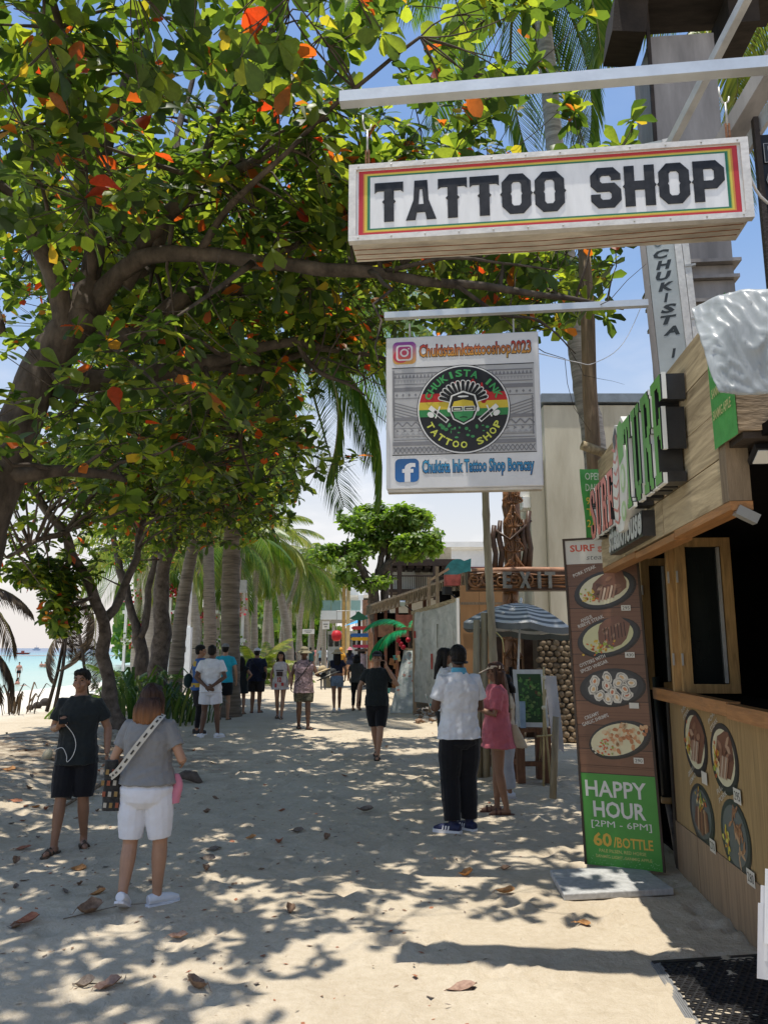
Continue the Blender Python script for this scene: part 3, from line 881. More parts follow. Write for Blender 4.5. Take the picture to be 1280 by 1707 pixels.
# script word below, black boxes with pale outline
vs, fs = text_tris('steakhouse', .035, .25)
q = MB(); W_, H_ = 1.02, .20
o_ = wallpt(.66, 2.475)
q.add([o_ + AX * (x * W_) + AY * (y * H_) + AZ * .085 for x, y in vs], fs)
q.build('script_word', mat('script_face', (.55, .55, .54), rough=.35, bump=.02, metal=.3), sh, world=True)
bx = MB()
for k in range(10):
    x0 = .66 + k * W_ / 10
    bx.prism([(0, -.012), (.098, -.012), (.098, .15 if k not in (0, 1, 4, 5) else .19), (.02, .15 if k not in (0, 1, 4, 5) else .20)], wallpt(x0, 2.475 + .0), AX, AY, AZ, .078)
bx.build('script_backing', L_SIDE, sh, world=True)

# ---- banners hung on the fascia
def banner(label, d, s0, s1, z0, z1, lines, grp='green banners on the steakhouse fascia'):
    t = thing('banner', label, 'banner', SW(d, s0, z0), -ANG, grp)
    b = MB(); w = s0 - s1
    f = lambda u, v: SW(d - .004 * math.sin(5 * u + 2 * v), s0 - w * u, z0 + (z1 - z0) * v)
    b.grid(f, 6, 6)
    b.build('cloth', mat('green_banner_vinyl', (.06, .26, .06), rough=.5, var=.15, scale=6, bump=.03), t, world=True)
    P = Print(SW(d - .008, s0, z0), AX, AY, AZ)
    for (tx, x, y, ww, hh, c) in lines:
        P.text(tx, x * w, y * (z1 - z0), ww * w, hh * (z1 - z0), c, .01)
    P.build('lettering', PRINT_MAT, t)
    return t
YEL, PALE = (.55, .40, .06), (.50, .56, .42)
banner('green banner with yellow drink list at the near end of the fascia', -.014, 3.54, 3.25, 2.70, 3.36,
       [('60', .08, .86, .3, .14, YEL), ('PALE PILSEN', .12, .66, .75, .07, PALE), ('RED HORSE', .16, .52, .65, .07, PALE), ('SANMIG LIGHT', .12, .36, .8, .07, (.5, .45, .2)), ('SANMIG APPLE', .12, .20, .8, .07, (.5, .45, .2))])
ob_ = thing('banner', 'green banner reading OPEN DAILY at the far end of the fascia', 'banner', SW(-.02, 6.5, 2.5), 0, 'green banners on the steakhouse fascia')
b = MB(); o_ = at(983, 898, 6.62); aX = V((1, .05, 0)); w_, h_ = .20, .62
o_ = o_ + V((-.03, 0, .0))
b.grid(lambda u, v: o_ + aX * (w_ * u) + UP * (h_ * v) + V((-.03 * v + .006 * math.sin(6 * v), .006 * math.sin(5 * u), 0)), 4, 6)
b.build('cloth', MATS['green_banner_vinyl'], ob_, world=True)
P = Print(o_ + V((-.02, -.012, 0)), aX, UP, V((0, -1, 0)))
for tx, y, c in (('OPEN', .52, PALE), ('DAILY', .42, PALE), ('9AM', .30, YEL), ('TO', .20, YEL), ('2AM', .10, YEL)):
    P.text(tx, .03, y, .15, .065, c, .01)
P.build('lettering', PRINT_MAT, ob_)

# ---- loose plastic sheet over the near corner
pl = MB()
a_, b_, c_, d_ = at(1150, 517, 3.30), at(1300, 478, 3.0), at(1320, 648, 2.98), at(1196, 655, 3.12)
def sheet(u, v):
    p = a_.lerp(b_, u).lerp(d_.lerp(c_, u), v)
    cr = 1 - abs(noise.noise(V((u * 3.2 + v * 1.3, v * 2.1, 1)))) * 2
    c2_ = 1 - abs(noise.noise(V((u * 7 - v * 3, v * 5 + u * 2, 5)))) * 2
    p = p + V((0, -.05 * math.sin(PI * v) * (1 - v * .5) - .012 * cr ** 3 - .011 * max(0, c2_) ** 4, .03 * math.sin(3.5 * u) * (1 - v) - .02 * math.sin(PI * u) * v))
    p += V((-.02 * math.sin(PI * v), 0, 0)) * (1 - u)
    return p
pl.grid(sheet, 44, 40)
shp = MAT_PL = mat('crinkled_silver_plastic', (.27, .29, .295), rough=.36, var=.3, scale=2.4, bump=.25, bscale=5, spec=.55, dist=1.5, col2=(.46, .485, .49))
shp.node_tree.nodes['Principled BSDF'].inputs['Alpha'].default_value = .84
po = pl.build('plastic_sheet', shp, smooth=True)
tag(po, 'crinkled silvery plastic sheet draped over the corner of the steakhouse fascia', 'plastic sheet')
md = po.modifiers.new('s', 'SOLIDIFY'); md.thickness = .003

# ---- tall menu board standing on a slab
bl = gnd(979, 1452); br = gnd(1106, 1466)
MBW = (br - bl).length
axm = (br - bl).normalized(); nzm = V((axm.y, -axm.x, 0))
mt = thing('menu_board', 'tall narrow steakhouse menu board with four food pictures and green happy hour panel', 'menu board', bl + V((0, 0, .045)), 0)
zt_ = at(937, 901, bl.y).z
HB = zt_ - .05
o_ = bl + V((0, 0, .05))
lean = V((-.065, .04, HB)).normalized()
LL = HB / lean.z
b = MB()
b.prism([(0, 0), (MBW, 0), (MBW, LL), (0, LL)], o_ - nzm * .03, axm, lean, nzm, .028)
b.build('board', mat('board_edge', (.06, .04, .03), rough=.7), mt, world=True)
for x0, x1, y0, y1 in ((-.018, 0, 0, LL), (MBW, MBW + .018, 0, LL), (-.018, MBW + .018, LL, LL + .018)):
    b = MB(); b.prism([(x0, y0), (x1, y0), (x1, y1), (x0, y1)], o_ - nzm * .034, axm, lean, nzm, .045); b.build('frame', mat('thin_dark_frame', (.05, .035, .025), rough=.6), mt, world=True)
P = Print(o_, axm, lean, nzm, .0009)
Wb = MBW
gy = LL * .268           # top of the green panel
hy = LL * .922           # bottom of the white header
P.rect(0, 0, Wb, gy, (.055, .27, .04)); P.rect(0, hy, Wb, LL, (.56, .54, .48))
ny = 9
for k in range(ny):      # printed planks behind the food
    y0, y1 = gy + (hy - gy) * k / ny, gy + (hy - gy) * (k + 1) / ny
    s_ = random.Random(k).uniform(.8, 1.2)
    P.lay = 1; P.rect(0, y0, Wb, y1, (.155 * s_, .072 * s_, .040 * s_)); P.lay = 2; P.rect(0, y0, Wb, y0 + .006, (.035, .018, .013))
    for j in range(5):
        yy = y0 + (y1 - y0) * random.Random(k * 7 + j).uniform(.15, .9); P.rect(0, yy, Wb, yy + .004, (.11 * s_, .05 * s_, .028 * s_))
P.lay = 2
P.text('SURF', Wb * .07, LL * .962, Wb * .36, LL * .023, (.50, .07, .03), .03); P.text('TURF', Wb * .68, LL * .962, Wb * .30, LL * .023, (.08, .28, .05), .03)
P.text('steakhouse', Wb * .30, LL * .934, Wb * .62, LL * .017, (.16, .16, .15), .0, .2)
for k in range(6): P.ell(Wb * (.50 + .05 * (k % 3)), LL * (.962 + .011 * (k // 3)), .018, .014, (.52, .20, .14), n=8, rag=.2)
P.lay = 2
rr_ = rad(17)
for (yy, kd) in ((.838, 0), (.687, 1), (.532, 2)):
    plate(P, Wb * .52, LL * yy, Wb * .44, LL * .056, kd, rr_ if kd != 2 else .12)
shrimps(P, Wb * .56, LL * .375, Wb * .42, LL * .052, rr_)
for (yy, tx) in ((.768, '295'), (.622, '430'), (.468, ''), (.305, '290')):
    price(P, Wb * .74, LL * yy, Wb * .13, LL * .017, tx)
P.lay = 3
tc_ = (.56, .53, .48)
for (x, y, w, s_) in ((.10, .878, .36, 'PORK STEAK'), (.16, .732, .18, 'ANGUS'), (.12, .714, .40, 'RIBEYE STEAK'), (.10, .590, .40, 'OYSTERS WITH'), (.11, .572, .42, 'SPICED VINEGAR'), (.12, .428, .22, 'CREAMY'), (.08, .408, .40, 'GARLIC SHRIMPS')):
    P.text(s_, Wb * x, LL * y, Wb * w, LL * .011, tc_, .015, rot=rr_ * 1.3)
P.lay = 2
W1, OR_ = (.62, .62, .58), (.60, .36, .05)
P.text('HAPPY', Wb * .05, LL * .200, Wb * .82, LL * .048, W1, .018)
P.text('HOUR', Wb * .14, LL * .140, Wb * .70, LL * .048, W1, .025)
P.text('[2PM - 6PM]', Wb * .10, LL * .107, Wb * .80, LL * .024, W1, .0)
P.text('60', Wb * .11, LL * .056, Wb * .25, LL * .040, OR_, .03); P.text('/BOTTLE', Wb * .38, LL * .056, Wb * .52, LL * .030, OR_, .02)
P.text('PALE PILSEN, RED HORSE', Wb * .18, LL * .038, Wb * .62, LL * .011, (.5, .45, .14), .01)
P.text('SANMIG LIGHT, SANMIG APPLE', Wb * .13, LL * .022, Wb * .74, LL * .010, (.5, .45, .14), .01)
rq = random.Random(2)
for k in range(60): P.ell(rq.uniform(.02, Wb - .02), abs(rq.gauss(0, .04)) + .01, .003, .003, (.30, .52, .26), n=5)
P.build('menu_print', PRINT_MAT, mt)
# slab
sl = MB()
cs = [gnd(917, 1462), gnd(1066, 1453), gnd(1124, 1494), gnd(940, 1504)]
vs = [c + V((0, 0, .004)) for c in cs] + [c + V((0, 0, .052)) for c in cs]
sl.add(vs, [(4, 7, 6, 5)[::-1], (0, 1, 5, 4), (1, 2, 6, 5), (2, 3, 7, 6), (3, 0, 4, 7), (0, 3, 2, 1)])
so_ = sl.build('stone_slab', mat('veined_grey_slab', (.40, .40, .39), rough=.7, var=.25, scale=7, dist=3, bump=.1))
md = so_.modifiers.new('b', 'BEVEL'); md.width = .008; md.segments = 2
tag(so_, 'flat pale grey stone slab lying on the sand in front of the menu board', 'slab')
# black pipe with tape between board and counter
pp = thing('drain_pipe', 'dark taped pipe standing in the gap beside the counter', 'pipe', gnd(1130, 1446), 0)
q = MB(); pa, pb, pc = gnd(1130, 1446), at(1112, 1335, 6.75), at(1096, 1130, 7.0)
q.tube([pa, pa.lerp(pb, .5) + V((.01, 0, 0)), pb], [.022, .026, .024], rough=.2); q.build('pipe', mat('worn_pipe', (.12, .11, .10), rough=.5, var=.5, scale=14), pp, smooth=True, world=True)
q = MB(); q.tube([pb, pc], [.045, .05]); q.build('sleeve', BLACKP, pp, smooth=True, world=True)
q = MB(); q.tube([pb + V((0, 0, -.02)), pb + V((0, 0, .03))], .05, n=12); q.build('tape', mat('brown_tape', (.35, .23, .10), rough=.4), pp, smooth=True, world=True)
# menu papers at the right edge, clipped to a stand
ps = thing('paper_stand', 'wooden stand with white printed sheets clipped to it at the right edge', 'menu stand', gnd(1330, 1640), 0)
pw = at(1262, 1540, 3.55)
q = MB(); q.box((pw.x + .30, 3.62, .48), (.36, .03, .95)); q.build('post', WOOD_GREY, ps, world=True)
for k in range(4):
    q = MB(); z0 = pw.z - .22 + k * .07
    q.grid(lambda u, v: V((pw.x - .015 + .02 * k + .30 * u + .03 * v, 3.56 - .012 * k + .02 * math.sin(3 * u + k), z0 + .30 * v - .06 * u)), 5, 5)
    q.build('paper', mat('white_paper', (.76, .77, .80), rough=.7, var=.05, bump=.02), ps, smooth=True, world=True)

# rubber ring mat at the bottom right
ma_, mb_, mc_ = gnd(1088, 1610), gnd(1300, 1596), gnd(1150, 1720)
mat_t = thing('rubber_mat', 'black rubber mat with a lattice of round holes lying on the sand', 'mat', ma_, 0)
ux = (mb_ - ma_).normalized(); uy = (mc_ - ma_); uy = (uy - ux * uy.dot(ux)).normalized()
shx = (mc_ - ma_).dot(ux) / (mc_ - ma_).dot(uy)
RUB = mat('black_rubber', (.022, .022, .024), rough=.55, var=.4, scale=20, bump=.15)
q = MB(); pit = .052
for j in range(22):
    for i in range(22):
        c = ma_ + ux * (.05 + (i + .5 * (j % 2)) * pit) + uy * (.05 + j * pit * .80) + ux * shx * (j * pit * .8) * .9 + V((0, 0, .012))
        n_ = 10; ro, ri = pit * .56, pit * .36
        vs = []
        for k in range(n_):
            a = 2 * PI * k / n_
            for r_, z_ in ((ro, -.006), (ro * .95, .006), (ri, .006), (ri * .95, -.006)):
                vs.append(c + V((r_ * math.cos(a), r_ * .8 * math.sin(a), z_ + (j % 2) * .0006)))
        fs = []
        for k in range(n_):
            k2 = (k + 1) % n_
            for t_ in range(3):
                fs.append((k * 4 + t_, k2 * 4 + t_, k2 * 4 + t_ + 1, k * 4 + t_ + 1))
        q.add(vs, fs)
q.build('lattice', RUB, mat_t, world=True, kind='stuff')
GREYR = mat('grey_rubber_edge', (.20, .20, .20), rough=.5, var=.2, bump=.1)
sl_ = (uy + ux * shx * .9)
for k in range(5):
    q = MB(); a = ma_ + ux * (-.005 + k * .011) + V((0, 0, .012 - .0015 * (4 - k))); q.bar(a - sl_ * .01, a + sl_ * 1.1, .009, .012); q.build('edge_rib', GREYR, mat_t, world=True)
q = MB(); q.bar(ma_ + V((0, 0, .012)), ma_ + ux * 1.3 + V((0, 0, .012)), .03, .014); q.build('end_strip', RUB, mat_t, world=True)
# ================================================================= TATTOO SHOP TOWER AND HANGING SIGNS
SA = rad(6.6)
SX = V((math.cos(SA), -math.sin(SA), 0)); SZ = V((-math.sin(SA), -math.cos(SA), 0))     # along the sign / towards the reader
# --- tower
TY = 7.05
tl = at(1100, 300, TY); tl = V((tl.x, TY, 0))
tw = thing('sheet_metal_tower', 'tall grey sheet metal tower of the tattoo shop rising behind the steakhouse fascia', 'tower', tl, -rad(5))
def TW(x, y, z): return tl + INTO * x + ALONG * y + UP * z
zs = [0, 4.95, 5.30, 5.62, 9.2]
def zpx(py): return at(1160, py, TY).z
z_a, z_b, z_c, z_d = zpx(505), zpx(470), zpx(440), zpx(60)
PW = .64
for a, b in ((3.34, z_a), (z_a + .01, z_b), (z_b + .05, z_c - .03), (z_c, z_d)):
    q = MB(); q.box((PW / 2, .35, (a + b) / 2), (PW, .7, b - a - .008)); q.build('cladding_sheet', SHEET, tw)
for z, d in ((z_a, .03), (z_b + .02, .035), (z_c - .012, .055)):
    q = MB(); q.box((PW / 2, .33, z), (PW + 2 * d, .7 + 2 * d, .035)); q.build('drip_moulding', SHEET, tw)
q = MB(); q.box((-.025, -.02, 6.0), (.035, .03, 5.3)); q.build('corner_strip', WOOD_DARK, tw)
q = MB()
q.box((.5, .05, z_d + .42), (1.7, .7, .10)); q.box((-.23, .08, z_d + .14), (.34, .5, .42), Matrix.Rotation(.12, 3, 'Y')); q.box((.90, .1, z_d + .14), (.30, .5, .34))
q.build('eave', mat('dark_eave_timber', (.028, .021, .016), rough=.9, var=.5, scale=3, stretch=(1, 4, 1)), tw)
for k in range(6):
    q = MB(); q.box((-.30 + k * .3, -.35 + .05 * (k % 2), z_d + .50), (.30, .12, .10), jit=.01); q.build('rafter', WOOD_DARK, tw)
# right wing behind the corner: dark thatch and board with letters
rw = at(1272, 350, 4.9)
bd = thing('lettered_board', 'dark upright board with outlined letters at the right edge beside the big sign', 'sign', V((rw.x, rw.y, 0)), -SA)
q = MB(); a = at(1250, 470, 4.9); b_ = at(1245, 250, 4.9)
q.box((.17, .03, (a.z + b_.z) / 2), (.30, .04, (b_.z - a.z) * 1.25)); q.build('board', BLACKP, bd)
q = MB(); q.box((-.0, .0, (a.z + b_.z) / 2), (.035, .05, (b_.z - a.z) * 1.5)); q.build('frame', WOOD_DARK, bd)
P = Print(V((rw.x, rw.y, 0)) + SX * .03 + SZ * .0, SX, UP, SZ)
for k, ch in enumerate('BOD'):
    P.lay = 2; P.text(ch, .01, b_.z - .10 - k * .21, .12, .15, (.42, .42, .40), .04); P.lay = 3; P.text(ch, .015, b_.z - .096 - k * .21, .11, .142, (.02, .02, .02), .0)
P.build('sign_print', PRINT_MAT, bd)

# --- horizontal bars the signs hang from: part of the tower's steelwork
D1 = 4.35
b0 = at(567, 166, D1); 
def bar1(x): return b0 + SX * x
q = MB(); q.bar(bar1(0), bar1(2.9), .075, .075, UP); q.build('sign_bar', STEEL_BR, tw, world=True)
D2 = 6.25
c0 = at(641, 527, D2)
q = MB(); q.bar(c0, c0 + SX * 2.2, .055, .055, UP); q.build('sign_bar', STEEL_BR, tw, world=True)
q = MB(); q.bar(at(1118, 240, 5.3), at(1262, -40, 4.5), .06, .06, UP); q.build('strut', STEEL, tw, world=True)
q = MB(); q.bar(at(1180, 290, 5.2), at(1330, 40, 4.6), .17, .10, UP); q.build('strut', SHEET, tw, world=True)
q = MB(); q.bar(at(1215, 290, 5.15), at(1350, 80, 4.55), .035, .10, UP); q.build('strut_flange', STEEL, tw, world=True)

# --- TATTOO SHOP light box
s0, s1 = at(590, 408, D1), at(582, 276, D1)
zb_, zt2 = s0.z + .02, s1.z
W1_ = 2.37; HH = zt2 - zb_; DP = .27
ts = thing('tattoo_sign', 'long white light box sign reading TATTOO SHOP in black block letters', 'sign', V((s1.x, s1.y, zb_)), -SA)
OX = V((s1.x, s1.y, zb_))
def TS(x, y, z): return OX + SX * x - SZ * y + UP * z        # y goes back from the face
FRAMEW = mat('chipped_white_frame', (.62, .60, .57), rough=.5, var=.16, scale=12, bump=.15, bscale=30, metal=.1)
SOFF = mat('peeling_cream_soffit', (.56, .51, .43), rough=.85, var=.35, scale=4, stretch=(1, 3, 3), bump=.3, bscale=14)
FACE = mat('white_acrylic_face', (.68, .68, .68), rough=.36, var=.13, scale=3, stretch=(3, 3, .6), bump=.02, spec=.4)
q = MB(); q.box((W1_ / 2, .02 + .0, HH / 2), (W1_ - .06, .02, HH - .06)); q.build('face', FACE, ts)
q = MB(); q.box((W1_ / 2, DP / 2 + .035, HH / 2 + .005), (W1_ - .02, DP - .03, HH - .03)); q.build('casing', SOFF, ts)
for (x0, x1, z0, z1) in ((0, W1_, 0, .035), (0, W1_, HH - .035, HH), (0, .045, .0355, HH - .0355), (W1_ - .045, W1_, .0355, HH - .0355)):
    q = MB(); q.box(((x0 + x1) / 2, .015, (z0 + z1) / 2), (x1 - x0, .05, z1 - z0)); q.build('frame_strip', FRAMEW, ts)
for x in [.06 + k * (W1_ - .12) / 11 for k in range(12)]:
    for z in (.018, HH - .018):
        q = MB(); q.ell((x, -.012, z), (.006, .005, .006), n=6, m=4); q.build('rivet', STEEL, ts)
q = MB()
for y in (.10, .16, .22): q.tube([(.02, y, -.002), (W1_ * .5, y + .01, -.006), (W1_ - .04, y - .04, -.002)], .003, n=4)
q.build('soffit_wire', RUST, ts)
P = Print(TS(0, .0095, 0), SX, UP, SZ, .0012)
RD, YL, GN = (.46, .03, .035), (.62, .50, .07), (.02, .16, .09)
bandx = [(.060, .030, RD), (.088, .012, (.60, .25, .05)), (.098, .016, YL), (.112, .006, (.2, .33, .08)), (.117, .014, GN)]
def ringrect(x0, y0, x1, y1, wx, wy, c):
    P.poly([(x0, y0), (x1, y0), (x1 - wx, y0 + wy), (x0 + wx, y0 + wy)], c); P.poly([(x1, y0), (x1, y1), (x1 - wx, y1 - wy), (x1 - wx, y0 + wy)], c)
    P.poly([(x1, y1), (x0, y1), (x0 + wx, y1 - wy), (x1 - wx, y1 - wy)], c); P.poly([(x0, y1), (x0, y0), (x0 + wx, y0 + wy), (x0 + wx, y1 - wy)], c)
for (ox, w, c) in bandx:
    oy = .040 + (ox - .06) * .62
    ringrect(ox, oy, W1_ - ox, HH - oy, w, w * .62, c)
P.build('border_print', PRINT_MAT, ts)
# block letters with a spur in the middle of each stem; units: 10 high
def keyhole(outer, hole): return (outer, hole)
LT = [(0, 10), (0, 7.4), (.7, 7.9), (2.5, 7.9), (2.5, 5.6), (2.0, 5.1), (2.5, 4.6), (2.5, 0), (5.1, 0), (5.1, 4.6), (5.6, 5.1), (5.1, 5.6), (5.1, 7.9), (6.9, 7.9), (7.6, 7.4), (7.6, 10)]
LA = keyhole([(0, 0), (2.0, 5.0), (2.3, 10), (5.7, 10), (6.0, 5.0), (8.0, 0), (5.5, 0), (5.1, 1.9), (2.9, 1.9), (2.5, 0)], [(3.3, 3.9), (4.7, 3.9), (4.35, 7.8), (3.65, 7.8)])
LO = keyhole([(0, 2), (0, 4.5), (-.45, 5), (0, 5.5), (0, 8), (2, 10), (5.5, 10), (7.5, 8), (7.5, 5.5), (7.95, 5), (7.5, 4.5), (7.5, 2), (5.5, 0), (2, 0)], [(2.5, 2.6), (2.5, 4.5), (2.2, 5), (2.5, 5.5), (2.5, 7.4), (3.0, 8), (4.5, 8), (5.0, 7.4), (5.0, 5.5), (5.3, 5), (5.0, 4.5), (5.0, 2.6), (4.5, 2), (3.0, 2)])
LS = [(0, 1.8), (0, 3.4), (2.4, 3.4), (2.4, 2.5), (2.9, 2.0), (4.7, 2.0), (5.2, 2.5), (5.2, 3.5), (4.7, 4.0), (1.6, 4.0), (0, 5.6), (0, 8.2), (1.8, 10), (5.8, 10), (7.6, 8.2), (7.6, 6.8), (5.2, 6.8), (5.2, 7.5), (4.7, 8.0), (2.9, 8.0), (2.4, 7.5), (2.4, 6.6), (2.9, 6.1), (6.0, 6.1), (7.6, 4.4), (7.6, 1.8), (5.8, 0), (1.8, 0)]
LH = [(0, 0), (0, 4.5), (-.45, 5), (0, 5.5), (0, 10), (2.5, 10), (2.5, 6.2), (5.0, 6.2), (5.0, 10), (7.5, 10), (7.5, 5.5), (7.95, 5), (7.5, 4.5), (7.5, 0), (5.0, 0), (5.0, 4.0), (2.5, 4.0), (2.5, 0)]
LP = keyhole([(0, 0), (0, 4.5), (-.45, 5), (0, 5.5), (0, 10), (5.6, 10), (7.6, 8), (7.6, 5), (5.6, 3.1), (2.5, 3.1), (2.5, 0)], [(2.5, 5.1), (4.6, 5.1), (5.1, 5.6), (5.1, 7.5), (4.6, 8), (2.5, 8)])
P0 = {'T': LT, 'A': LA, 'O': LO, 'S': LS, 'H': LH, 'P': LP}
lx = .16; lh = HH * .51; lw_ = .0232
LBLK = mat('black_sign_letter', (.018, .018, .02), rough=.45, var=.5, scale=22, bump=.04)
for ch in 'TATTOO SHOP':
    if ch == ' ': lx += .13; continue
    q = MB(); pg = P0[ch]; sc3 = lambda L_: [(a * lw_, b * lh / 10) for a, b in L_]
    if isinstance(pg, tuple): q.plate(sc3(pg[0]), sc3(pg[1]), TS(lx, .0092, HH * .24), SX, UP, SZ, .0045)
    else: q.prism(sc3(pg), TS(lx, .0092, HH * .24), SX, UP, SZ, .0045)
    q.build('letter', LBLK, ts, world=True)
    lx += 8.5 * lw_ if ch != 'T' else 8.3 * lw_
# hooks and turnbuckles
for xx in (.07, W1_ - .10):
    q = MB(); bz = bar1(xx).z - .04 - zb_
    top = V((xx, .10, bz)); 
    q.tube([top, top + V((0, 0, -.05)), top + V((.012, 0, -.10)), top + V((.03, 0, -.115)), top + V((.05, 0, -.10)), top + V((.055, 0, -.07))], .006, n=6)
    q.tube([top + V((.03, 0, -.11)), V((xx + .03, .10, HH + .16))], .007, n=6); q.build('hook', STEEL, ts, smooth=True)
    q = MB(); q.tube([V((xx + .022, .10, HH + .17)), V((xx + .022, .10, HH + .03))], .007, n=6); q.tube([V((xx + .04, .10, HH + .17)), V((xx + .04, .10, HH + .03))], .007, n=6)
    q.ell((xx + .03, .10, HH + .02), (.03, .025, .02)); q.build('turnbuckle', RUST, ts)
cb = MB(); pth, rr2 = smooth_path([(TS(W1_ - .03, .12, HH - .01), .009), (TS(W1_ + .06, .2, HH - .09), .009), (TS(W1_ + .2, .3, HH - .25), .009), (TS(W1_ + .6, .4, HH - .40), .009)], 5)
cb.tube(pth, rr2, n=6); cb.build('cable', mat('white_cable', (.66, .65, .62), rough=.5), ts, smooth=True, world=True)

# --- square sign
q0, q1 = at(638, 563, D2), at(646, 816, D2)
SQH = q0.z - q1.z; SQW = 1.285
cs_ = thing('square_sign', 'square hanging tattoo sign with round emblem between two lines of lettering', 'sign', V((q1.x - .012, D2, q1.z)), -SA)
OQ = V((q1.x - .012, D2, q1.z))
def QS(x, y, z): return OQ + SX * x - SZ * y + UP * z
q = MB(); q.box((SQW / 2, .05, SQH / 2), (SQW, .10, SQH)); o = q.build('panel_box', mat('white_sign_vinyl', (.60, .60, .61), rough=.4, var=.08, scale=4, bump=.05, bscale=5), cs_)
md = o.modifiers.new('b', 'BEVEL'); md.width = .008
q = MB(); q.box((SQW / 2, .05, -.014), (SQW * .98, .085, .022)); q.build('bottom_rail', SOFF, cs_)
for xx in (.2, SQW - .2):
    q = MB(); q.tube([(xx, .05, SQH - .01), (xx, .05, SQH + .14)], .008, n=6); q.build('hanger', STEEL, cs_)
P = Print(QS(0, 0, 0), SX, UP, SZ, .001)
S_ = SQW
GR, GD = (.30, .30, .315), (.19, .19, .205)
P.rect(.04 * S_, .225 * S_, .965 * S_, .815 * S_, (.40, .40, .41))
P.up()
P.rect(.04 * S_, .815 * S_, .965 * S_, .821 * S_, (.03, .03, .03)); P.rect(.04 * S_, .222 * S_, .965 * S_, .228 * S_, (.03, .03, .03))
def tri_row(x0, x1, y, h, n, c, up=True):
    w = (x1 - x0) / n
    for k in range(n):
        a = x0 + k * w
        P.poly([(a, y), (a + w, y), (a + w / 2, y + h)] if up else [(a, y + h), (a + w / 2, y), (a + w, y + h)], c)
def zig(x0, x1, y, h, n, t, c):
    w = (x1 - x0) / n / 2
    pts = [(x0 + k * w, y + (h if k % 2 else 0)) for k in range(2 * n + 1)]
    P.line(pts, t, c)
for (x0, x1) in ((.05, .34), (.66, .955)):
    a, b = x0 * S_, x1 * S_
    P.rect(a, .775 * S_, b, .783 * S_, GD); tri_row(a, b, .745 * S_, .028 * S_, 12, GD); tri_row(a, b, .712 * S_, .024 * S_, 14, GR, False); P.rect(a, .700 * S_, b, .706 * S_, GD)
    P.rect(a, .655 * S_, b, .683 * S_, GD); P.rect(a, .605 * S_, b, .611 * S_, GD)
    for k in range(7):
        c_ = a + (k + .5) * (b - a) / 7; P.rect(c_ - .008 * S_, .628 * S_, c_ + .008 * S_, .634 * S_, GD); P.rect(c_ - .003 * S_, .621 * S_, c_ + .003 * S_, .641 * S_, GD)
    P.up()
    m_ = x0 < .5
    for k in range(5):
        t0 = .59 - k * .022
        P.line([(a, t0 * S_), (a + (b - a) * (1 if m_ else 0), t0 * S_)] if False else [((a if not m_ else b) - (0 if m_ else 0), (.41 + k * .02) * S_), ((b if not m_ else a), (.50 + k * .02) * S_)], .007 * S_, GD)
    P.up()
    P.rect(a, .455 * S_, b, .478 * S_, GD); P.rect(a, .40 * S_, b, .405 * S_, GD); P.rect(a, .322 * S_, b, .328 * S_, GD); P.rect(a, .345 * S_, b, .349 * S_, GD)
    zig(a, b, .415 * S_, .03 * S_, 5, .009 * S_, GD); tri_row(a, b, .355 * S_, .02 * S_, 8, GR); 
    for k in range(6):
        c_ = a + (k + .5) * (b - a) / 6; P.poly([(c_ - .012 * S_, .375 * S_), (c_ + .012 * S_, .387 * S_), (c_ - .012 * S_, .399 * S_), (c_ - .005 * S_, .387 * S_)], GD)
    for xx in (a + .0, b - .012 * S_):
        P.rect(xx, .34 * S_, xx + .007 * S_, .60 * S_, GD)
P.rect(.045 * S_, .285 * S_, .96 * S_, .312 * S_, GD)
zig(.05 * S_, .955 * S_, .235 * S_, .042 * S_, 16, .006 * S_, GD); zig(.05 * S_, .955 * S_, .277 * S_, -.042 * S_, 16, .006 * S_, GD)
P.rect(.045 * S_, .48 * S_, .055 * S_, .80 * S_, GD)
# round emblem
cx, cy, cr = .505 * S_, .522 * S_, .302 * S_
P.lay = 6; P.ell(cx, cy, cr, cr, (.015, .015, .016), n=56); P.up().ell(cx, cy, cr * .985, cr * .985, (.66, .66, .66), n=56); P.up().ell(cx, cy, cr * .955, cr * .955, (.012, .012, .014), n=56)
P.up()
def band(y0, y1, c):
    pts = []
    for y in (y0, (y0 + y1) / 2, y1): pts.append((math.sqrt(max(0, .955 ** 2 - y * y)), y))
    P.poly([(cx - pts[0][0] * cr, cy + y0 * cr), (cx + pts[0][0] * cr, cy + y0 * cr), (cx + pts[1][0] * cr, cy + pts[1][1] * cr), (cx + pts[2][0] * cr, cy + y1 * cr), (cx - pts[2][0] * cr, cy + y1 * cr), (cx - pts[1][0] * cr, cy + pts[1][1] * cr)], c)
band(.17, .36, (.42, .02, .02)); band(.0, .17, (.55, .42, .04)); band(-.16, .0, (.03, .20, .06))
P.poly([(cx - cr * .3, cy + cr * .3), (cx + cr * .3, cy + cr * .3), (cx + cr * .25, cy - .3 * cr), (cx - cr * .25, cy - .3 * cr)], (.01, .01, .01)) if False else None
rq = random.Random(8)
P.up()
for k in range(26):
    P.lay = 10 + k % 3; a = rq.uniform(.35, 2.8); d = rq.uniform(.42, .66); P.ell(cx + cr * d * math.cos(a), cy + cr * d * math.sin(a), cr * rq.uniform(.015, .10), cr * rq.uniform(.02, .09), (.44, .02, .02), n=12)
for k in range(20):
    P.lay = 10 + k % 3; a = -rq.uniform(.5, 2.6); d = rq.uniform(.42, .66); P.ell(cx + cr * d * math.cos(a), cy + cr * d * math.sin(a), cr * rq.uniform(.01, .05), cr * rq.uniform(.01, .05), (.05, .25, .08), n=10)
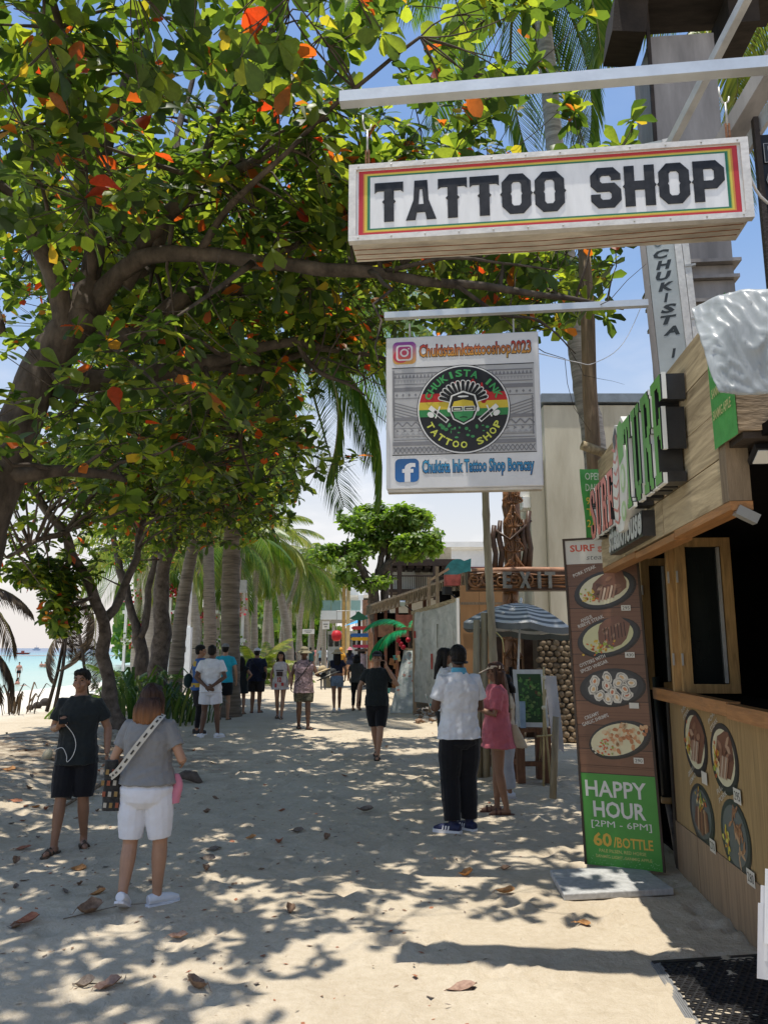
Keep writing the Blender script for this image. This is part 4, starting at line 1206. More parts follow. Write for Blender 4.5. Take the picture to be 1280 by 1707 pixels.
# head with dreadlocks and glasses
P.lay = 14
WHT, BLK = (.66, .66, .64), (.012, .012, .012)
for k in range(13):
    a = rad(12 + k * 13); x0, y0 = cx + .18 * cr * math.cos(a), cy + cr * (.14 + .10 * math.sin(a)); x1, y1 = cx + .50 * cr * math.cos(a), cy + cr * (.16 + .44 * math.sin(a))
    P.lay = 14; P.line([(x0, y0), (x1, y1)], cr * .105, WHT); P.ell(x1, y1, cr * .052, cr * .052, WHT, n=10); P.lay = 15; P.line([(x0, y0), (x1, y1)], cr * .066, BLK); P.ell(x1, y1, cr * .033, cr * .033, BLK, n=8)
P.lay = 16; P.poly([(cx - .33 * cr, cy + .02 * cr), (cx - .26 * cr, cy + .30 * cr), (cx, cy + .40 * cr), (cx + .26 * cr, cy + .30 * cr), (cx + .33 * cr, cy + .02 * cr), (cx + .22 * cr, cy - .24 * cr), (cx, cy - .36 * cr), (cx - .22 * cr, cy - .24 * cr)], WHT)
P.lay = 17; P.poly([(cx - .30 * cr, cy + .02 * cr), (cx - .23 * cr, cy + .28 * cr), (cx, cy + .36 * cr), (cx + .23 * cr, cy + .28 * cr), (cx + .30 * cr, cy + .02 * cr), (cx + .2 * cr, cy - .22 * cr), (cx, cy - .33 * cr), (cx - .2 * cr, cy - .22 * cr)], BLK)
P.lay = 18; P.poly([(cx - .25 * cr, cy + .02 * cr), (cx - .20 * cr, cy + .16 * cr), (cx, cy + .2 * cr), (cx + .20 * cr, cy + .16 * cr), (cx + .25 * cr, cy + .02 * cr)], (.55, .42, .04)); P.poly([(cx - .25 * cr, cy + .018 * cr), (cx + .25 * cr, cy + .018 * cr), (cx + .18 * cr, cy - .2 * cr), (cx, cy - .30 * cr), (cx - .18 * cr, cy - .2 * cr)], (.04, .24, .08))
P.ell(cx, cy + .27 * cr, .12 * cr, .022 * cr, WHT, n=12)
P.lay = 19
for sg in (-1, 1):
    P.lay = 19; P.rect(cx + sg * .13 * cr - .12 * cr, cy - .06 * cr, cx + sg * .13 * cr + .12 * cr, cy + .05 * cr, WHT); P.lay = 20; P.rect(cx + sg * .13 * cr - .10 * cr, cy - .045 * cr, cx + sg * .13 * cr + .10 * cr, cy + .035 * cr, BLK); P.lay = 21; P.rect(cx + sg * .13 * cr - .075 * cr, cy - .03 * cr, cx + sg * .13 * cr + .075 * cr, cy + .005 * cr, (.5, .52, .40))
    P.lay = 19; P.ell(cx + sg * .31 * cr, cy - .02 * cr, .035 * cr, .06 * cr, WHT, n=10)
    # tattoo machine on either side
    P.lay = 19; P.line([(cx + sg * .34 * cr, cy - .28 * cr), (cx + sg * .72 * cr, cy + .05 * cr)], .10 * cr, WHT); P.lay = 20; P.line([(cx + sg * .36 * cr, cy - .265 * cr), (cx + sg * .62 * cr, cy - .04 * cr)], .06 * cr, BLK); P.ell(cx + sg * .70 * cr, cy - .12 * cr, .08 * cr, .06 * cr, WHT, n=10, rot=sg * .6); P.line([(cx + sg * .5 * cr, cy + .06 * cr), (cx + sg * .60 * cr, cy - .2 * cr)], .03 * cr, WHT)
P.lay = 20; P.line([(cx - .08 * cr, cy - .2 * cr), (cx, cy - .185 * cr), (cx + .08 * cr, cy - .2 * cr)], .02 * cr, BLK)
P.lay = 15
P.arc_text('CHUKISTA INK', cx, cy, cr * .80, rad(158), rad(22), cr * .16, (.05, .30, .09), .03)
P.arc_text('TATTOO SHOP', cx, cy, cr * .80, rad(207), rad(333), cr * .15, (.52, .55, .08), .03, inward=True)
# lettering and app icons
P.lay = 3
def icon(x, y, w, c0, c1):
    pts = []
    r_ = w * .2
    for (ccx, ccy, a0) in ((x + w - r_, y + w - r_, 0), (x + r_, y + w - r_, PI / 2), (x + r_, y + r_, PI), (x + w - r_, y + r_, 1.5 * PI)):
        for k in range(5):
            a = a0 + k * PI / 8; pts.append((ccx + r_ * math.cos(a), ccy + r_ * math.sin(a)))
    o_, ay_ = P.o, P.ay
    ax_ = P.ax
    P.poly(pts, lambda p: tuple(g0 + (g1 - g0) * max(0, min(1, ((p - o_).dot(ay_) - y) / w)) for g0, g1 in zip(c0, c1)))
icon(.045 * S_, .845 * S_, .155 * S_, (.62, .33, .06), (.20, .03, .28)); 
P.up(); P.ell(.10 * S_, .90 * S_, .052 * S_, .046 * S_, (.50, .045, .07), n=20) 
P.up(); icon(.068 * S_, .868 * S_, .109 * S_, (.66, .62, .62), (.66, .62, .62)); P.up(); icon(.079 * S_, .879 * S_, .087 * S_, (.55, .10, .06), (.36, .03, .18))
P.up(); P.ell(.1225 * S_, .9225 * S_, .029 * S_, .029 * S_, (.66, .62, .62), n=20); P.up(); P.ell(.1225 * S_, .9225 * S_, .018 * S_, .018 * S_, (.5, .06, .1), n=16); P.ell(.152 * S_, .95 * S_, .006 * S_, .006 * S_, (.66, .62, .62), n=10)
P.lay = 3; icon(.058 * S_, .045 * S_, .155 * S_, (.015, .12, .36), (.02, .09, .24)); P.up(); P.text('f', .105 * S_, .046 * S_, .085 * S_, .125 * S_, (.64, .64, .66), .035)
P.lay = 3
P.text('Chukistainktattooshop2023', .218 * S_, .858 * S_, .735 * S_, .122 * S_, (.02, .01, .02), .055)
P.lay = 4; P.text('Chukistainktattooshop2023', .222 * S_, .862 * S_, .727 * S_, .114 * S_, (.4, .04, .04), .02, grad=((.60, .36, .05), (.36, .008, .02)))
P.lay = 3; P.text('Chukista Ink Tattoo Shop Boracay', .232 * S_, .072 * S_, .715 * S_, .118 * S_, (.012, .012, .03), .055)
P.lay = 4; P.text('Chukista Ink Tattoo Shop Boracay', .236 * S_, .076 * S_, .707 * S_, .110 * S_, (.03, .22, .5), .02, grad=((.02, .12, .32), (.04, .30, .52)))
P.build('sign_print', PRINT_MAT, cs_)

# --- narrow upright sign on the tower's left flank
vb, vt = at(1102, 640, 6.55), at(1073, 375, 6.55)
vs_ = thing('upright_sign', 'narrow upright sign with slanted letters CHUKISTA I on the flank of the metal tower', 'sign', V((vb.x, vb.y, vb.z - .4)), 0)
upv = (vt - vb).normalized()
o_ = vb - upv * .5; hx = V((.94, -.34, 0)).normalized(); nz_ = V((hx.y, -hx.x, 0))
Lh = (vt - vb).length + 1.3; Wv = .235
q = MB(); q.prism([(0, 0), (Wv, 0), (Wv, Lh), (0, Lh)], o_, hx, upv, nz_, .03); q.build('board', mat('pale_grey_board', (.40, .43, .43), rough=.55, var=.15, scale=3, bump=.05), vs_, world=True)
for x0, w_, m in ((-.055, .05, SHEET), (Wv + .003, .06, FRAMEW), (Wv + .068, .055, FRAMEW)):
    q = MB(); q.prism([(x0, 0), (x0 + w_, 0), (x0 + w_, Lh), (x0, Lh)], o_ - nz_ * .01, hx, upv, nz_, .05); q.build('light_strip', m, vs_, world=True)
for k in range(5):
    q = MB(); q.prism([(Wv + .07, .55 + k * .5), (Wv + .16, .55 + k * .5), (Wv + .16, .57 + k * .5), (Wv + .07, .57 + k * .5)], o_ - nz_ * .01, hx, upv, nz_, .057); q.build('clip', STEEL, vs_, world=True)
P = Print(o_ + nz_ * .03, hx, upv, nz_, .0015)
tot = Lh - .5 - 1.12
for k, ch in enumerate('CHUKISTA I'):
    if ch == ' ': continue
    y = .72 + .95 * (1 - k / 9.0)
    w = .14 if ch != 'I' else .045
    P.text(ch, .12 - w / 2 + .01 * (k % 2), y, w, .086, (.03, .035, .035), .05, .25)
P.build('sign_print', PRINT_MAT, vs_); P = Print(o_ + nz_ * .03, hx, upv, nz_, .0015); P.ell(.10, .27 + 1.56, .035, .045, (.16, .19, .19), n=18).up().ell(.10, .27 + 1.56, .022, .03, (.35, .38, .38), n=14)
P.build('emblem_print', PRINT_MAT, vs_)
# thin cable strung from the square sign to the tower
tcb = MB(); p_, r__ = smooth_path([(QS(SQW - .02, .05, SQH * .87), .004), (at(960, 603, 6.5), .004), (at(990, 605, 6.6), .004), (at(1040, 570, 6.6), .004), (at(1085, 470, 6.6), .004)], 6)
tcb.tube(p_, r__, n=4); tag(tcb.build('cable', MATS['white_cable']), 'thin pale cable sagging from the square sign towards the tower', 'cable')
# ================================================================= TREES
BARK = mat('almond_bark', (.050, .038, .030), rough=.9, var=.5, scale=7, stretch=(1, 1, .5), col2=(.125, .098, .076), bump=.9, bscale=16)
BARK2 = mat('dark_bark', (.085, .065, .05), rough=.92, var=.5, scale=7, col2=(.17, .135, .11), bump=.8, bscale=14)
G1, G2, G3, G4 = (.022, .044, .013), (.034, .066, .016), (.064, .105, .022), (.13, .175, .032)
LEAF = leafmat('almond_leaf', trans=.55, gain=2.75, tint=(1.18, 1.06, .42), stops=[(0, G1), (.25, G2), (.55, G3), (.80, G4), (.925, (.19, .25, .035)), (.955, (.26, .19, .03)), (.965, (.26, .09, .022)), (.985, (.34, .06, .018)), (1, (.30, .03, .015))])
LEAF_FAR = leafmat('far_almond_leaf', [(0, (.05, .09, .02)), (.5, (.085, .135, .028)), (1, (.14, .19, .04))])
LEAF_RED = leafmat('ageing_red_leaf', [(0, (.30, .14, .025)), (.5, (.30, .065, .02)), (1, (.24, .035, .018))], tint=(1.2, .5, .3))
def leaf_points(d, n, L, W, curl, fold, hi=True):
    """one obovate leaf: base, ribs, tip"""
    sdir = d.cross(n).normalized()
    us = (0, .22, .45, .68, .88, 1) if hi else (0, .45, .8, 1)
    ws = (.03, .16, .36, .5, .40, .06) if hi else (.03, .36, .48, .06)
    vs, fs = [], []
    for u, w in zip(us, ws):
        b = d * (L * u) - n * (curl * L * u * u)
        vs += [b - sdir * (W * w) + n * (fold * W * w), b, b + sdir * (W * w) + n * (fold * W * w)]
    for i in range(len(us) - 1):
        a = i * 3
        fs += [(a, a + 1, a + 4, a + 3), (a + 1, a + 2, a + 5, a + 4)]
    return vs, fs
rl = random.Random(4)
LEAF_MESHES = []
for k in range(6):
    q = MB(); q.add(*leaf_points(V((1, 0, 0)), V((0, 0, 1)), 1.0, (.44, .52, .58, .64, .50, .55)[k], (.05, .5, .3, .15, .7, .45)[k], (.5, .2, .35, .15, .3, .45)[k]))
    LEAF_MESHES.append(q.mesh('leaf', LEAF if k < 5 else LEAF_RED, smooth=True))
def inside(p, els, rr):
    return any(((p.x - c[0]) / r[0]) ** 2 + ((p.y - c[1]) / r[1]) ** 2 + ((p.z - c[2]) / r[2]) ** 2 < 1 for c, r in els)
NO_LEAF = []      # boxes kept clear: signs
def grow(th, limbs, els, n_ros, leaf_len, rng, matl, near=0, per=(6, 9), twig_r=.006, bark=BARK, n_clu=None, hi=False, trunk=None, keep=None, red=.035, gap=-.12):
    """limbs carry branchlets, branchlets carry twigs, each twig a rosette of leaves"""
    nodes = []
    for pts, rs in limbs:
        for p, r in zip(pts, rs):
            if r < .16: nodes.append((p, r))
    vol = [e[1][0] * e[1][1] * e[1][2] * (e[0][3] if len(e[0]) > 3 else 1) * (1.3 if len(e) > 2 else 1) for e in els]
    els = [e[:2] for e in els]
    tips = []
    tries = 0
    while len(tips) < n_ros and tries < n_ros * 12:
        tries += 1
        c, r = rng.choices(els, vol)[0]
        d = V((rng.gauss(0, 1), rng.gauss(0, 1), rng.gauss(0, 1))).normalized() * (rng.random() ** (1 / 2.4))
        p = V((c[0] + d.x * r[0], c[1] + d.y * r[1], c[2] + d.z * r[2]))
        if noise.noise(p * .8) + .5 * noise.noise(p * 2.1) < gap: continue                     # gaps between the clumps
        if keep and not keep(p): continue
        tips.append(p)
    n_clu = n_clu or max(6, n_ros // 9)
    clus = rng.sample(tips, min(n_clu, len(tips)))
    br = MB()
    cn = []
    for c in clus:
        p, r = min(nodes, key=lambda q: (q[0] - c).length_squared)
        mid = p.lerp(c, .5) + V((rng.uniform(-.2, .2), rng.uniform(-.2, .2), rng.uniform(-.12, .22))) * (p - c).length * .7
        pts = bez(p, mid, c, 5)
        r0 = min(r * .6, .017 + .013 * (p - c).length)
        br.tube(pts, [r0 + (twig_r * .8 - r0) * i / 5 for i in range(6)], n=5, rough=.25)
        cn.append(pts[3:])
    flat = [p for q in cn for p in q]
    lv = MB()
    indiv = []
    for t in tips:
        p = min(flat, key=lambda q: (q - t).length_squared)
        L = (t - p).length
        if L > .02:
            mid = p.lerp(t, .55) + V((rng.uniform(-.1, .1), rng.uniform(-.1, .1), rng.uniform(-.1, .06))) * L
            br.tube(bez(p, mid, t, 3), [twig_r, twig_r * .85, twig_r * .7, twig_r * .6], n=4, cap=False)
        ax = ((t - p).normalized() * .5 + V((rng.uniform(-.5, .5), rng.uniform(-.5, .5), .75))).normalized()
        a0 = rng.uniform(0, 6.28)
        e1 = ax.orthogonal().normalized(); e2 = ax.cross(e1)
        m = rng.randint(*per)
        for k in range(m):
            a = a0 + k * 2.4 + rng.uniform(-.3, .3)
            tl_ = rng.uniform(.75, 1.75)
            rd = e1 * math.cos(a) + e2 * math.sin(a)
            d = (ax * math.cos(tl_) + rd * math.sin(tl_)).normalized()
            d = (d + V((0, 0, -.22))).normalized()
            nn = (ax * math.sin(tl_) - rd * math.cos(tl_)); nn = (nn - d * nn.dot(d)).normalized()
            Lf = leaf_len * rng.uniform(.5, 1.25)
            o = t + ax * (.02 + .008 * k)
            if near:
                pr = proj(o + d * Lf * .5)
                if pr and -20 < pr[0] < 1300 and -20 < pr[1] < 1400:
                    face = abs(nn.dot((o - V((0, 0, CAMH))).normalized()))
                    indiv.append((Lf * (.35 + face) / pr[2], o, d, nn, Lf)); continue
            vs, fs = leaf_points(d, nn, Lf, Lf * rng.uniform(.42, .66), rng.uniform(-.1, .65), rng.uniform(.05, .6), hi)
            lv.add([o + q for q in vs], fs)
    if near:
        indiv.sort(key=lambda q: -q[0])
        for sc, o, d, nn, Lf in indiv[:near]:
            sd = nn.cross(d)
            M = Matrix(((d.x, sd.x, nn.x, o.x), (d.y, sd.y, nn.y, o.y), (d.z, sd.z, nn.z, o.z), (0, 0, 0, 1))) @ Matrix.Diagonal((Lf, Lf, Lf, 1))
            inst('leaf', LEAF_MESHES[5 if rng.random() < red else rng.randint(0, 4)], M, th)
        for sc, o, d, nn, Lf in indiv[near:]:
            vs, fs = leaf_points(d, nn, Lf, Lf * .55, rng.uniform(0, .35), rng.uniform(.05, .4), hi)
            lv.add([o + q for q in vs], fs)
    lv.build('leaves', matl, th, smooth=True, world=True, kind='stuff')
    br.build('branchlets', bark, th, smooth=True, world=True, kind='stuff')
    return len(tips)
def limb(th, ptsr, name='limb', m=BARK, n=10, rough=.22, sub=5):
    pts, rs = smooth_path(ptsr, sub)
    k0 = rl.uniform(0, 50)
    pts = [p + V((noise.noise(p * 1.7 + V((k0, 0, 0))), noise.noise(p * 1.7 + V((0, k0, 0))), noise.noise(p * 1.7 + V((0, 0, k0))))) * min(.12, r * 1.2) for p, r in zip(pts, rs)]
    q = MB(); q.tube(pts, rs, n=n, rough=rough); q.build(name, m, th, smooth=True, world=True)
    return pts, rs
# ---- A: the great almond tree leaning in from the left
YA = 7.2
ta = thing('almond_tree', 'great spreading almond tree with thick dark forked limbs and orange leaves reaching over the path', 'tree', (-4.45, 7.3, 0))
base = V((-4.45, 7.3, -.1))
LB = []
A_ = lambda px, py, Y=YA: at(px, py, Y)
LB.append(limb(ta, [(base, .36), (A_(-45, 900), .24), (A_(5, 760), .20), (A_(55, 640), .19), (A_(95, 575), .20), (A_(140, 515, 7.2), .165)], 'trunk', n=16))
spec = [
 [(A_(140, 520), .14), (A_(195, 470), .115), (A_(250, 428, 7.1), .10), (A_(330, 425, 7.0), .09), (A_(420, 437, 6.9), .08), (A_(520, 452, 6.8), .075), (A_(640, 455, 6.8), .062), (A_(760, 470, 6.8), .052), (A_(880, 490, 6.9), .04), (A_(960, 500, 7.0), .028), (A_(1040, 515, 7.0), .014)],
 [(A_(170, 565), .15), (A_(235, 545, 7.5), .12), (A_(300, 505, 7.7), .10), (A_(370, 487, 7.9), .085), (A_(460, 470, 8.1), .07), (A_(560, 452, 8.4), .05), (A_(700, 420, 8.6), .03), (A_(820, 400, 8.8), .016)],
 [(A_(95, 650), .16), (A_(200, 630, 7.6), .12), (A_(300, 615, 7.9), .10), (A_(370, 600, 8.0), .085), (A_(420, 575, 8.0), .07), (A_(490, 568, 8.0), .06), (A_(520, 580, 8.1), .05), (A_(600, 590, 8.3), .03), (A_(650, 600, 8.4), .015)],
 [(A_(330, 610, 7.95), .075), (A_(420, 615, 8.3), .06), (A_(500, 590, 8.6), .045), (A_(590, 575, 9.0), .03), (A_(640, 560, 9.2), .015)],
 [(A_(495, 568, 8.0), .04), (A_(510, 600, 8.05), .036), (A_(540, 625, 8.1), .03), (A_(580, 640, 8.1), .02), (A_(610, 660, 8.1), .01)],
 [(A_(110, 575), .16), (A_(90, 480, 7.0), .12), (A_(60, 410, 6.8), .10), (A_(25, 340, 6.6), .08), (A_(-20, 280, 6.4), .06), (A_(-40, 120, 6.0), .03)],
 [(A_(140, 530), .15), (A_(155, 430, 7.2), .12), (A_(165, 330, 7.2), .10), (A_(180, 240, 7.1), .075), (A_(215, 130, 7.0), .05), (A_(240, 0, 6.9), .03)],
 [(A_(190, 475), .12), (A_(240, 400, 7.1), .10), (A_(290, 345, 6.9), .085), (A_(335, 305, 6.8), .07), (A_(420, 270, 6.6), .05), (A_(490, 230, 6.4), .035), (A_(560, 190, 6.2), .018)],
 [(A_(335, 305, 6.8), .06), (A_(360, 200, 6.8), .045), (A_(420, 110, 6.7), .03), (A_(470, 20, 6.6), .015)],
 [(A_(260, 415, 7.1), .07), (A_(300, 300, 7.7), .06), (A_(300, 220, 8.0), .045), (A_(330, 100, 8.3), .03)],
 [(A_(430, 437, 6.9), .05), (A_(520, 400, 7.4), .04), (A_(600, 350, 7.8), .03), (A_(720, 290, 8.2), .02)],
 [(A_(330, 425, 7.0), .05), (A_(380, 350, 6.6), .04), (A_(440, 290, 6.2), .03), (A_(560, 170, 5.6), .022), (A_(700, 60, 5.3), .015)],
 [(A_(25, 790), .12), (A_(90, 790, 7.3), .08), (A_(160, 790, 7.6), .06), (A_(210, 800, 8), .03)],
 [(A_(640, 455, 6.8), .03), (A_(740, 430, 6.6), .022), (A_(840, 440, 6.5), .014), (A_(930, 450, 6.5), .008)],
 [(A_(760, 470, 6.8), .028), (A_(830, 520, 6.9), .02), (A_(900, 535, 7.0), .012), (A_(960, 590, 7.1), .006)],
 [(A_(0, 560, 7.2), .06), (A_(-20, 420, 7.8), .05), (A_(60, 300, 8.6), .035), (A_(120, 150, 9.2), .02)],
 [(A_(420, 575, 8.0), .05), (A_(440, 640, 9.0), .04), (A_(400, 730, 9.6), .03), (A_(420, 800, 9.9), .015)],
]
for s_ in spec:
    LB.append(limb(ta, [(p, r * .84) for p, r in s_]))
LB.append(limb(ta, [(V((-2.9, 7.2, 5.4)), .05), (V((-2.6, 5.6, 6.4)), .035), (V((-2.4, 4.2, 6.9)), .02)]))
LB.append(limb(ta, [(V((-2.8, 9.5, 6.9)), .04), (V((-3.4, 11.8, 7.8)), .03), (V((-3.6, 13.6, 8.6)), .015)]))
LB.append(limb(ta, [(V((0.2, 7.0, 5.5)), .05), (V((.6, 8.5, 6.6)), .035), (V((1.2, 10.5, 7.6)), .02)]))
LB.append(limb(ta, [(V((-2.5, 7.4, 5.6)), .06), (V((-2.8, 9.5, 6.9)), .04), (V((-2.6, 11.5, 7.8)), .02)]))
q = MB(); gt_ = random.Random(8)
for k in range(46):                                            # crooked bare side branches
    pts, rs = gt_.choice(LB[1:18]); i = gt_.randrange(len(pts) // 4, len(pts)); p = pts[i].copy(); r = min(rs[i] * .55, .032)
    d = V((gt_.uniform(-.2, 1), gt_.uniform(-.6, .6), gt_.uniform(-.45, .8))).normalized(); P_, Q_ = [p.copy()], [r]
    for j in range(7):
        d = (d + V((gt_.gauss(0, .38), gt_.gauss(0, .38), gt_.gauss(0, .32)))).normalized(); p = p + d * gt_.uniform(.16, .34); r *= .8; P_.append(p.copy()); Q_.append(r)
    if any(x.y < 5.3 and x.x > -.7 for x in P_): continue
    q.tube(P_, Q_, n=5, rough=.2)
q.build('side_branches', BARK, ta, smooth=True, world=True, kind='stuff')
def keepA(p):
    if p.y < 6.9 and p.x > 0.0:
        if p.z < 6.0 and p.y < 6.9 and p.x > .75: return False
    if p.z < 6.3 and 3.8 < p.y < 5.2 and p.x > -.55: return False   # clear of the hanging sign
    if p.y < 4.6 and p.x > -.3: return False
    pr = proj(p)
    if pr:
        x, y, f = pr
        if y > 640 and x > 505 + 75 * noise.noise(p * 1.6) - max(0, y - 800) * .4 + (60 if 760 < y < 820 else 0): return False
        if x > 1060 and y > -100: return False
        if y > 560 and x > 640: return False
        if y > 872 + 45 * noise.noise(p * 1.9) and p.y < 11: return False
    if 2.6 < p.x and p.y > 6.2 and p.y < 8 and p.z < 8: return False
    return True
EA = [((-2.5, 7.6, 6.5), (2.8, 2.8, 1.5)), ((.3, 7.6, 6.7), (2.7, 2.5, 1.3)), ((1.9, 8.3, 6.0), (1.25, 1.9, .95)), ((-2.2, 6.6, 4.1), (1.2, 1.0, .75)),
      ((-1.0, 5.2, 6.3), (2.0, 1.2, .8)), ((-3, 10.5, 7.3), (3.3, 2.5, 1.8)), ((1.0, 10.8, 7.6), (2.6, 2.2, 1.5)), ((-3.2, 4.4, 6.9), (2.3, 1.5, .8)),
      ((-1.8, 9.7, 4.3), (1.5, 1.2, .85)), ((1.3, 7.3, 5.25), (1.5, .9, .45)), ((-.4, 8.6, 5.2), (1.4, 1.2, .6)), ((-3.1, 6.0, 3.5), (.8, .7, .5), 0), ((-2.2, 8.6, 5.0), (1.8, 1.2, 1.0), 0), ((-1.2, 10.2, 4.9), (1.3, 1.2, 1.0), 0), ((-2.6, 5.3, 5.5), (1.2, .8, .7), 0), ((-1.0, 7.0, 5.8), (2.0, 1.2, .7), 0), ((-3.6, 13.0, 8.4), (3.2, 2.4, 2.2)), ((.8, 13.3, 8.8), (2.8, 2.0, 1.7)), ((-2.6, 2.9, 7.4), (2.0, 1.4, .6), 0), ((1.0, 6.2, 6.9), (1.5, .8, .6)), ((-2.9, 8.8, 3.9), (1.1, .9, .55)), ((.1, 9.3, 4.75), (.7, .8, .35))]
nA = grow(ta, LB, EA, 4300, .195, random.Random(21), LEAF, near=300, n_clu=520, keep=keepA, gap=-.26)

# ---- trees B and C further along on the left
def fork_tree(label, base, trunk_pts, limbs_px, els, n_ros, seed, group='shade trees along the beach side', leaf=.2, m=BARK2, matl=LEAF, keep=None):
    t = thing('almond_tree', label, 'tree', base, 0, group)
    L = [limb(t, trunk_pts, 'trunk', m, n=12)]
    for s_ in limbs_px: L.append(limb(t, s_, 'limb', m, n=8))
    grow(t, L, els, n_ros, leaf, random.Random(seed), matl, keep=keep, bark=m)
    return t
g = gnd(205, 1228); YB = g.y
def kB(p):
    pr = proj(p)
    if pr and pr[1] > 1000 and pr[0] < 75: return False
    if pr and pr[1] > 985 and pr[0] > 235: return False
    if pr and pr[1] > 1090: return False
    if pr and pr[0] > 500 and pr[1] > 620: return False
    return p.x < -2.0 or p.z > 6
fork_tree('slender dark almond tree with a kinked trunk leaning left above the beach gap', g,
          [(g, .20), (at(178, 1130, YB), .145), (at(170, 1040, YB - .2), .12), (at(140, 960, YB - .5), .105), (at(108, 890, YB - .8), .09), (at(62, 825, YB - 1), .08), (at(20, 760, YB - 1.2), .06)],
          [[(at(172, 1040, YB), .11), (at(215, 960, YB + .5), .09), (at(235, 880, YB + 1), .07), (at(250, 780, YB + 1.5), .04)], [(at(110, 890, YB - .8), .07), (at(60, 900, YB - 1.6), .05), (at(10, 930, YB - 2), .03)]],
          [((-7.0, YB - 2, 4.9), (2.0, 2.0, 1.3)), ((-5.0, YB, 5.9), (2.4, 2.4, 1.5)), ((-6.6, YB - .5, 3.5), (1.1, 1.0, .5)), ((-3.4, YB - 1, 6.6), (2, 2, 1.3))] + [((*at(x, y, YB - 1), w), (.75, .7, .34)) for x, y, w in ((120, 985, 5), (105, 1035, 4), (140, 1010, 5), (70, 960, 4))], 1300, 31, keep=kB)
g = gnd(262, 1192); YC = g.y
fork_tree('straight dark barked almond tree with a twin stem behind the group of waiting men', g,
          [(g, .30), (at(266, 1100, YC), .24), (at(269, 1000, YC), .21), (at(280, 930, YC), .19), (at(300, 880, YC - .3), .15), (at(330, 830, YC - .6), .11), (at(380, 760, YC - 1), .08)],
          [[(at(275, 940, YC), .16), (at(240, 880, YC), .11), (at(200, 820, YC), .06)], [(at(290, 900, YC), .14), (at(290, 800, YC + .6), .1), (at(300, 700, YC + 1), .05)]],
          [((-5.5, YC, 6.2), (3.0, 3.0, 1.7)), ((-3.6, YC - 2.0, 6.0), (2.2, 2.5, 1.2)), ((-6.2, YC - 2, 4.6), (1.7, 1.6, .7)), ((-4.6, YC - 4, 7.5), (3, 2.5, 1.2)), ((-3.6, YC - 4.5, 4.9), (1.7, 1.6, 1.0)), ((-6.4, YC - 4.5, 5.2), (1.8, 1.6, 1.0))], 1500, 41, keep=kB)
g = gnd(238, 1172); YD = g.y
fork_tree('forked grey almond tree splitting into a V low down beside the flowering screen', g,
          [(g, .30), (at(238, 1110, YD), .24), (at(232, 1060, YD), .2)],
          [[(at(232, 1065, YD), .16), (at(213, 1000, YD), .13), (at(200, 950, YD), .14), (at(180, 860, YD), .06)], [(at(236, 1062, YD), .15), (at(248, 1000, YD), .12), (at(262, 900, YD), .1), (at(280, 800, YD), .05)]],
          [((-7.2, YD, 7.0), (3.0, 2.5, 1.8)), ((-8.6, YD + 1, 5.2), (2.0, 1.6, .9))], 800, 51, m=BARK, keep=kB)

# ---- the bonsai shaped almond tree by the stalls
YE = 37.0
g = at(640, 1125, YE); g.z = 0
te = thing('almond_tree', 'sunlit almond tree with flat layered crowns standing beyond the market stalls', 'tree', g, 0)
E_ = lambda x, y, d=0: at(x, y, YE + d)
LE = [limb(te, [(g, .42), (E_(632, 1060), .34), (E_(622, 1005), .26), (E_(630, 960), .2), (E_(640, 920), .14), (E_(650, 870), .07)], 'trunk', BARK2, n=12)]
for s_ in ([(E_(622, 1005), .26), (E_(612, 965, -.5), .2), (E_(600, 940, -.8), .14), (E_(565, 930, -1), .08), (E_(535, 925, -1), .04)], [(E_(632, 960), .2), (E_(660, 925, -.3), .14), (E_(690, 905, -.5), .08), (E_(720, 915, -.6), .04)],
           [(E_(640, 1050), .25), (E_(643, 990, .2), .2), (E_(645, 940, .4), .14), (E_(655, 890, .6), .07)], [(E_(640, 920), .12), (E_(610, 880, .3), .08), (E_(585, 862, .4), .04)]):
    LE.append(limb(te, s_, 'limb', BARK2, n=8))
def el(px, py, rx, ry, dy=0, ry_=1.3, w=1):
    c = E_(px, py, dy); k = YE / FPX
    return ((c.x, c.y, c.z, w), (rx * k, ry_, ry * k))
grow(te, LE, [el(640, 862, 62, 24), el(610, 870, 48, 20, -.6), el(690, 868, 38, 20), el(580, 928, 48, 22, -1), el(625, 905, 40, 20, .4), el(605, 965, 48, 18, -.8), el(690, 912, 40, 24, -.5), el(715, 905, 22, 20, -.6), el(545, 925, 22, 16, -1)], 1250, .29, random.Random(61), leafmat('sunny_almond_leaf', [(0, (.07, .12, .025)), (.5, (.12, .18, .035)), (1, (.20, .25, .055))]), per=(7, 10), twig_r=.012, bark=BARK2, gap=-.02)

# ================================================================= PALMS
PALM_BARK = mat('ringed_palm_bark', (.16, .125, .09), rough=.9, var=.45, scale=3, stretch=(.6, .6, 5.5), col2=(.27, .22, .17), bump=.6, bscale=9)
PALM_PALE = mat('pale_palm_bark', (.36, .31, .25), rough=.9, var=.3, scale=3, stretch=(.6, .6, 5), bump=.5, bscale=9)
FR_G = leafmat('palm_frond_green', [(0, (.045, .095, .018)), (.5, (.08, .14, .025)), (1, (.15, .19, .035))], trans=.35, rough=.38)
FR_Y = leafmat('palm_frond_yellow', [(0, (.10, .145, .028)), (.5, (.17, .20, .04)), (1, (.26, .24, .06))], trans=.26, rough=.45)
FR_D = leafmat('palm_frond_dry', [(0, (.035, .026, .018)), (.5, (.07, .05, .032)), (1, (.13, .09, .055))], trans=.15, rough=.7, tint=(1, .8, .5), gain=1.5)
RACH = mat('frond_rib', (.17, .16, .05), rough=.5, var=.3, bump=.05)
rp_ = random.Random(77)
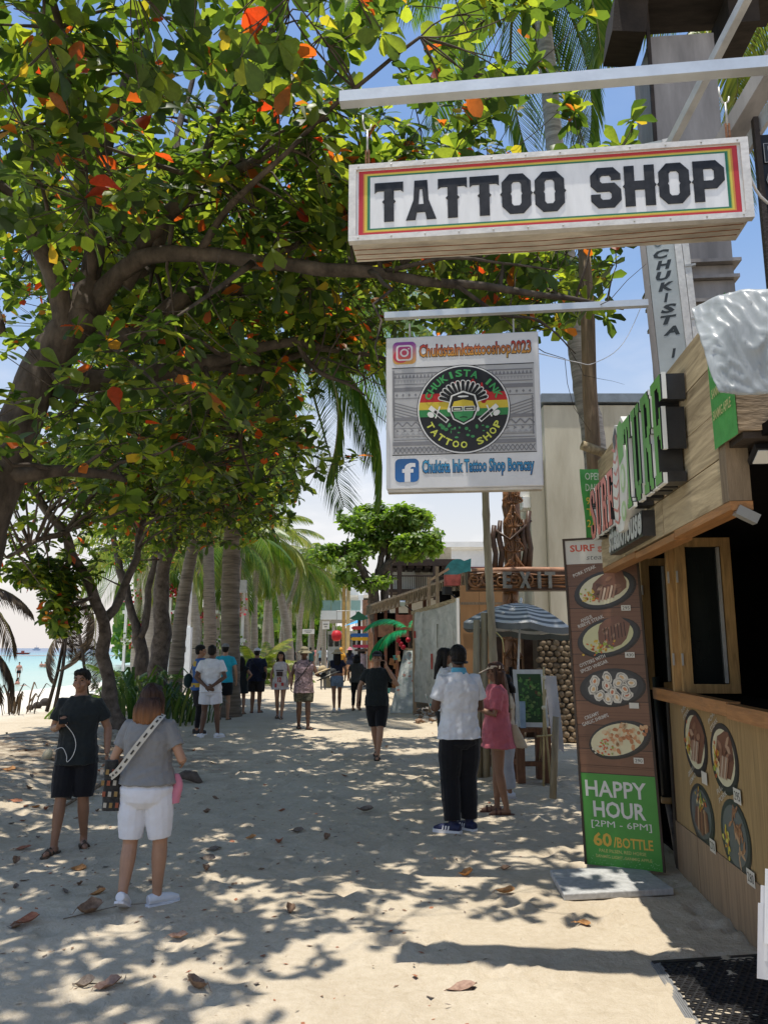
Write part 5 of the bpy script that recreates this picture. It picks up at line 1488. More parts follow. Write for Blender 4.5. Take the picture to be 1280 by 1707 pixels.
def frond_mesh(L, droop, npair, wl, hang, m, seed, keel=.0):
    """midrib with hanging leaflets; starts at the origin and runs along +X"""
    g_ = random.Random(seed); q = MB(); q.cur = 1
    n = 12; pts = []; ang = droop[0]; p = V((0, 0, 0))
    for i in range(n + 1):
        pts.append(p.copy()); ang += (droop[1] - droop[0]) / n
        p = p + V((math.cos(ang), g_.uniform(-.03, .03), math.sin(ang))) * (L / n)
    q.tube(pts, [.032 * L / 3.5 * (1 - .85 * i / n) + .003 for i in range(n + 1)], n=5, cap=False)
    q.cur = 0
    for i in range(npair):
        t = .10 + .90 * (i + .5) / npair
        f = t * n; k = min(int(f), n - 1); o = pts[k].lerp(pts[k + 1], f - k)
        d = (pts[k + 1] - pts[k]).normalized()
        ll = wl * L * (.55 + .9 * math.sin(PI * min(1, t * .86 + .10))) * (1 if t < .93 else .75)
        for sg in (-1, 1):
            out = V((0, sg, 0)); upv_ = d.cross(out) * (-sg); 
            ld = (d * (.55 + .35 * t) + out * .85 + upv_ * (.25 - keel)).normalized()
            h = hang * g_.uniform(.7, 1.3)
            mid = o + ld * ll * .5 + V((0, 0, -h * ll * .18)); end = o + ld * ll * .92 + V((0, 0, -h * ll * .62))
            wd = .011 * L * g_.uniform(.8, 1.2) * (60 / npair) ** .75
            sd = ld.cross(V((0, 0, 1))).normalized() * wd * .5 + V((0, 0, wd * .3 * sg))
            q.add([o - sd * .6, o + sd * .6, mid + sd, mid - sd, end], [(0, 1, 2, 3), (3, 2, 4)])
    return q.mesh('frond', [m, RACH], smooth=False)
def fset(m, npair, s0, L=3.8):
    return [frond_mesh(L, (.95, -.55), npair, .155, .5, m, s0), frond_mesh(L, (.55, -1.1), npair, .16, .9, m, s0 + 1), frond_mesh(L, (.1, -1.5), npair, .16, 1.0, m, s0 + 2), frond_mesh(L * .95, (-.5, -1.75), npair, .15, .9, m, s0 + 3)]
NEAR_G = fset(FR_G, 62, 100); NEAR_Y = fset(FR_Y, 62, 120); MID_Y = fset(FR_Y, 36, 140); MID_G = fset(FR_G, 36, 160); NEAR_D = fset(FR_D, 40, 180)
def palm(label, tp, fronds, n, scale=1.0, m=PALM_BARK, group=None, seed=1, coco=True, skirt=.3, dry=0, az=None):
    """tp: trunk points with radii from the ground up"""
    g_ = random.Random(seed)
    b = tp[0][0]
    t = thing('palm_tree', label, 'palm tree', b, 0, group)
    pts, rs = smooth_path(tp, 8)
    rs = [r * (1.03 if i % 2 else .97) for i, r in enumerate(rs)]
    q = MB(); q.tube(pts, rs, n=10, rough=.08); q.build('trunk', m, t, smooth=True, world=True)
    top = pts[-1]
    axis = (pts[-1] - pts[-3]).normalized()
    for k in range(n):
        u = (k + .5) / n
        c = 0 if u < .22 else 1 if u < .5 else 2 if u < 1 - skirt * .5 else 3
        a = (az[k % len(az)] + g_.uniform(-.15, .15)) if az else k * 2.399 + g_.uniform(-.3, .3)
        fr = fronds if not (dry and u > 1 - dry) else NEAR_D
        M = Matrix.Translation(top + axis * (.12 * (1 - u))) @ Matrix.Rotation(a, 4, 'Z') @ Matrix.Rotation(g_.uniform(-.12, .12), 4, 'Y') @ Matrix.Rotation(g_.uniform(-.35, .35), 4, 'X') @ Matrix.Scale(scale * g_.uniform(.85, 1.1), 4)
        inst('frond', fr[c], M, t)
    if coco:
        for k in range(5):
            q = MB(); a = g_.uniform(0, 6.28); q.ell(top + V((.17 * math.cos(a), .17 * math.sin(a), -.16 - .1 * (k % 2))), (.10, .10, .13), n=8, m=6)
            q.build('coconut', mat('green_coconut', (.12, .13, .03), rough=.5, var=.4), t, smooth=True, world=True)
    return t
def trunk_px(pairs, Y, r0, r1):
    out = []
    for i, (x, y) in enumerate(pairs):
        p = at(x, y, Y)
        if i == 0: p = gnd(x, y) if y > 1095 else V((p.x, p.y, -.1))
        if i == 0: Y = p.y
        out.append((p, r0 + (r1 - r0) * i / (len(pairs) - 1)))
    return out
g = gnd(383, 1194)
palm('tall ringed palm between the waiting men with fronds hanging over the path', [(g + V((0, 0, -.1)), .34), (g + V((0, 0, .5)), .27), (at(384, 1050, g.y), .25), (at(386, 920, g.y), .24), (at(400, 780, g.y - .2), .2), (at(455, 620, g.y - .5), .16), (at(500, 560, g.y - .8), .14)], NEAR_G, 24, 1.42, seed=5, skirt=.8, coco=False, dry=.10)
palm('grey palm with a smooth trunk just left of the ringed palm', trunk_px([(349, 1150), (350, 1080), (349, 1000), (347, 900), (345, 780), (345, 660)], 25, .30, .2), NEAR_G, 14, 1.0, seed=6, coco=False)
palm('palm with a strongly leaning trunk beside the twin stemmed tree', trunk_px([(288, 1180), (296, 1090), (304, 1010), (318, 930), (345, 820), (370, 720)], 21, .24, .15), NEAR_G, 13, 1.0, seed=7, coco=False)
palm('pale palm behind the white lamp post', trunk_px([(322, 1145), (324, 1080), (323, 1000), (318, 900), (312, 780)], 30, .30, .2), MID_Y, 12, 1.1, m=PALM_PALE, seed=8, coco=False)
palm('pale palm behind the forked tree near the flowering screen', trunk_px([(250, 1150), (252, 1080), (247, 1000), (240, 900)], 32, .36, .2), MID_Y, 12, 1.1, m=PALM_PALE, seed=9, coco=False)
palm('sunlit palm leaning right with a pale curved trunk beyond the walkers', trunk_px([(484, 1125), (480, 1060), (471, 1010), (460, 950), (456, 880), (452, 800), (450, 740)], 36, .33, .18), MID_Y, 15, 1.15, m=PALM_PALE, seed=10)
FARP = [((412, 1100), (405, 1000), (398, 850), 46, 13), ((425, 1100), (424, 1010), (428, 890), 48, 13), ((440, 1100), (446, 1000), (452, 905), 52, 13), ((468, 1100), (474, 1030), (500, 940), 56, 14), ((497, 1096), (500, 1040), (508, 940), 62, 14), ((520, 1095), (520, 1040), (523, 948), 66, 14),
        ((540, 1094), (541, 1040), (547, 935), 70, 14), ((455, 1098), (450, 1020), (440, 930), 60, 13), ((415, 1096), (412, 1000), (415, 930), 64, 12), ((480, 1095), (483, 1040), (478, 960), 72, 13), ((528, 1093), (535, 1050), (535, 985), 85, 13), ((505, 1093), (498, 1050), (488, 985), 80, 13),
        ((395, 1100), (392, 1000), (380, 900), 42, 12), ((330, 1105), (332, 1000), (335, 880), 44, 12), ((280, 1105), (283, 1000), (290, 900), 46, 12), ((225, 1110), (228, 1020), (235, 930), 44, 12), ((360, 1100), (362, 1000), (366, 900), 50, 12), ((552, 1092), (556, 1050), (553, 975), 95, 12)]
FLAB = ['slim far palm whose trunk shows left of the ringed grove', 'upright far palm with a dense yellow green crown', 'far palm with long hanging fronds over the bushy young palm', 'far palm leaning right among the sunlit grove', 'thin far palm behind the leaning trunk', 'thin upright far palm left of the white balcony',
        'tall far palm nearest the glass balcony', 'far palm with a left leaning crown in the grove', 'short far palm at the back of the grove', 'small far palm behind the leaning pair', 'small distant palm above the street signs', 'distant palm with a low crown over the crowd',
        'far palm half hidden by the ringed palm trunk', 'far palm behind the lamp post and red flowers', 'far palm behind the twin stemmed tree', 'far palm behind the forked grey tree', 'far palm between the two near palm trunks', 'most distant palm close to the yellow columns']
for i, (a, b, c, Y, n) in enumerate(FARP):
    p = at(a[0], a[1], Y); p.z = -.1
    palm(FLAB[i], [(p, .26), (at(b[0], b[1], Y), .2), (at((b[0] + c[0]) / 2 + 2, (b[1] + c[1]) / 2, Y), .18), (at(c[0], c[1], Y), .15)], MID_Y if i % 3 else MID_G, n + 3, 1.15, m=PALM_PALE, group='sunlit palms of the far grove', seed=200 + i, skirt=.7, coco=False)
# right hand palms
palm('leaning palm with a grey ringed trunk rising behind the timber post', [(V((3.62, 12.2, 0)), .26), (at(992, 760, 12.2), .19), (at(975, 660, 12.1), .175), (at(958, 540, 12), .165), (at(940, 400, 11.9), .155), (at(925, 250, 11.8), .15), (at(905, 40, 11.6), .14), (at(880, -90, 11.4), .13)], NEAR_G, 20, 1.0, m=mat('grey_palm_bark', (.30, .28, .26), rough=.9, var=.5, scale=2.5, stretch=(.7, .7, 6), bump=.6, bscale=9), seed=13, skirt=.9, coco=False)
pr_ = at(1330, -60, 8.6)
palm('sunlit palm behind the tattoo shop tower with fronds in the upper right corner', [(V((pr_.x + .3, 8.8, 0)), .22), (V((pr_.x + .2, 8.7, 4)), .17), (pr_, .14)], NEAR_Y, 16, .9, seed=14, skirt=.6, coco=False)
# bushy young palm and low plants
def bush_palm(label, loc, n, sc, fr, seed, name='young_palm'):
    g_ = random.Random(seed)
    t = thing(name, label, 'palm bush', loc, 0)
    for k in range(n):
        M = Matrix.Translation(V(loc) + V((g_.uniform(-.3, .3), g_.uniform(-.3, .3), .05))) @ Matrix.Rotation(k * 2.4 + g_.uniform(-.3, .3), 4, 'Z') @ Matrix.Rotation(-g_.uniform(.25, .85), 4, 'Y') @ Matrix.Scale(sc * g_.uniform(.7, 1.1), 4)
        inst('frond', fr[k % 2], M, t)
    return t
p = at(432, 1112, 41); p.z = 0
bush_palm('bushy bright yellow green young palm beside the path beyond the walkers', p, 30, .8, MID_Y, 5)
p = at(408, 1118, 38); p.z = 0
bush_palm('lower dark green young palm in front of the bright one', p, 12, .6, MID_G, 6)
p = gnd(250, 1200)
def strap_plant(label, loc, n, h, seed, m, spread=.5, name='strap_leaf_plant'):
    g_ = random.Random(seed); t = thing(name, label, 'plant', loc, 0)
    for k in range(n):
        a = g_.uniform(0, 6.28); r0 = g_.uniform(0, spread); o = V(loc) + V((r0 * math.cos(a), r0 * math.sin(a), 0))
        a += g_.uniform(-.5, .5); hh = h * g_.uniform(.6, 1.1); out = V((math.cos(a), math.sin(a), 0)); sd = V((-math.sin(a), math.cos(a), 0)) * .03 * h
        q = MB(); P_ = [o, o + out * .12 * hh + UP * .5 * hh, o + out * .35 * hh + UP * .85 * hh, o + out * .7 * hh + UP * (.75 + g_.uniform(-.3, .1)) * hh]
        vs = []
        for pnt, w in zip(P_, (.7, 1, .8, .05)): vs += [pnt - sd * w, pnt + sd * w]
        q.add(vs, [(0, 1, 3, 2), (2, 3, 5, 4), (4, 5, 7, 6)]); q.build('blade', m, t, world=True)
    return t
BL_D = leafmat('dark_strap_leaf', [(0, (.02, .05, .012)), (.6, (.04, .085, .02)), (1, (.10, .12, .03))], trans=.25)
strap_plant('clump of dark strap leaves under the kinked tree', gnd(225, 1205), 46, 1.5, 1, BL_D, .8)
strap_plant('clump of dark strap leaves at the foot of the twin stems', gnd(270, 1212), 44, 1.2, 2, BL_D, .8)
strap_plant('low dark leaf clump left of the ringed palm', gnd(318, 1205), 30, .8, 3, BL_D, .7)
strap_plant('low straggly clump between the waiting men and the tree', gnd(300, 1195), 26, .9, 4, BL_D, .6)
strap_plant('dry straggly plant by the left edge above the beach', gnd(22, 1190), 26, .9, 5, FR_D, .7)
p = gnd(205, 1190)
bush_palm('dark drooping palm seedling behind the kinked tree', p, 10, .62, NEAR_G, 8)
# dry fronds propped up: left edge and beside the beach gap
def dry_fronds(label, loc, items, sticks=()):
    t = thing('dry_fronds', label, 'dead fronds', loc, 0)
    for (o, az_, el_, sc, k) in items:
        M = Matrix.Translation(V(o)) @ Matrix.Rotation(az_, 4, 'Z') @ Matrix.Rotation(-el_, 4, 'Y') @ Matrix.Scale(sc, 4)
        inst('frond', NEAR_D[k], M, t)
    for a, b, r in sticks:
        q = MB(); q.tube([a, V(a).lerp(V(b), .5) + V((.05, 0, .02)), b], [r, r * .9, r * .7], n=6, rough=.2); q.build('stick', WOOD_DARK, t, smooth=True, world=True)
    return t
g = gnd(132, 1188)
dry_fronds('tangle of dry dark palm fronds propped on leaning sticks beside the beach gap', g,
           [((at(118, 985, g.y)), .5, -.9, .5, 1), ((at(135, 1000, g.y)), 2.6, -1.0, .5, 1), ((at(150, 1010, g.y)), .2, -1.1, .55, 2), ((at(125, 1040, g.y)), 3.6, -.9, .5, 1), ((at(160, 1020, g.y)), 5.2, -1.0, .5, 2), ((at(150, 1060, g.y)), 1.2, -1.0, .45, 1), ((at(120, 1010, g.y)), 4.4, -.8, .5, 3)],
           [(gnd(78, 1186), at(108, 1060, g.y), .06), (gnd(90, 1190), at(112, 1050, g.y), .06), (gnd(150, 1190), at(118, 980, g.y), .05), (at(95, 1070, g.y), at(165, 1085, g.y), .03)])
g = at(-60, 1150, 9.0); g.z = T(g.x, 9)
dry_fronds('dark withered palm fronds hanging in from the left edge', g,
           [(at(-95, 985, 9.0), -.1, .12, .34, 2), (at(-110, 1000, 9.2), .15, .22, .33, 1), (at(-95, 1090, 9.1), -.35, .25, .30, 2), (at(-90, 1060, 8.9), .25, .05, .30, 2)], [(g, at(-70, 960, 9.0), .05)])
# flowering screen far behind on the left
fs = thing('flowering_screen', 'pale screen with red bougainvillea climbing over it behind the palm trunks', 'trellis', at(330, 1110, 44) * 1.0, 0)
a, b_ = at(205, 1085, 44), at(405, 985, 44)
for k in range(9):
    q = MB(); x = a.x + (b_.x - a.x) * k / 8; q.box((x, 44.2, 2.6), (.14, .14, 5.2)); q.build('post', WHITE_PL, fs, world=True)
for z in (2.2, 3.8, 5.0):
    q = MB(); q.box(((a.x + b_.x) / 2, 44.2, z), (b_.x - a.x + .4, .11, .18)); q.build('rail', WHITE_PL, fs, world=True)
RED = leafmat('bougainvillea', [(0, (.50, .03, .06)), (1, (.62, .06, .10))], trans=.4, tint=(1, .3, .4), gain=1.5)
g_ = random.Random(3)
def blossom(m, n, cl):
    q = MB()
    for k in range(n):
        c = g_.choice(cl); o = V(c) + V((g_.gauss(0, .35), g_.gauss(0, .25), g_.gauss(0, .28)))
        d = V((g_.gauss(0, 1), g_.gauss(0, 1), g_.gauss(0, 1))).normalized(); e = d.orthogonal().normalized() * .09; f = d.cross(e)
        q.add([o - e, o + f, o + e, o - f], [(0, 1, 2, 3)])
    return q
cl = [at(x, y, 44) for x, y in ((232, 990), (290, 985), (330, 985), (385, 985), (305, 1030), (338, 1025), (240, 1040), (238, 1070), (260, 985), (395, 1010))]
blossom(RED, 650, cl).build('blossoms', RED, fs, world=True, kind='stuff')
blossom(LEAF_FAR, 900, cl + [at(x, 1070, 44) for x in range(210, 410, 20)]).build('foliage', LEAF_FAR, fs, world=True, kind='stuff')
# ================================================================= STALLS AND BUILDINGS DOWN THE STREET
def pxb(x0, y0, x1, y1, Y, depth):
    """a box whose near face fills this window of the photo at distance Y"""
    ym = (y0 + y1) / 2
    a, b = at(x0, ym, Y), at(x1, ym, Y)
    z1, z0 = at((x0 + x1) / 2, y0, Y).z, at((x0 + x1) / 2, y1, Y).z
    return V(((a.x + b.x) / 2, Y + depth / 2, (z0 + z1) / 2)), (b.x - a.x, depth, z1 - z0)
def wbox(name, x0, y0, x1, y1, Y, depth, m, par, z0=None, label=None):
    c, s = pxb(x0, y0, x1, y1, Y, depth)
    if z0 is not None:
        top = c.z + s[2] / 2; c = V((c.x, c.y, (top + z0) / 2)); s = (s[0], s[1], top - z0)
    q = MB(); q.box(c, s); return q.build(name, m, par, world=True, label=label)
# ---- cream hall behind the gate
ch = thing('cream_hall', 'streaked cream wall of a windowless hall with a grey metal coping behind the carved gate', 'building', (5.2, 18.6, 0))
YH = 18.4
l_ = at(905, 660, YH); r_ = at(1200, 660, YH)
nP = 3
for k in range(nP):
    x0, x1 = l_.x + (r_.x - l_.x) * k / nP, l_.x + (r_.x - l_.x) * (k + 1) / nP
    q = MB(); q.box(((x0 + x1) / 2, YH + 1.5 + R.uniform(0, .01), l_.z / 2 - .12), (x1 - x0 - .004, 3, l_.z - .24)); q.build('wall_panel', CREAM, ch, world=True)
q = MB(); q.box(((l_.x + r_.x) / 2, YH + 1.5, l_.z - .06), (r_.x - l_.x + .1, 3.12, .22)); q.build('coping', mat('grey_blue_coping', (.20, .23, .26), rough=.5, var=.25, scale=3, metal=.2), ch, world=True)
q = MB(); q.box((l_.x - .18, YH + 1.7, l_.z * .30 + 1.6), (.34, 3, l_.z * .6 - 3.2 + 3.2)); q.build('side_pier', CREAM, ch, world=True)
wbox('eave_moulding', 858, 812, 890, 828, YH + .4, .8, WHITE_PL, ch); wbox('eave_moulding', 872, 828, 892, 846, YH + .3, .6, WHITE_PL, ch)
# ---- carved gate with EXIT beam
YG = 15.8
CARV = mat('carved_varnished_wood', (.15, .062, .024), rough=.36, var=.55, scale=5, stretch=(1, 1, .6), col2=(.30, .13, .045), bump=.15, bscale=14, spec=.5)
CARVD = mat('dark_carved_wood', (.06, .032, .02), rough=.45, var=.5, scale=5, bump=.3, bscale=14)
gt = thing('carved_gate', 'carved wooden gate with EXIT letters on its scrolled beam and tall figured posts', 'gate', V((at(870, 1230, YG).x, YG, 0)))
def scroll(mb, c, r, turns, a0, w, sg=1, flip=1):
    pts, rs = [], []
    n = int(14 * turns)
    for i in range(n + 1):
        t = i / n; a = a0 + sg * t * turns * 2 * PI; q = r * (1 - .86 * t)
        pts.append(V((c.x + q * math.cos(a) * flip, c.y - .02 * math.sin(t * PI), c.z + q * math.sin(a)))); rs.append(w * (1 - .6 * t))
    mb.tube(pts, rs, n=6)
def carved_post(px0, px1, pt, pb, Y, m, seed, base0=None):
    g_ = random.Random(seed)
    a, b = at(px0, (pt + pb) / 2, Y), at(px1, (pt + pb) / 2, Y)
    w = b.x - a.x; xc = (a.x + b.x) / 2; zt = at(px0, pt, Y).z; zb = at(px0, pb, Y).z if base0 is None else base0
    q = MB(); n = 16
    q.loft([(V((xc + .012 * math.sin(i * 1.3), Y + w / 2, zb + (zt - zb) * i / n)), w * .46 * (1 + .06 * math.sin(i * 2.1)), w * .42) for i in range(n + 1)], n=12, e=.7)
    o = q.build('post', m, gt, smooth=True, world=True)
    q = MB(); z = zb + .1; k = 0; yf = Y + w * .06
    while z < zt - .2:
        h = g_.uniform(.35, .55)
        for sg in (-1, 1):
            for j in range(4):
                s_ = .25 + .22 * j
                pts = [V((xc + sg * w * .06, yf - .03, z + h * (.95 - .1 * j))), V((xc + sg * w * .32 * s_ * 1.3, yf - .03, z + h * (.75 - .14 * j))), V((xc + sg * w * .45 * s_ * 1.2, yf - .005, z + h * (.4 - .08 * j))), V((xc + sg * w * .2 * s_, yf - .03, z + h * .04))]
                pp, rr_2 = smooth_path([(p, .016 + .01 * (i in (1, 2))) for i, p in enumerate(pts)], 4); q.tube(pp, rr_2, n=5)
        scroll(q, V((xc + w * .18 * (1 if k % 2 else -1), yf - .02, z + h * .5)), w * .16, 1.6, 0, .022, 1 if k % 2 else -1)
        z += h; k += 1
    q.build('carving', m, gt, smooth=True, world=True)
carved_post(840, 872, 815, 960, YG - .05, CARV, 1)
carved_post(840, 870, 978, 1190, YG + .05, CARV, 2, base0=0)
wbox('dark_pillar', 822, 1030, 838, 1190, YG + .2, .25, CARVD, gt, z0=0); wbox('dark_pillar', 874, 1050, 902, 1200, YG + .2, .3, CARVD, gt, z0=0)
# crooked branches fencing the upper gallery
for (x, yt) in ((823, 876), (833, 868), (872, 866), (880, 852)):
    a, b_ = at(x, 955, YG), at(x + 1, yt, YG)
    q = MB(); q.tube([a, a.lerp(b_, .4) + V((.04, 0, 0)), a.lerp(b_, .7) - V((.03, 0, 0)), b_], [.06, .055, .06, .05], n=7, rough=.5); q.build('rail_branch', CARVD, gt, smooth=True, world=True)
q = MB(); q.tube([at(820, 880, YG), at(850, 900, YG - .1), at(885, 868, YG)], [.035, .03, .035], n=6, rough=.4); q.build('rail_branch', CARVD, gt, smooth=True, world=True)
c, s_ = pxb(779, 953, 1010, 984, YG - .25, .32)
q = MB(); q.box(c, s_, jit=.01); o = q.build('beam', CARVD, gt, world=True)
q = MB(); zc = c.z; yf = c.y - s_[1] / 2 - .01; x0 = c.x - s_[0] / 2
for k in range(5):
    scroll(q, V((x0 + .14 + k * .27, yf, zc + .02 * (k % 2))), .15, 1.7, .5 + k, .034, 1 if k % 2 else -1)
for k in range(5):
    pp, rr_2 = smooth_path([(V((x0 + .05 + .5 * j, yf, zc + (.13 - .065 * k) + .035 * math.sin(j * 1.3 + k))), .024) for j in range(7)], 4); q.tube(pp, rr_2, n=5)
q.build('beam_carving', CARV, gt, smooth=True, world=True)
q = MB(); q.tube([V((x0 + .1, yf + .1, zc + s_[2] / 2)), V((x0 + 1.2, yf + .1, zc + s_[2] / 2 + .05)), V((x0 + 2.9, yf + .12, zc + s_[2] / 2 + .02))], [.07, .06, .07], n=8, rough=.4); q.build('beam_moulding', mat('pale_carved_edge', (.33, .17, .10), rough=.5, var=.4, scale=5), gt, smooth=True, world=True)
EX = {'E': [(0, 0), (0, 10), (6, 10), (6, 8), (2.2, 8), (2.2, 6), (5, 6), (5, 4.2), (2.2, 4.2), (2.2, 2), (6, 2), (6, 0)],
      'X': [(0, 0), (2.6, 5), (0, 10), (2.4, 10), (3.7, 7), (5, 10), (7.4, 10), (4.9, 5), (7.4, 0), (5, 0), (3.7, 3), (2.4, 0)],
      'I': [(0, 0), (0, 10), (2.2, 10), (2.2, 0)], 'T': [(2.4, 0), (2.4, 8), (0, 8), (0, 10), (7, 10), (7, 8), (4.6, 8), (4.6, 0)]}
LETT = mat('grey_wooden_letter', (.17, .165, .15), rough=.7, var=.3, scale=10)
for ch_, px in (('E', 838), ('X', 866), ('I', 896), ('T', 908)):
    a = at(px, 980, YG - .3); k = .031
    q = MB(); q.prism([(p * k * .95, r * .033) for p, r in EX[ch_]], V((a.x, yf - .035, a.z - .01)), V((1, 0, 0)), UP, V((0, -1, 0)), .06); q.build('letter', LETT, gt, world=True)
# ---- cobble faced pier
cw = thing('cobble_wall', 'pier faced with brown rounded cobbles behind the easel', 'wall', V((at(935, 1230, 15.2).x, 15.2, 0)))
c, s_ = pxb(898, 1058, 990, 1232, 15.2, .5)
c.z = (c.z + s_[2] / 2) / 2; s_ = (s_[0], s_[1], c.z * 2)
q = MB(); q.box(c, s_); q.build('core', mat('dark_mortar', (.07, .055, .04), rough=.95), cw, world=True)
STO = mat('brown_cobble', (.17, .115, .065), rough=.85, var=.45, scale=5, col2=(.30, .22, .14), bump=.25, bscale=20)
sms = []
for k in range(5):
    q = MB(); q.ell((0, 0, 0), (.075, .05, .06), n=9, m=6); g_ = random.Random(k); q.v = [v * (1 + g_.uniform(-.16, .16)) for v in q.v]; sms.append(q.mesh('stone', STO, smooth=True))
g_ = random.Random(9); nxs, nzs = int(s_[0] / .125), int(s_[2] / .105)
for j in range(nzs):
    for i in range(nxs):
        p = V((c.x - s_[0] / 2 + (i + .5 + .5 * (j % 2) - .25) * s_[0] / nxs + g_.uniform(-.02, .02), 15.19, c.z - s_[2] / 2 + (j + .5) * s_[2] / nzs + g_.uniform(-.015, .015)))
        inst('stone', sms[g_.randrange(5)], Matrix.Translation(p) @ Matrix.Rotation(g_.uniform(-.5, .5), 4, 'Y') @ Matrix.Diagonal((g_.uniform(.8, 1.15), 1, g_.uniform(.8, 1.1), 1)), cw)
# ---- brown plywood hoarding
hb = thing('plywood_hoarding', 'brown plywood hoarding between the plastic covered stall and the carved gate', 'hoarding', V((at(800, 1180, 17.6).x, 17.6, 0)))
PLY = mat('brown_plywood', (.30, .165, .075), rough=.7, var=.18, scale=3, stretch=(1, 1, .3), bump=.08)
for (a_, b_) in ((768, 800), (800.6, 842)):
    wbox('sheet', a_, 976, b_, 1160, 17.6, .05, PLY, hb, z0=0)
wbox('batten', 768, 1122, 842, 1128, 17.5, .03, WOOD_GREY, hb); wbox('batten', 768, 1004, 842, 1008, 17.5, .03, WOOD_GREY, hb)
# ---- stall wrapped in plastic
ps_ = thing('wrapped_stall', 'stall front covered by a creased translucent plastic sheet with printed boards behind', 'stall', V((at(730, 1195, 20).x, 20.4, 0)))
a, b_ = at(688, 1140, 21.5), at(772, 1140, 19.2); zt1, zt2b = at(690, 1022, 21.5).z, at(770, 998, 19.2).z
def shf(u, v):
    p = a.lerp(b_, u); zt_ = zt1 + (zt2b - zt1) * u; zb_2 = .35
    return V((p.x, p.y - .06 * abs(noise.noise(V((u * 7, v * 2.2, 3)))) * 3 - .05 * math.sin(9 * u) * v, zb_2 + (zt_ - zb_2) * v - .05 * math.sin(PI * u) * v))
q = MB(); q.grid(shf, 26, 22); q.build('plastic_sheet', mat('greyish_plastic_sheet', (.34, .36, .32), rough=.28, var=.3, scale=3.2, col2=(.50, .50, .46), bump=.5, bscale=5, spec=.55, dist=1), ps_, smooth=True, world=True)
q = MB(); q.bar(V((a.x, a.y, zt1)), V((b_.x, b_.y, zt2b)), .08, .10); q.build('top_batten', WOOD_PALE, ps_, world=True)
for x, y0, y1 in ((716, 960, 1100), (730, 942, 1100), (745, 1002, 1100), (757, 990, 1100), (691, 1020, 1140)):
    p = at(x, y0, 21.0); q = MB(); q.box((p.x, 21.4, p.z / 2), (.09, .07, p.z)); q.build('stud', mat('raw_stud_timber', (.36, .26, .17), rough=.8), ps_, world=True)
q = MB(); q.box((b_.x - .1, b_.y + .1, 1.5), (.06, .3, 3.0)); q.build('white_strip', WHITE_PL, ps_, world=True)
P = Print(shf(0, 0) + V((0, -.2, 0)), (b_ - a).normalized(), UP, V((-.2, -1, 0)).normalized())
rq = random.Random(4)
ps2 = MB()
for (x, y, w_, h_, cc) in ((690, 1052, 13, 12, (.40, .05, .05)), (718, 1090, 12, 26, (.42, .08, .07)), (728, 1040, 16, 40, (.24, .26, .22)), (755, 1052, 12, 26, (.50, .50, .48)), (700, 1080, 14, 22, (.40, .42, .38)), (745, 1100, 14, 26, (.20, .22, .2))):
    u = (x - 688) / 84
    Yp = a.y + (b_.y - a.y) * u - .16
    p, s2 = pxb(x, y, x + w_, y + h_, Yp, .012); q = MB(); q.box(p, s2); q.build('notice', mat('notice_%02d' % int(x % 97), cc, rough=.6, var=.3, scale=8), ps_, world=True)
# poster board leaning against the stall
lb = thing('leaning_board', 'large white printed board leaning against the wrapped stall', 'board', gnd(650, 1190))
p0, p1 = gnd(650, 1190), gnd(678, 1194); zt_ = at(683, 1096, p0.y + .6); 
e_ = V((.62, -.12, 0)); 
o_ = V((p0.x, p0.y, .02)); lv_ = V((.42, .75, 1.72))
q = MB(); q.add([o_, o_ + e_, o_ + e_ + lv_, o_ + lv_] + [x + V((.0, .04, -.02)) for x in (o_, o_ + e_, o_ + e_ + lv_, o_ + lv_)], [(0, 1, 2, 3), (7, 6, 5, 4), (0, 4, 5, 1), (1, 5, 6, 2), (2, 6, 7, 3), (3, 7, 4, 0)])
q.build('panel', mat('pale_printed_panel', (.42, .45, .43), rough=.45, var=.15, scale=8), lb, world=True)
q = MB(); q.bar(o_ + e_ + V((.02, -.01, 0)), o_ + e_ + lv_ + V((.02, -.01, 0)), .04, .05); q.bar(o_ + lv_, o_ + lv_ + e_, .04, .05); q.build('frame', WOOD_PALE, lb, world=True)
nrm = (e_.cross(lv_)).normalized(); 
if nrm.y > 0: nrm = -nrm
P = Print(o_, e_.normalized(), lv_.normalized(), nrm, .003)
rq = random.Random(6)
for k in range(46):
    x, y = rq.uniform(.04, .55), rq.uniform(.06, 1.8); P.lay = 1 + k % 3
    P.rect(x, y, x + rq.uniform(.02, .09), y + rq.uniform(.015, .09), rq.choice([(.34, .40, .40), (.62, .63, .6), (.45, .22, .18), (.3, .38, .34), (.55, .45, .33)]))
P.build('pictures', PRINT_MAT, lb)
# teal painting lying by the stall and rubble at its foot
pt_ = thing('painting', 'small teal and white painting tilted on the rubble beside the stall', 'painting', gnd(722, 1196))
o_ = gnd(720, 1196) + V((0, 0, .12)); e_ = V((.46, -.1, .16)); u_ = V((-.18, .12, .46))
q = MB(); q.add([o_, o_ + e_, o_ + e_ + u_, o_ + u_] + [x + V((0, .04, 0)) for x in (o_, o_ + e_, o_ + e_ + u_, o_ + u_)], [(0, 1, 2, 3), (7, 6, 5, 4), (0, 4, 5, 1), (1, 5, 6, 2), (2, 6, 7, 3), (3, 7, 4, 0)]); q.build('canvas', WHITE_PL, pt_, world=True)
nn_ = e_.cross(u_).normalized(); nn_ = -nn_ if nn_.y > 0 else nn_
P = Print(o_, e_.normalized(), u_.normalized(), nn_, .003); P.rect(.02, .02, .34, .44, (.01, .34, .36)).up()
for k in range(9): P.ell(.37 + .05 * (k % 3), .1 + .1 * (k // 3), .02, .025, (.03, .03, .03), n=8)
P.build('picture', PRINT_MAT, pt_)
g_ = random.Random(15)
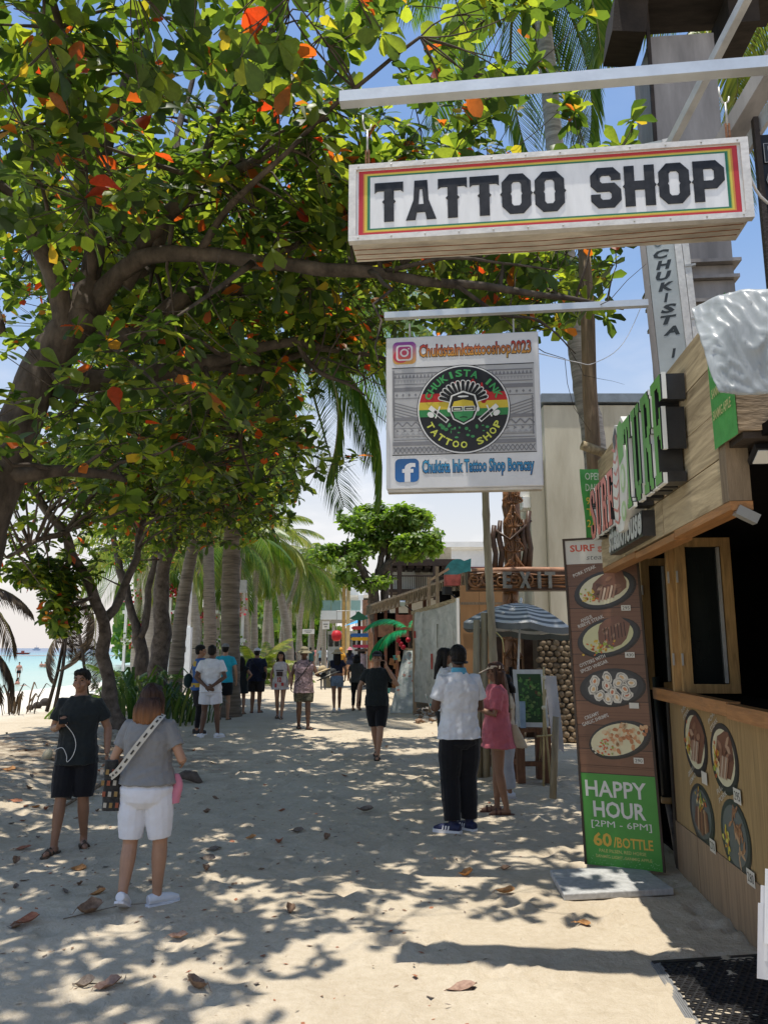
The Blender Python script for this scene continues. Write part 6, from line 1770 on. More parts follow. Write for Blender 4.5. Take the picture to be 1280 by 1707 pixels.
RUB_ = [mat('rubble_pale', (.45, .42, .38), rough=.9, var=.3), mat('rubble_brown', (.22, .14, .09), rough=.9, var=.4)]
rb = thing('rubble_heap', 'low heap of pale rubble and leaf litter at the foot of the wrapped stall', 'rubble', gnd(735, 1200))
q = MB()
for k in range(150):
    p = gnd(g_.uniform(690, 778), g_.uniform(1182, 1206)); s2 = g_.uniform(.03, .13); q.cur = g_.randrange(2)
    q.box(p + V((0, 0, s2 * .3)), (s2 * g_.uniform(.6, 1.6), s2, s2 * .6), Matrix.Rotation(g_.uniform(0, 3), 3, 'Z') @ Matrix.Rotation(g_.uniform(-.5, .5), 3, 'X'), jit=s2 * .15)
q.build('rubble', RUB_, rb, world=True, kind='stuff')

# ---- dark souvenir stall with thatch edged roof running down the street
YS0, YS1 = 22.0, 36.0
ds = thing('souvenir_stall', 'dark open souvenir stall with a long boarded roof edge further down the right side', 'stall', V((1.8, 28, 0)))
ra, rbp = at(775, 968, YS0), at(612, 1018, YS1)
nb = 12
for k in range(nb):
    p, p2 = ra.lerp(rbp, k / nb), ra.lerp(rbp, (k + 1) / nb - .006)
    q = MB(); q.bar(p, p2, .10, .46); q.build('roof_plank', WOOD_GREY, ds, world=True)
q = MB()
for k in range(60):
    p = ra.lerp(rbp, k / 60); q.tube([p + V((-.07, 0, .16)), p + V((-.10, .06, -.12 - .06 * (k % 3)))], [.03, .02], n=5)
q.build('thatch_fringe', mat('dry_thatch', (.25, .19, .12), rough=.95, var=.4), ds, world=True, kind='stuff')
q = MB(); q.add([ra + V((0, 0, .24)), rbp + V((0, 0, .24)), rbp + V((5, 1, 1.0)), ra + V((5, 1, 1.0))], [(0, 1, 2, 3)]); q.build('roof', mat('dull_corrugated_roof', (.22, .20, .18), rough=.7, var=.3, stretch=(1, 6, 1)), ds, world=True)
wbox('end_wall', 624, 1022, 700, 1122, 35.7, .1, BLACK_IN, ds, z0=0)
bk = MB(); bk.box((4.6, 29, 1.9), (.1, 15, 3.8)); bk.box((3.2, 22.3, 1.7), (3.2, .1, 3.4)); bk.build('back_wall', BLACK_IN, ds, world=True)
for k in range(7):
    p = ra.lerp(rbp, (k + .3) / 7); q = MB(); q.box((p.x + .1, p.y, p.z / 2), (.13, .13, p.z)); q.build('post', mat('red_brown_post', (.16, .07, .045), rough=.7, var=.3), ds, world=True)
PAN = mat('faded_red_board', (.30, .10, .07), rough=.7, var=.4, scale=5)
wbox('sign_board', 660, 1025, 690, 1062, 25.0, .06, PAN, ds); wbox('sign_board', 630, 1040, 656, 1062, 29, .06, mat('carved_brown_board', (.20, .10, .06), var=.4, rough=.6), ds)
g_ = random.Random(3)
for k in range(34):
    px, py = g_.uniform(640, 690), g_.uniform(1070, 1170); Yk = 23.6 + (690 - px) * .1
    p, s2 = pxb(px, py, px + g_.uniform(4, 9), py + g_.uniform(6, 14), Yk, .15); q = MB(); q.box(p, s2, Matrix.Rotation(g_.uniform(-.3, .3), 3, 'Y')); q.build('souvenir', g_.choice([PAN, WOOD_GREY, CARV, mat('dull_teal_ware', (.05, .2, .19), rough=.5), mat('straw_ware', (.42, .32, .16), rough=.8)]), ds, world=True)
q = MB()
for z in (.5, 1.1, 1.65): q.box((1.35, 25.4, z), (1.1, 3.4, .05))
q.build('shelf', WOOD_GREY, ds, world=True)
fl = thing('floodlight', 'small floodlight on a bent arm over the stall roof edge', 'lamp', at(671, 1006, 23.5))
p = at(671, 1006, 23.5); q = MB(); q.box(p, (.16, .12, .14), Matrix.Rotation(.5, 3, 'X')); q.build('lamp_head', WHITE_PL, fl, world=True); q = MB(); q.tube([p, at(690, 1020, 23.4)], .018, n=5); q.build('arm', BLACKP, fl, world=True)
fl = thing('floodlight', 'black floodlight clamped above the wrapped stall', 'lamp', at(745, 985, 20)); p = at(745, 985, 20)
q = MB(); q.box(p, (.22, .14, .20), Matrix.Rotation(.5, 3, 'Z')); q.build('lamp_head', BLACKP, fl, world=True); q = MB(); q.tube([p, at(762, 998, 20)], .02, n=5); q.build('arm', BLACKP, fl, world=True)
# teal and red crate sculpture on the roof
sc_ = thing('roof_sign', 'broken teal and red sign box standing on the stall roof', 'sign', at(765, 972, 22.5))
a = at(742, 972, 22.5); k = 22.5 / FPX
arc = [(0, 0)] + [(20 * k + 21 * k * math.cos(PI - t * PI / 10), 14 * k + 24 * k * math.sin(PI - t * PI / 10)) for t in range(8)] + [(44 * k, 36 * k), (42 * k, 0)]
TEAL = mat('weathered_teal_paint', (.035, .20, .22), rough=.5, var=.3, scale=5)
q = MB(); q.prism([(x, y) for x, y in arc], a + V((0, .2, 0)), V((1, 0, .12)), UP, V((0, -1, 0)), .2); q.build('arch', TEAL, sc_, world=True)
wbox('crate', 741, 958, 777, 976, 22.2, .3, mat('weathered_red_paint', (.42, .10, .085), rough=.6, var=.4, scale=5), sc_)
q = MB(); q.bar(at(716, 968, 22.4), at(748, 948, 22.4), .07, .07); q.build('ridge_bar', mat('raw_stud_timber'), sc_, world=True)
# ---- inflatable palm leaves of green tinsel
TIN = leafmat('green_tinsel', [(0, (.01, .20, .07)), (1, (.03, .42, .16))], trans=.25, rough=.35, tint=(.4, 1.2, .6), gain=1.6)
tf = [frond_mesh(1.5, (.75, -1.0), 46, .20, .5, TIN, 300), frond_mesh(1.5, (.35, -1.1), 46, .22, .6, TIN, 301)]
tn = thing('tinsel_palm', 'artificial palm with shiny green tinsel leaves in front of the souvenir stall', 'decoration', gnd(688, 1165))
p0 = at(684, 1052, 22.6)
for (azm, el_, sc2, kk) in ((PI + .1, .25, 1.0, 0), (PI - .1, -.1, 1.0, 1), (PI + .5, .0, .8, 1), (1.2, .5, .7, 0), (.5, .7, .8, 0)):
    inst('tinsel_leaf', tf[kk], Matrix.Translation(p0) @ Matrix.Rotation(azm, 4, 'Z') @ Matrix.Rotation(-el_, 4, 'Y') @ Matrix.Scale(sc2, 4), tn)
q = MB(); q.tube([V((p0.x, p0.y, 0)), p0], .05, n=7); q.build('stem', WOOD_DARK, tn, world=True)
for (x, y) in ((664, 1068), (668, 1074), (672, 1079), (680, 1067), (663, 1063)):
    q = MB(); q.ell(at(x, y, 22.4), .075, n=9, m=7); q.build('red_ball', mat('red_bauble', (.50, .02, .04), rough=.25, var=.2), tn, smooth=True, world=True)
# ---- signpost of coloured boards
sp_ = thing('signpost', 'dark signpost with red, blue, yellow and maroon arrow boards under a green roof', 'signpost', at(598, 1118, 33) * 1)
XF[sp_.name] = Matrix.Translation(V((at(598, 1118, 33).x, 33, 0))); sp_.location = (at(598, 1118, 33).x, 33, 0)
wbox('post', 596, 1030, 601, 1120, 33, .12, BLACKP, sp_, z0=0)
q = MB(); a = at(598, 1027, 32.9); q.prism([(-.40, -.1), (-.15, .05), (-.08, .17), (0, .2), (.1, .12), (.2, .06), (.42, -.1), (.2, -.18), (-.2, -.18)], a, V((1, 0, 0)), UP, V((0, -1, 0)), .06); q.build('finial_board', mat('dark_green_board', (.02, .10, .055), rough=.5, var=.2), sp_, world=True)
for (y0, y1, x0, x1, c_) in ((1044, 1050, 585, 612, (.36, .03, .035)), (1056, 1062, 583, 614, (.02, .09, .27)), (1062.5, 1068, 584, 613, (.55, .30, .02)), (1075, 1080, 587, 614, (.30, .03, .07)), (1082, 1086, 590, 613, (.05, .035, .03))):
    p, s2 = pxb(x0, y0, x1, y1, 32.86, .04); w_ = s2[0] / 2; h_ = s2[2] / 2
    q = MB(); q.prism([(-w_, 0), (-w_ + h_ * 1.4, -h_), (w_, -h_), (w_, h_), (-w_ + h_ * 1.4, h_)], p, V((1, 0, 0)), UP, V((0, -1, 0)), .04)
    q.build('arrow_board', mat('board_paint_%d' % int(y0), c_, rough=.5, var=.1, bump=0), sp_, world=True)
ub = thing('blue_awning', 'small blue cloth awning tip beside the signpost', 'awning', V((at(585, 1040, 34).x, 34, 0)))
q = MB(); a, b_, c2 = at(573, 1044, 34), at(612, 1026, 35), at(598, 1038, 33.6); q.add([a, c2, b_, a + V((0, .5, .02)), c2 + V((0, .5, .02)), b_ + V((0, .5, .02))], [(0, 1, 2), (3, 5, 4), (0, 3, 4, 1), (1, 4, 5, 2), (2, 5, 3, 0)]); q.build('cloth', mat('blue_cloth', (.06, .28, .50), rough=.7), ub, world=True)
q = MB(); q.tube([V((b_.x, 35, 0)), b_], .03, n=6); q.build('pole', STEEL, ub, world=True)
# ---- red paper lantern
rn = thing('red_lantern', 'red paper lantern hanging above the crowd', 'lantern', at(561, 1060, 44)); p = at(561, 1060, 44)
q = MB(); q.loft([(p + V((0, 0, z)), r2, r2) for z, r2 in ((-.30, .08), (-.26, .2), (-.1, .29), (.1, .29), (.26, .2), (.30, .08))], n=14); q.build('shade', mat('red_lantern_paper', (.50, .02, .03), rough=.5, var=.1), rn, smooth=True, world=True)
q = MB(); q.tube([p + V((0, 0, .3)), p + V((0, 0, 1.4))], .02, n=5); q.tube([p + V((0, 0, 1.4)), p + V((1.1, 0, 1.4)), V((p.x + 1.1, p.y, 0))], .03, n=5); q.build('hanger', STEEL, rn, world=True)

# ---- house with the dark timber balcony
bh = thing('balcony_house', 'pale house with a dark timber balcony and brown eave behind the stalls', 'building', (3.0, 42, 0))
YB_ = 40
DKB = mat('dark_balcony_timber', (.045, .03, .024), rough=.7, var=.3)
wbox('wall', 650, 948, 790, 1010, YB_ + 2.5, 4, mat('pale_house_wall', (.56, .53, .46), rough=.9, var=.1), bh, z0=0)
wbox('eave', 646, 932, 768, 943, YB_, 3, DKB, bh); wbox('roof', 655, 912, 752, 932, YB_ + 1, 3, mat('pale_tile_roof', (.52, .44, .30), rough=.9, var=.2), bh)
for k in range(8): wbox('eave_slat', 652 + k * 14, 943.5, 662 + k * 14, 947, YB_ + .1, 2.6, DKB, bh)
wbox('floor_slab', 646, 982, 770, 987, YB_, 2.6, DKB, bh)
wbox('post', 662, 943, 670, 1000, YB_ - .05, .2, DKB, bh); wbox('post', 650, 943, 654, 1000, YB_ - .05, .15, DKB, bh); wbox('post', 722, 943, 728, 1000, YB_ - .05, .2, DKB, bh)
wbox('handrail', 646, 959, 770, 961, YB_, .08, DKB, bh)
for k in range(34): wbox('baluster', 647 + k * 3.6, 961, 647.9 + k * 3.6, 982, YB_ + .02, .03, DKB, bh)
wbox('window', 724, 952, 742, 976, YB_ + 2.4, .1, GLASS_DK, bh); wbox('window', 676, 952, 690, 978, YB_ + 2.4, .1, GLASS_DK, bh)
wbox('white_curtain', 656, 948, 692, 982, YB_ + 2.2, .06, WHITE_PL, bh)
# ---- white house with a moulded parapet
wh = thing('white_house', 'white rendered house with a moulded parapet and pointed finial right of the tree', 'building', (6.0, 48, 0))
YW = 46
wbox('wall', 748, 915, 860, 1000, YW, 6, mat('white_house_wall', (.66, .65, .62), rough=.9, var=.06), wh, z0=0)
wbox('parapet', 738, 903, 862, 912, YW - .3, 6.4, WHITE_PL, wh); wbox('cornice', 742, 912, 860, 915.5, YW - .15, 6, WHITE_PL, wh)
q = MB(); a = at(738, 903, YW - .3); q.add([a + V((-.25, 0, .0)), a + V((.12, 0, 0)), a + V((-.06, .15, .85)), a + V((-.25, .3, 0)), a + V((.12, .3, 0))], [(0, 1, 2), (1, 4, 2), (4, 3, 2), (3, 0, 2)]); q.build('finial', WHITE_PL, wh, world=True)
fw = wbox('window', 784, 945, 808, 958, YW - .03, .1, mat('red_window_frame', (.28, .08, .06), rough=.6), wh); 
wbox('pane', 786, 946.5, 806, 957, YW - .06, .04, GLASS_DK, wh)
wbox('roof', 730, 918, 752, 935, YW + 1, 3, mat('grey_house_roof', (.24, .24, .25), rough=.8), wh)
# ---- white modern block with a glass balcony
mb_ = thing('glass_balcony_block', 'modern white block with a pale green glass balcony at the end of the path', 'building', (-3.5, 64, 0))
YM = 62
wbox('balcony_front', 534, 1018, 602, 1033, YM, 5, mat('bright_white_render', (.78, .78, .77), rough=.8, var=.04), mb_)
wbox('soffit', 536, 1033, 604, 1036, YM + .2, 5, CONC, mb_)
GLS = mat('green_balcony_glass', (.24, .38, .36), rough=.15, var=.15, scale=2, bump=0, spec=.6)
for k in range(4): wbox('glass_pane', 536 + k * 16.4, 1001, 551.6 + k * 16.4, 1018, YM + .05, .06, GLS, mb_)
wbox('rear_wall', 566, 975, 622, 1018, YM + 5.2, .3, mat('bright_white_render'), mb_); wbox('roof', 575, 982, 618, 992, YM + 1, 6, mat('bright_white_render'), mb_)
wbox('pillar', 597, 992, 605, 1100, YM + .5, .5, mat('bright_white_render'), mb_, z0=0); wbox('window', 606, 998, 616, 1030, YM + 5, .1, GLASS_DK, mb_)
wbox('ground_wall', 546, 1052, 606, 1090, YM + 4, .3, mat('pale_ground_floor', (.55, .55, .52), rough=.9, var=.3, scale=2), mb_, z0=0)
for k in range(5): wbox('shop_window', 548 + k * 10, 1058, 555 + k * 10, 1078, YM + 3.9, .1, GLASS_DK, mb_)
# yellow columns in front of it
yc = thing('yellow_columns', 'pair of tall pale yellow columns standing at the bend of the path', 'columns', V((at(576, 1100, 52).x, 52, 0)))
YEC = mat('pale_yellow_paint', (.58, .43, .20), rough=.8, var=.15, scale=2)
wbox('column', 570, 978, 575.5, 1100, 52, .35, mat('ochre_paint', (.46, .28, .09), rough=.8, var=.2), yc, z0=0); wbox('column', 577, 975, 583, 1100, 52, .35, YEC, yc, z0=0); wbox('cap', 569, 973, 584, 978, 51.9, .5, YEC, yc)
# brick-red wall strip behind the tree, signs, parked things
bw = thing('brick_front', 'narrow brown boarded shop front between the tree and the white block', 'shop', V((at(612, 1100, 48).x, 48, 0)))
for k in range(4): wbox('board', 604 + k * 5, 1000, 608.7 + k * 5, 1100, 48, .2, mat('brown_shop_board', (.25, .13, .08), rough=.8, var=.3), bw, z0=0)
for lab, x0, y0, x1, y1, Y in (('small white street sign with grey lettering on a thin pole above the crowd', 504, 1049, 524, 1057, 50), ('square white sign high on a pole left of the yellow columns', 537, 1036, 549, 1049, 54)):
    t = thing('street_sign', lab, 'sign', V((at((x0 + x1) / 2, 1100, Y).x, Y, 0)))
    wbox('panel', x0, y0, x1, y1, Y, .06, WHITE_PL, t); wbox('pole', (x0 + x1) / 2 - .7, y1, (x0 + x1) / 2 + .7, 1100, Y + .03, .06, STEEL, t, z0=0)
    p, s2 = pxb(x0, y0, x1, y1, Y - .03, .02); P = Print(V((p.x - s2[0] / 2, p.y - .012, p.z - s2[2] / 2)), V((1, 0, 0)), UP, V((0, -1, 0)), .01)
    P.rect(s2[0] * .15, s2[2] * .55, s2[0] * .8, s2[2] * .7, (.25, .25, .25)); P.rect(s2[0] * .3, s2[2] * .25, s2[0] * .7, s2[2] * .38, (.25, .25, .25)); P.build('marks', PRINT_MAT, t)
# far off greenery closing the street and the land on the right
fg = thing('far_trees', 'dark mass of far off trees closing the end of the path', 'trees', (-8, 110, 0))
fg['kind'] = 'stuff'
g_ = random.Random(12); q = MB()
for k in range(9500):
    px = g_.uniform(-60, 640); Yk = g_.uniform(95, 125); 
    if px < 190: continue
    h = (7 + 3 * noise.noise(V((px * .02, 3, 1))) + 1.5 * noise.noise(V((px * .09, 1, 1)))) * (1 - .45 * sstep(480, 600, px))
    o = V((at(px, 1080, Yk).x, Yk, g_.uniform(0, 1) ** .6 * h)); d = V((g_.gauss(0, 1), g_.gauss(0, 1), g_.gauss(0, 1))).normalized(); e = d.orthogonal().normalized() * g_.uniform(.4, .8); f = d.cross(e)
    q.add([o - e, o + f, o + e, o - f], [(0, 1, 2, 3)])
q.build('foliage', FR_G, fg, world=True, kind='stuff')

# ---- white lamp post on a concrete block
lp = gnd(304, 1154)
lt = thing('lamp_post', 'white square lamp post on a concrete block between the palm trunks', 'lamp post', lp)
q = MB(); q.box((0, 0, .28), (1.05, .8, .58), jit=.02); q.build('plinth', CONC, lt)
q = MB(); q.box((.1, -.1, .60), (.56, .44, .05)); q.build('base_plate', WHITE_PL, lt)
for dx in (-.12, .02, .16, .30):
    q = MB(); q.tube([(dx, -.30, .62), (dx, -.30, .68)], .025, n=6); q.build('bolt', STEEL, lt)
q = MB(); q.box((.12, -.1, 1.62), (.36, .3, 2.0)); o = q.build('box_column', mat('white_enamel', (.70, .72, .74), rough=.4, var=.06), lt)
q = MB(); q.box((.10, -.255, 1.72), (.05, .01, .22)); q.build('slot', BLACKP, lt)
q = MB(); q.tube([(.13, -.1, 2.6), (.16, -.1, 5.6)], [.12, .09], n=10); q.build('pole', MATS['white_enamel'], lt, smooth=True)
# ---- timber post with cross log near the steakhouse
ppx = at(985, 785, 8.2)
tp_ = thing('timber_post', 'tall weathered timber post with a sawn log fixed across it', 'post', V((ppx.x + .08, 8.2, 0)))
q = MB(); q.tube([V((ppx.x + .10, 8.2, -.05)), at(983, 660, 8.2), at(979, 520, 8.2), at(972, 396, 8.2)], [.085, .08, .075, .07], n=10, rough=.25); q.build('shaft', mat('weathered_post_wood', (.23, .165, .11), rough=.85, var=.45, scale=6, stretch=(4, 4, .5), bump=.5, bscale=14), tp_, smooth=True, world=True)
q = MB(); q.tube([at(970, 742, 7.9), at(1012, 757, 7.95)], .05, n=10, rough=.1); q.build('cross_log', WOOD_PALE, tp_, smooth=True, world=True)
# ---- bamboo pole in front of the gate
bp_ = gnd(826, 1298)
bt = thing('bamboo_pole', 'tall bamboo pole with dark joints standing before the EXIT gate', 'pole', bp_)
zt_ = at(811, 812, bp_.y)
q = MB(); pts, rs = [], []
for k in range(41):
    t = k / 40; pts.append(V((bp_.x + (zt_.x - bp_.x) * t + .02 * math.sin(t * 5), bp_.y, zt_.z * t))); rs.append(.062 - .008 * t + (.007 if k % 4 == 0 else 0))
q.tube(pts, rs, n=10); q.build('culm', mat('dry_bamboo', (.30, .25, .16), rough=.6, var=.3, scale=4, stretch=(3, 3, .4), col2=(.42, .36, .25)), bt, smooth=True, world=True)
for k in range(2):
    q = MB(); o_ = bp_ + V((-.12 - .11 * k, .05, 0)); q.tube([o_, o_ + V((0, 0, 1.2)), o_ + V((.02, 0, 2.28 - .1 * k))], [.055, .055, .05], n=9, rough=.08); q.build('side_culm', MATS['dry_bamboo'], bt, smooth=True, world=True)
q = MB(); pp, rr_2 = smooth_path([(bp_ + V((.05, -.06, 2.0)), .008), (bp_ + V((.13, -.08, 1.9)), .008), (bp_ + V((.15, -.08, 1.72)), .006)], 4); q.tube(pp, rr_2, n=5); q.build('binding', mat('yellow_twine', (.5, .45, .2), rough=.8), bt, world=True)
# ---- striped parasol
YU = 11.9
uc = at(868, 1006, YU); ur = .86; uz = uc.z
ut = thing('parasol', 'blue grey and white striped parasol on a thin white pole beside the carved gate', 'parasol', V((uc.x, YU, 0)))
P1_, P2_ = mat('parasol_white', (.64, .62, .59), rough=.7, var=.06, bump=.03), mat('parasol_blue', (.15, .16, .16), rough=.7, var=.12, bump=.03)
ax_t = Matrix.Rotation(rad(5), 3, 'Y') @ Matrix.Rotation(rad(-3), 3, 'X')
C0 = V((uc.x, YU, uz))
def um(r_, a, drop=0):
    sec = (a / (2 * PI) * 8) % 1
    sag = 1 - .045 * math.sin(PI * sec) * r_
    return C0 + ax_t @ V((ur * r_ * sag * math.cos(a), ur * r_ * sag * math.sin(a), -.36 * r_ ** 1.8 - .035 * math.sin(PI * sec) * r_ - drop))
ns_ = 15
for k in range(8):
    q = MB()
    for j in range(ns_):
        q.cur = j % 2
        q.grid(lambda u, v: um((j + v) / ns_ if j else max(.002, v / ns_), (k + u) * PI / 4), 5, 1)
    q.cur = 1; q.grid(lambda u, v: um(1.0, (k + u) * PI / 4, v * .085 - .0) + V((0, 0, -.004)), 5, 1)
    q.build('canopy_panel', [P1_, P2_], ut, smooth=False, world=True)
    q = MB(); q.tube([um(.02, k * PI / 4, .02), um(.5, k * PI / 4, .012), um(1, k * PI / 4, .01)], .006, n=4); q.build('rib', STEEL, ut, world=True)
q = MB(); ft = C0 + ax_t @ V((0, 0, -2.3)); q.tube([V((ft.x, ft.y, 0)), C0 + ax_t @ V((0, 0, .05))], .016, n=8); q.build('pole', mat('white_enamel'), ut, smooth=True, world=True)
q = MB(); q.tube([V((ft.x, ft.y, .2)), V((ft.x, ft.y, 1.5))], .03, n=8); q.build('pole_sleeve', BLACKP, ut, smooth=True, world=True)
q = MB(); q.ell(C0 + ax_t @ V((0, 0, .05)), (.025, .025, .04)); q.build('cap', mat('white_enamel'), ut, smooth=True, world=True)
# ---- artist's corner: stool tables, easel, painting, chair
WB = mat('red_brown_stool_wood', (.16, .075, .04), rough=.6, var=.4, scale=5, stretch=(4, 4, .6), bump=.2)
def stool(label, c, w, d, h, lw):
    t = thing('table', label, 'stool', c, .1, 'rough wooden stools of the street artist')
    for k in range(3):
        q = MB(); q.box(((k - 1) * w / 3, 0, h), (w / 3 - .006, d, .05)); q.build('top_plank', WB, t)
    for sx in (-1, 1):
        for sy in (-1, 1):
            q = MB(); q.box((sx * (w / 2 - lw / 2), sy * (d / 2 - lw / 2), h / 2), (lw, lw, h - .05)); q.build('leg', WB, t)
        q = MB(); q.box((sx * (w / 2 - lw / 2), 0, h * .38), (lw * .6, d - 2 * lw, .06)); q.build('rail', WB, t)
    q = MB(); q.box((0, -d / 2 + lw / 2, h * .38), (w - 2 * lw, lw * .6, .06)); q.build('front_rail', WB, t)
    return t
stool('dark red wooden stool under the painting with thick square legs', gnd(885, 1305), .46, .42, .70, .10)
stool('low dark wooden stool behind the woman in pink', gnd(822, 1290) + V((-.15, .3, 0)), .42, .4, .56, .06)
g = gnd(880, 1308)
pz = at(880, 1222, g.y - .05)
pn = thing('painting', 'framed green jungle painting leaning on the stool beneath the parasol', 'painting', V((pz.x, g.y + .05, .73)))
w_, h_ = .42, .76
o_ = V((at(862, 1210, g.y).x, g.y + .0, .735)); e_ = V((1, -.1, 0)).normalized(); u_ = V((-.03, .16, 1)).normalized(); n_ = V((-.1, -1, .16)).normalized()
q = MB(); q.prism([(0, 0), (w_, 0), (w_, h_), (0, h_)], o_, e_, u_, n_, .03); q.build('mount', mat('pale_mount', (.55, .56, .56), rough=.7), pn, world=True)
P = Print(o_ + n_ * .031, e_, u_, n_, .002); P.rect(.05, .06, w_ - .05, h_ - .06, (.025, .07, .02)).up()
rq = random.Random(17)
for k in range(110):
    P.lay = 2 + k % 4; x, y = rq.uniform(.08, w_ - .09), rq.uniform(.1, h_ - .12); P.ell(x, y, rq.uniform(.008, .03), rq.uniform(.008, .03), rq.choice([(.05, .16, .03), (.10, .24, .05), (.02, .05, .015), (.18, .28, .08), (.14, .05, .03) if y > .4 and x > .2 else (.04, .1, .03)]), n=7, rag=.3)
P.build('picture', PRINT_MAT, pn)
q = MB(); o2 = o_ + e_ * (w_ + .01)
q.grid(lambda u, v: o2 + e_ * (.14 * u) + V((0, -.07 * u - .02 * math.sin(5 * v), 0)) + u_ * (-.2 + (h_ + .12) * v - .12 * u * (1 - v)), 4, 8); q.build('cloth', mat('grey_white_cloth', (.50, .49, .52), rough=.85, var=.1), pn, world=True)
q = MB(); q.box(o_ + e_ * .06 + V((0, -.09, .17)), (.07, .05, .34)); q.build('bottle', mat('pale_blue_plastic', (.26, .36, .48), rough=.3), pn, world=True)
ea = thing('easel', 'slender bamboo easel tied together beside the painting', 'easel', gnd(905, 1312))
BAM = mat('pale_bamboo_stick', (.46, .37, .19), rough=.6, var=.25)
ge = gnd(905, 1312)
for (x0, y0, x1, y1) in ((906, 1312, 906, 1112), (918, 1310, 905, 1160), (897, 1300, 909, 1150)):
    q = MB(); a = gnd(x0, y0) if y0 > 1290 else at(x0, y0, ge.y); b_ = at(x1, y1, ge.y); q.tube([a, b_], [.016, .013], n=6); q.build('stick', BAM, ea, smooth=True, world=True)
q = MB(); q.tube([at(894, 1228, ge.y - .03), at(920, 1226, ge.y - .03)], .013, n=6); q.build('stick', BAM, ea, world=True)
for y in (1130, 1180): q = MB(); q.ell(at(906, y, ge.y), .03, n=8, m=6); q.build('knot', mat('pale_twine', (.6, .56, .42), rough=.9), ea, world=True)
sk = gnd(921, 1334)
q = MB(); q.tube([sk + V((0, 0, -.05)), at(927, 1195, sk.y)], .042, n=9, rough=.1); o = q.build('bamboo_stake', MATS['dry_bamboo'], None, smooth=True); tag(o, 'short bamboo stake in the sand just left of the tall menu board', 'stake')
# small street cabinet on a pole between the palms
cb_ = at(404, 985, 30)
ct = thing('utility_pole', 'slim grey utility pole with a meter box right of the ringed palm', 'pole', V((at(397, 1120, 30).x, 30, 0)))
wbox('pole', 393, 930, 399, 1135, 30, .12, WOOD_GREY, ct, z0=0); wbox('meter_box', 398, 967, 410, 988, 29.9, .2, mat('grey_meter_box', (.32, .32, .30), rough=.6), ct); wbox('label_plate', 394, 1014, 399, 1022, 29.9, .03, WHITE_PL, ct)
# gull winged bits at sea: outrigger boat, swimmers' line
bo = thing('boat', 'small white boat with a dark cabin far out on the horizon', 'boat', V((at(61, 1081, 900).x, 900, SEA_Z)))
q = MB(); q.loft([(V((0, 0, 0)), 4, 1.0), (V((0, 0, 1.2)), 5, 1.4)], n=14); q.build('hull', WHITE_PL, bo); q = MB(); q.box((0, 0, 2.2), (4.5, 1.6, 2)); q.build('cabin', mat('grey_cabin', (.3, .33, .38)), bo); q = MB(); q.box((0, 0, 4.4), (.3, .3, 3)); q.build('mast', WHITE_PL, bo)
bo2 = thing('boat', 'red kayak shaped boat drifting beyond the swimmers', 'boat', V((at(38, 1087, 330).x, 330, SEA_Z)))
q = MB(); q.loft([(V((0, 0, 0)), 2.6, .5), (V((0, 0, .7)), 3.4, .8)], n=14); q.build('hull', mat('red_hull', (.45, .06, .04), rough=.5), bo2); q = MB(); q.box((0, 0, 1.1), (1.2, .5, .8)); q.build('seat', PAN, bo2)
rp2 = MB(); rp2.tube([V((-190, 250, SEA_Z + .12)), V((-120, 262, SEA_Z + .12)), V((-40, 270, SEA_Z + .12))], .16, n=5); tag(rp2.build('buoy_line', mat('pale_pink_floats', (.55, .42, .38), rough=.6)), 'pale line of floats strung across the swimming area', 'buoy line')
# ================================================================= PEOPLE
TMP = bpy.data.scenes.new('tmp')
def remesh(mb, vox, m, name, smooth=2, wrinkle=0.0, seed=0, ys=1.0):
    me = mb.mesh('tmp', [])
    ob = bpy.data.objects.new('tmp', me); TMP.collection.objects.link(ob)
    md = ob.modifiers.new('r', 'REMESH'); md.mode = 'VOXEL'; md.voxel_size = vox; md.use_smooth_shade = True
    if smooth:
        s_ = ob.modifiers.new('s', 'SMOOTH'); s_.iterations = smooth; s_.factor = .5
    vl = TMP.view_layers[0]; vl.update()
    dg = vl.depsgraph
    out = bpy.data.meshes.new_from_object(ob.evaluated_get(dg))
    bpy.data.objects.remove(ob); bpy.data.meshes.remove(me)
    if wrinkle:
        out.update()
        k = V((seed * 7.1, seed * 3.3, 0))
        nn = [v.normal.copy() for v in out.vertices]
        for v, n_ in zip(out.vertices, nn):
            p = v.co
            a = noise.noise(V((p.x * 11, p.y * 11, p.z * 4.5)) + k) + .6 * noise.noise(V((p.x * 9 + p.z * 14, p.y * 9 - p.z * 12, p.z * 9)) + k) + .4 * noise.noise(p * 30 + k)
            if name == 'hair': a = noise.noise(V((p.x * 48, p.y * 48, p.z * 5)) + k) + .5 * a
            v.co = p + n_ * (wrinkle * a)
    out.name = name
    out.materials.clear(); out.materials.append(m)
    out.polygons.foreach_set('use_smooth', [True] * len(out.polygons))
    return out
SKIN_L = mat('light_brown_skin', (.36, .20, .125), rough=.5, var=.10, scale=9, bump=.04, spec=.4)
SKIN_M = mat('tan_skin', (.26, .135, .08), rough=.5, var=.10, scale=9, bump=.04, spec=.4)
SKIN_D = mat('dark_brown_skin', (.105, .052, .032), rough=.48, var=.12, scale=9, bump=.04, spec=.4)
HAIR_B = mat('black_hair', (.010, .008, .007), rough=.6, var=.4, scale=40, stretch=(1, 1, .08), bump=.5, bscale=60, spec=.22)
HAIR_BR = mat('brown_ombre_hair', attr=True, rough=.55, var=.5, scale=45, stretch=(1, 1, .05), bump=.5, bscale=60, spec=.25)
def cloth(name, c=None, var=.12, scale=9, **k):
    return mat(name, c, rough=.85, var=var, scale=scale, bump=.12, bscale=60, spec=.15, sheen=.15, **k)
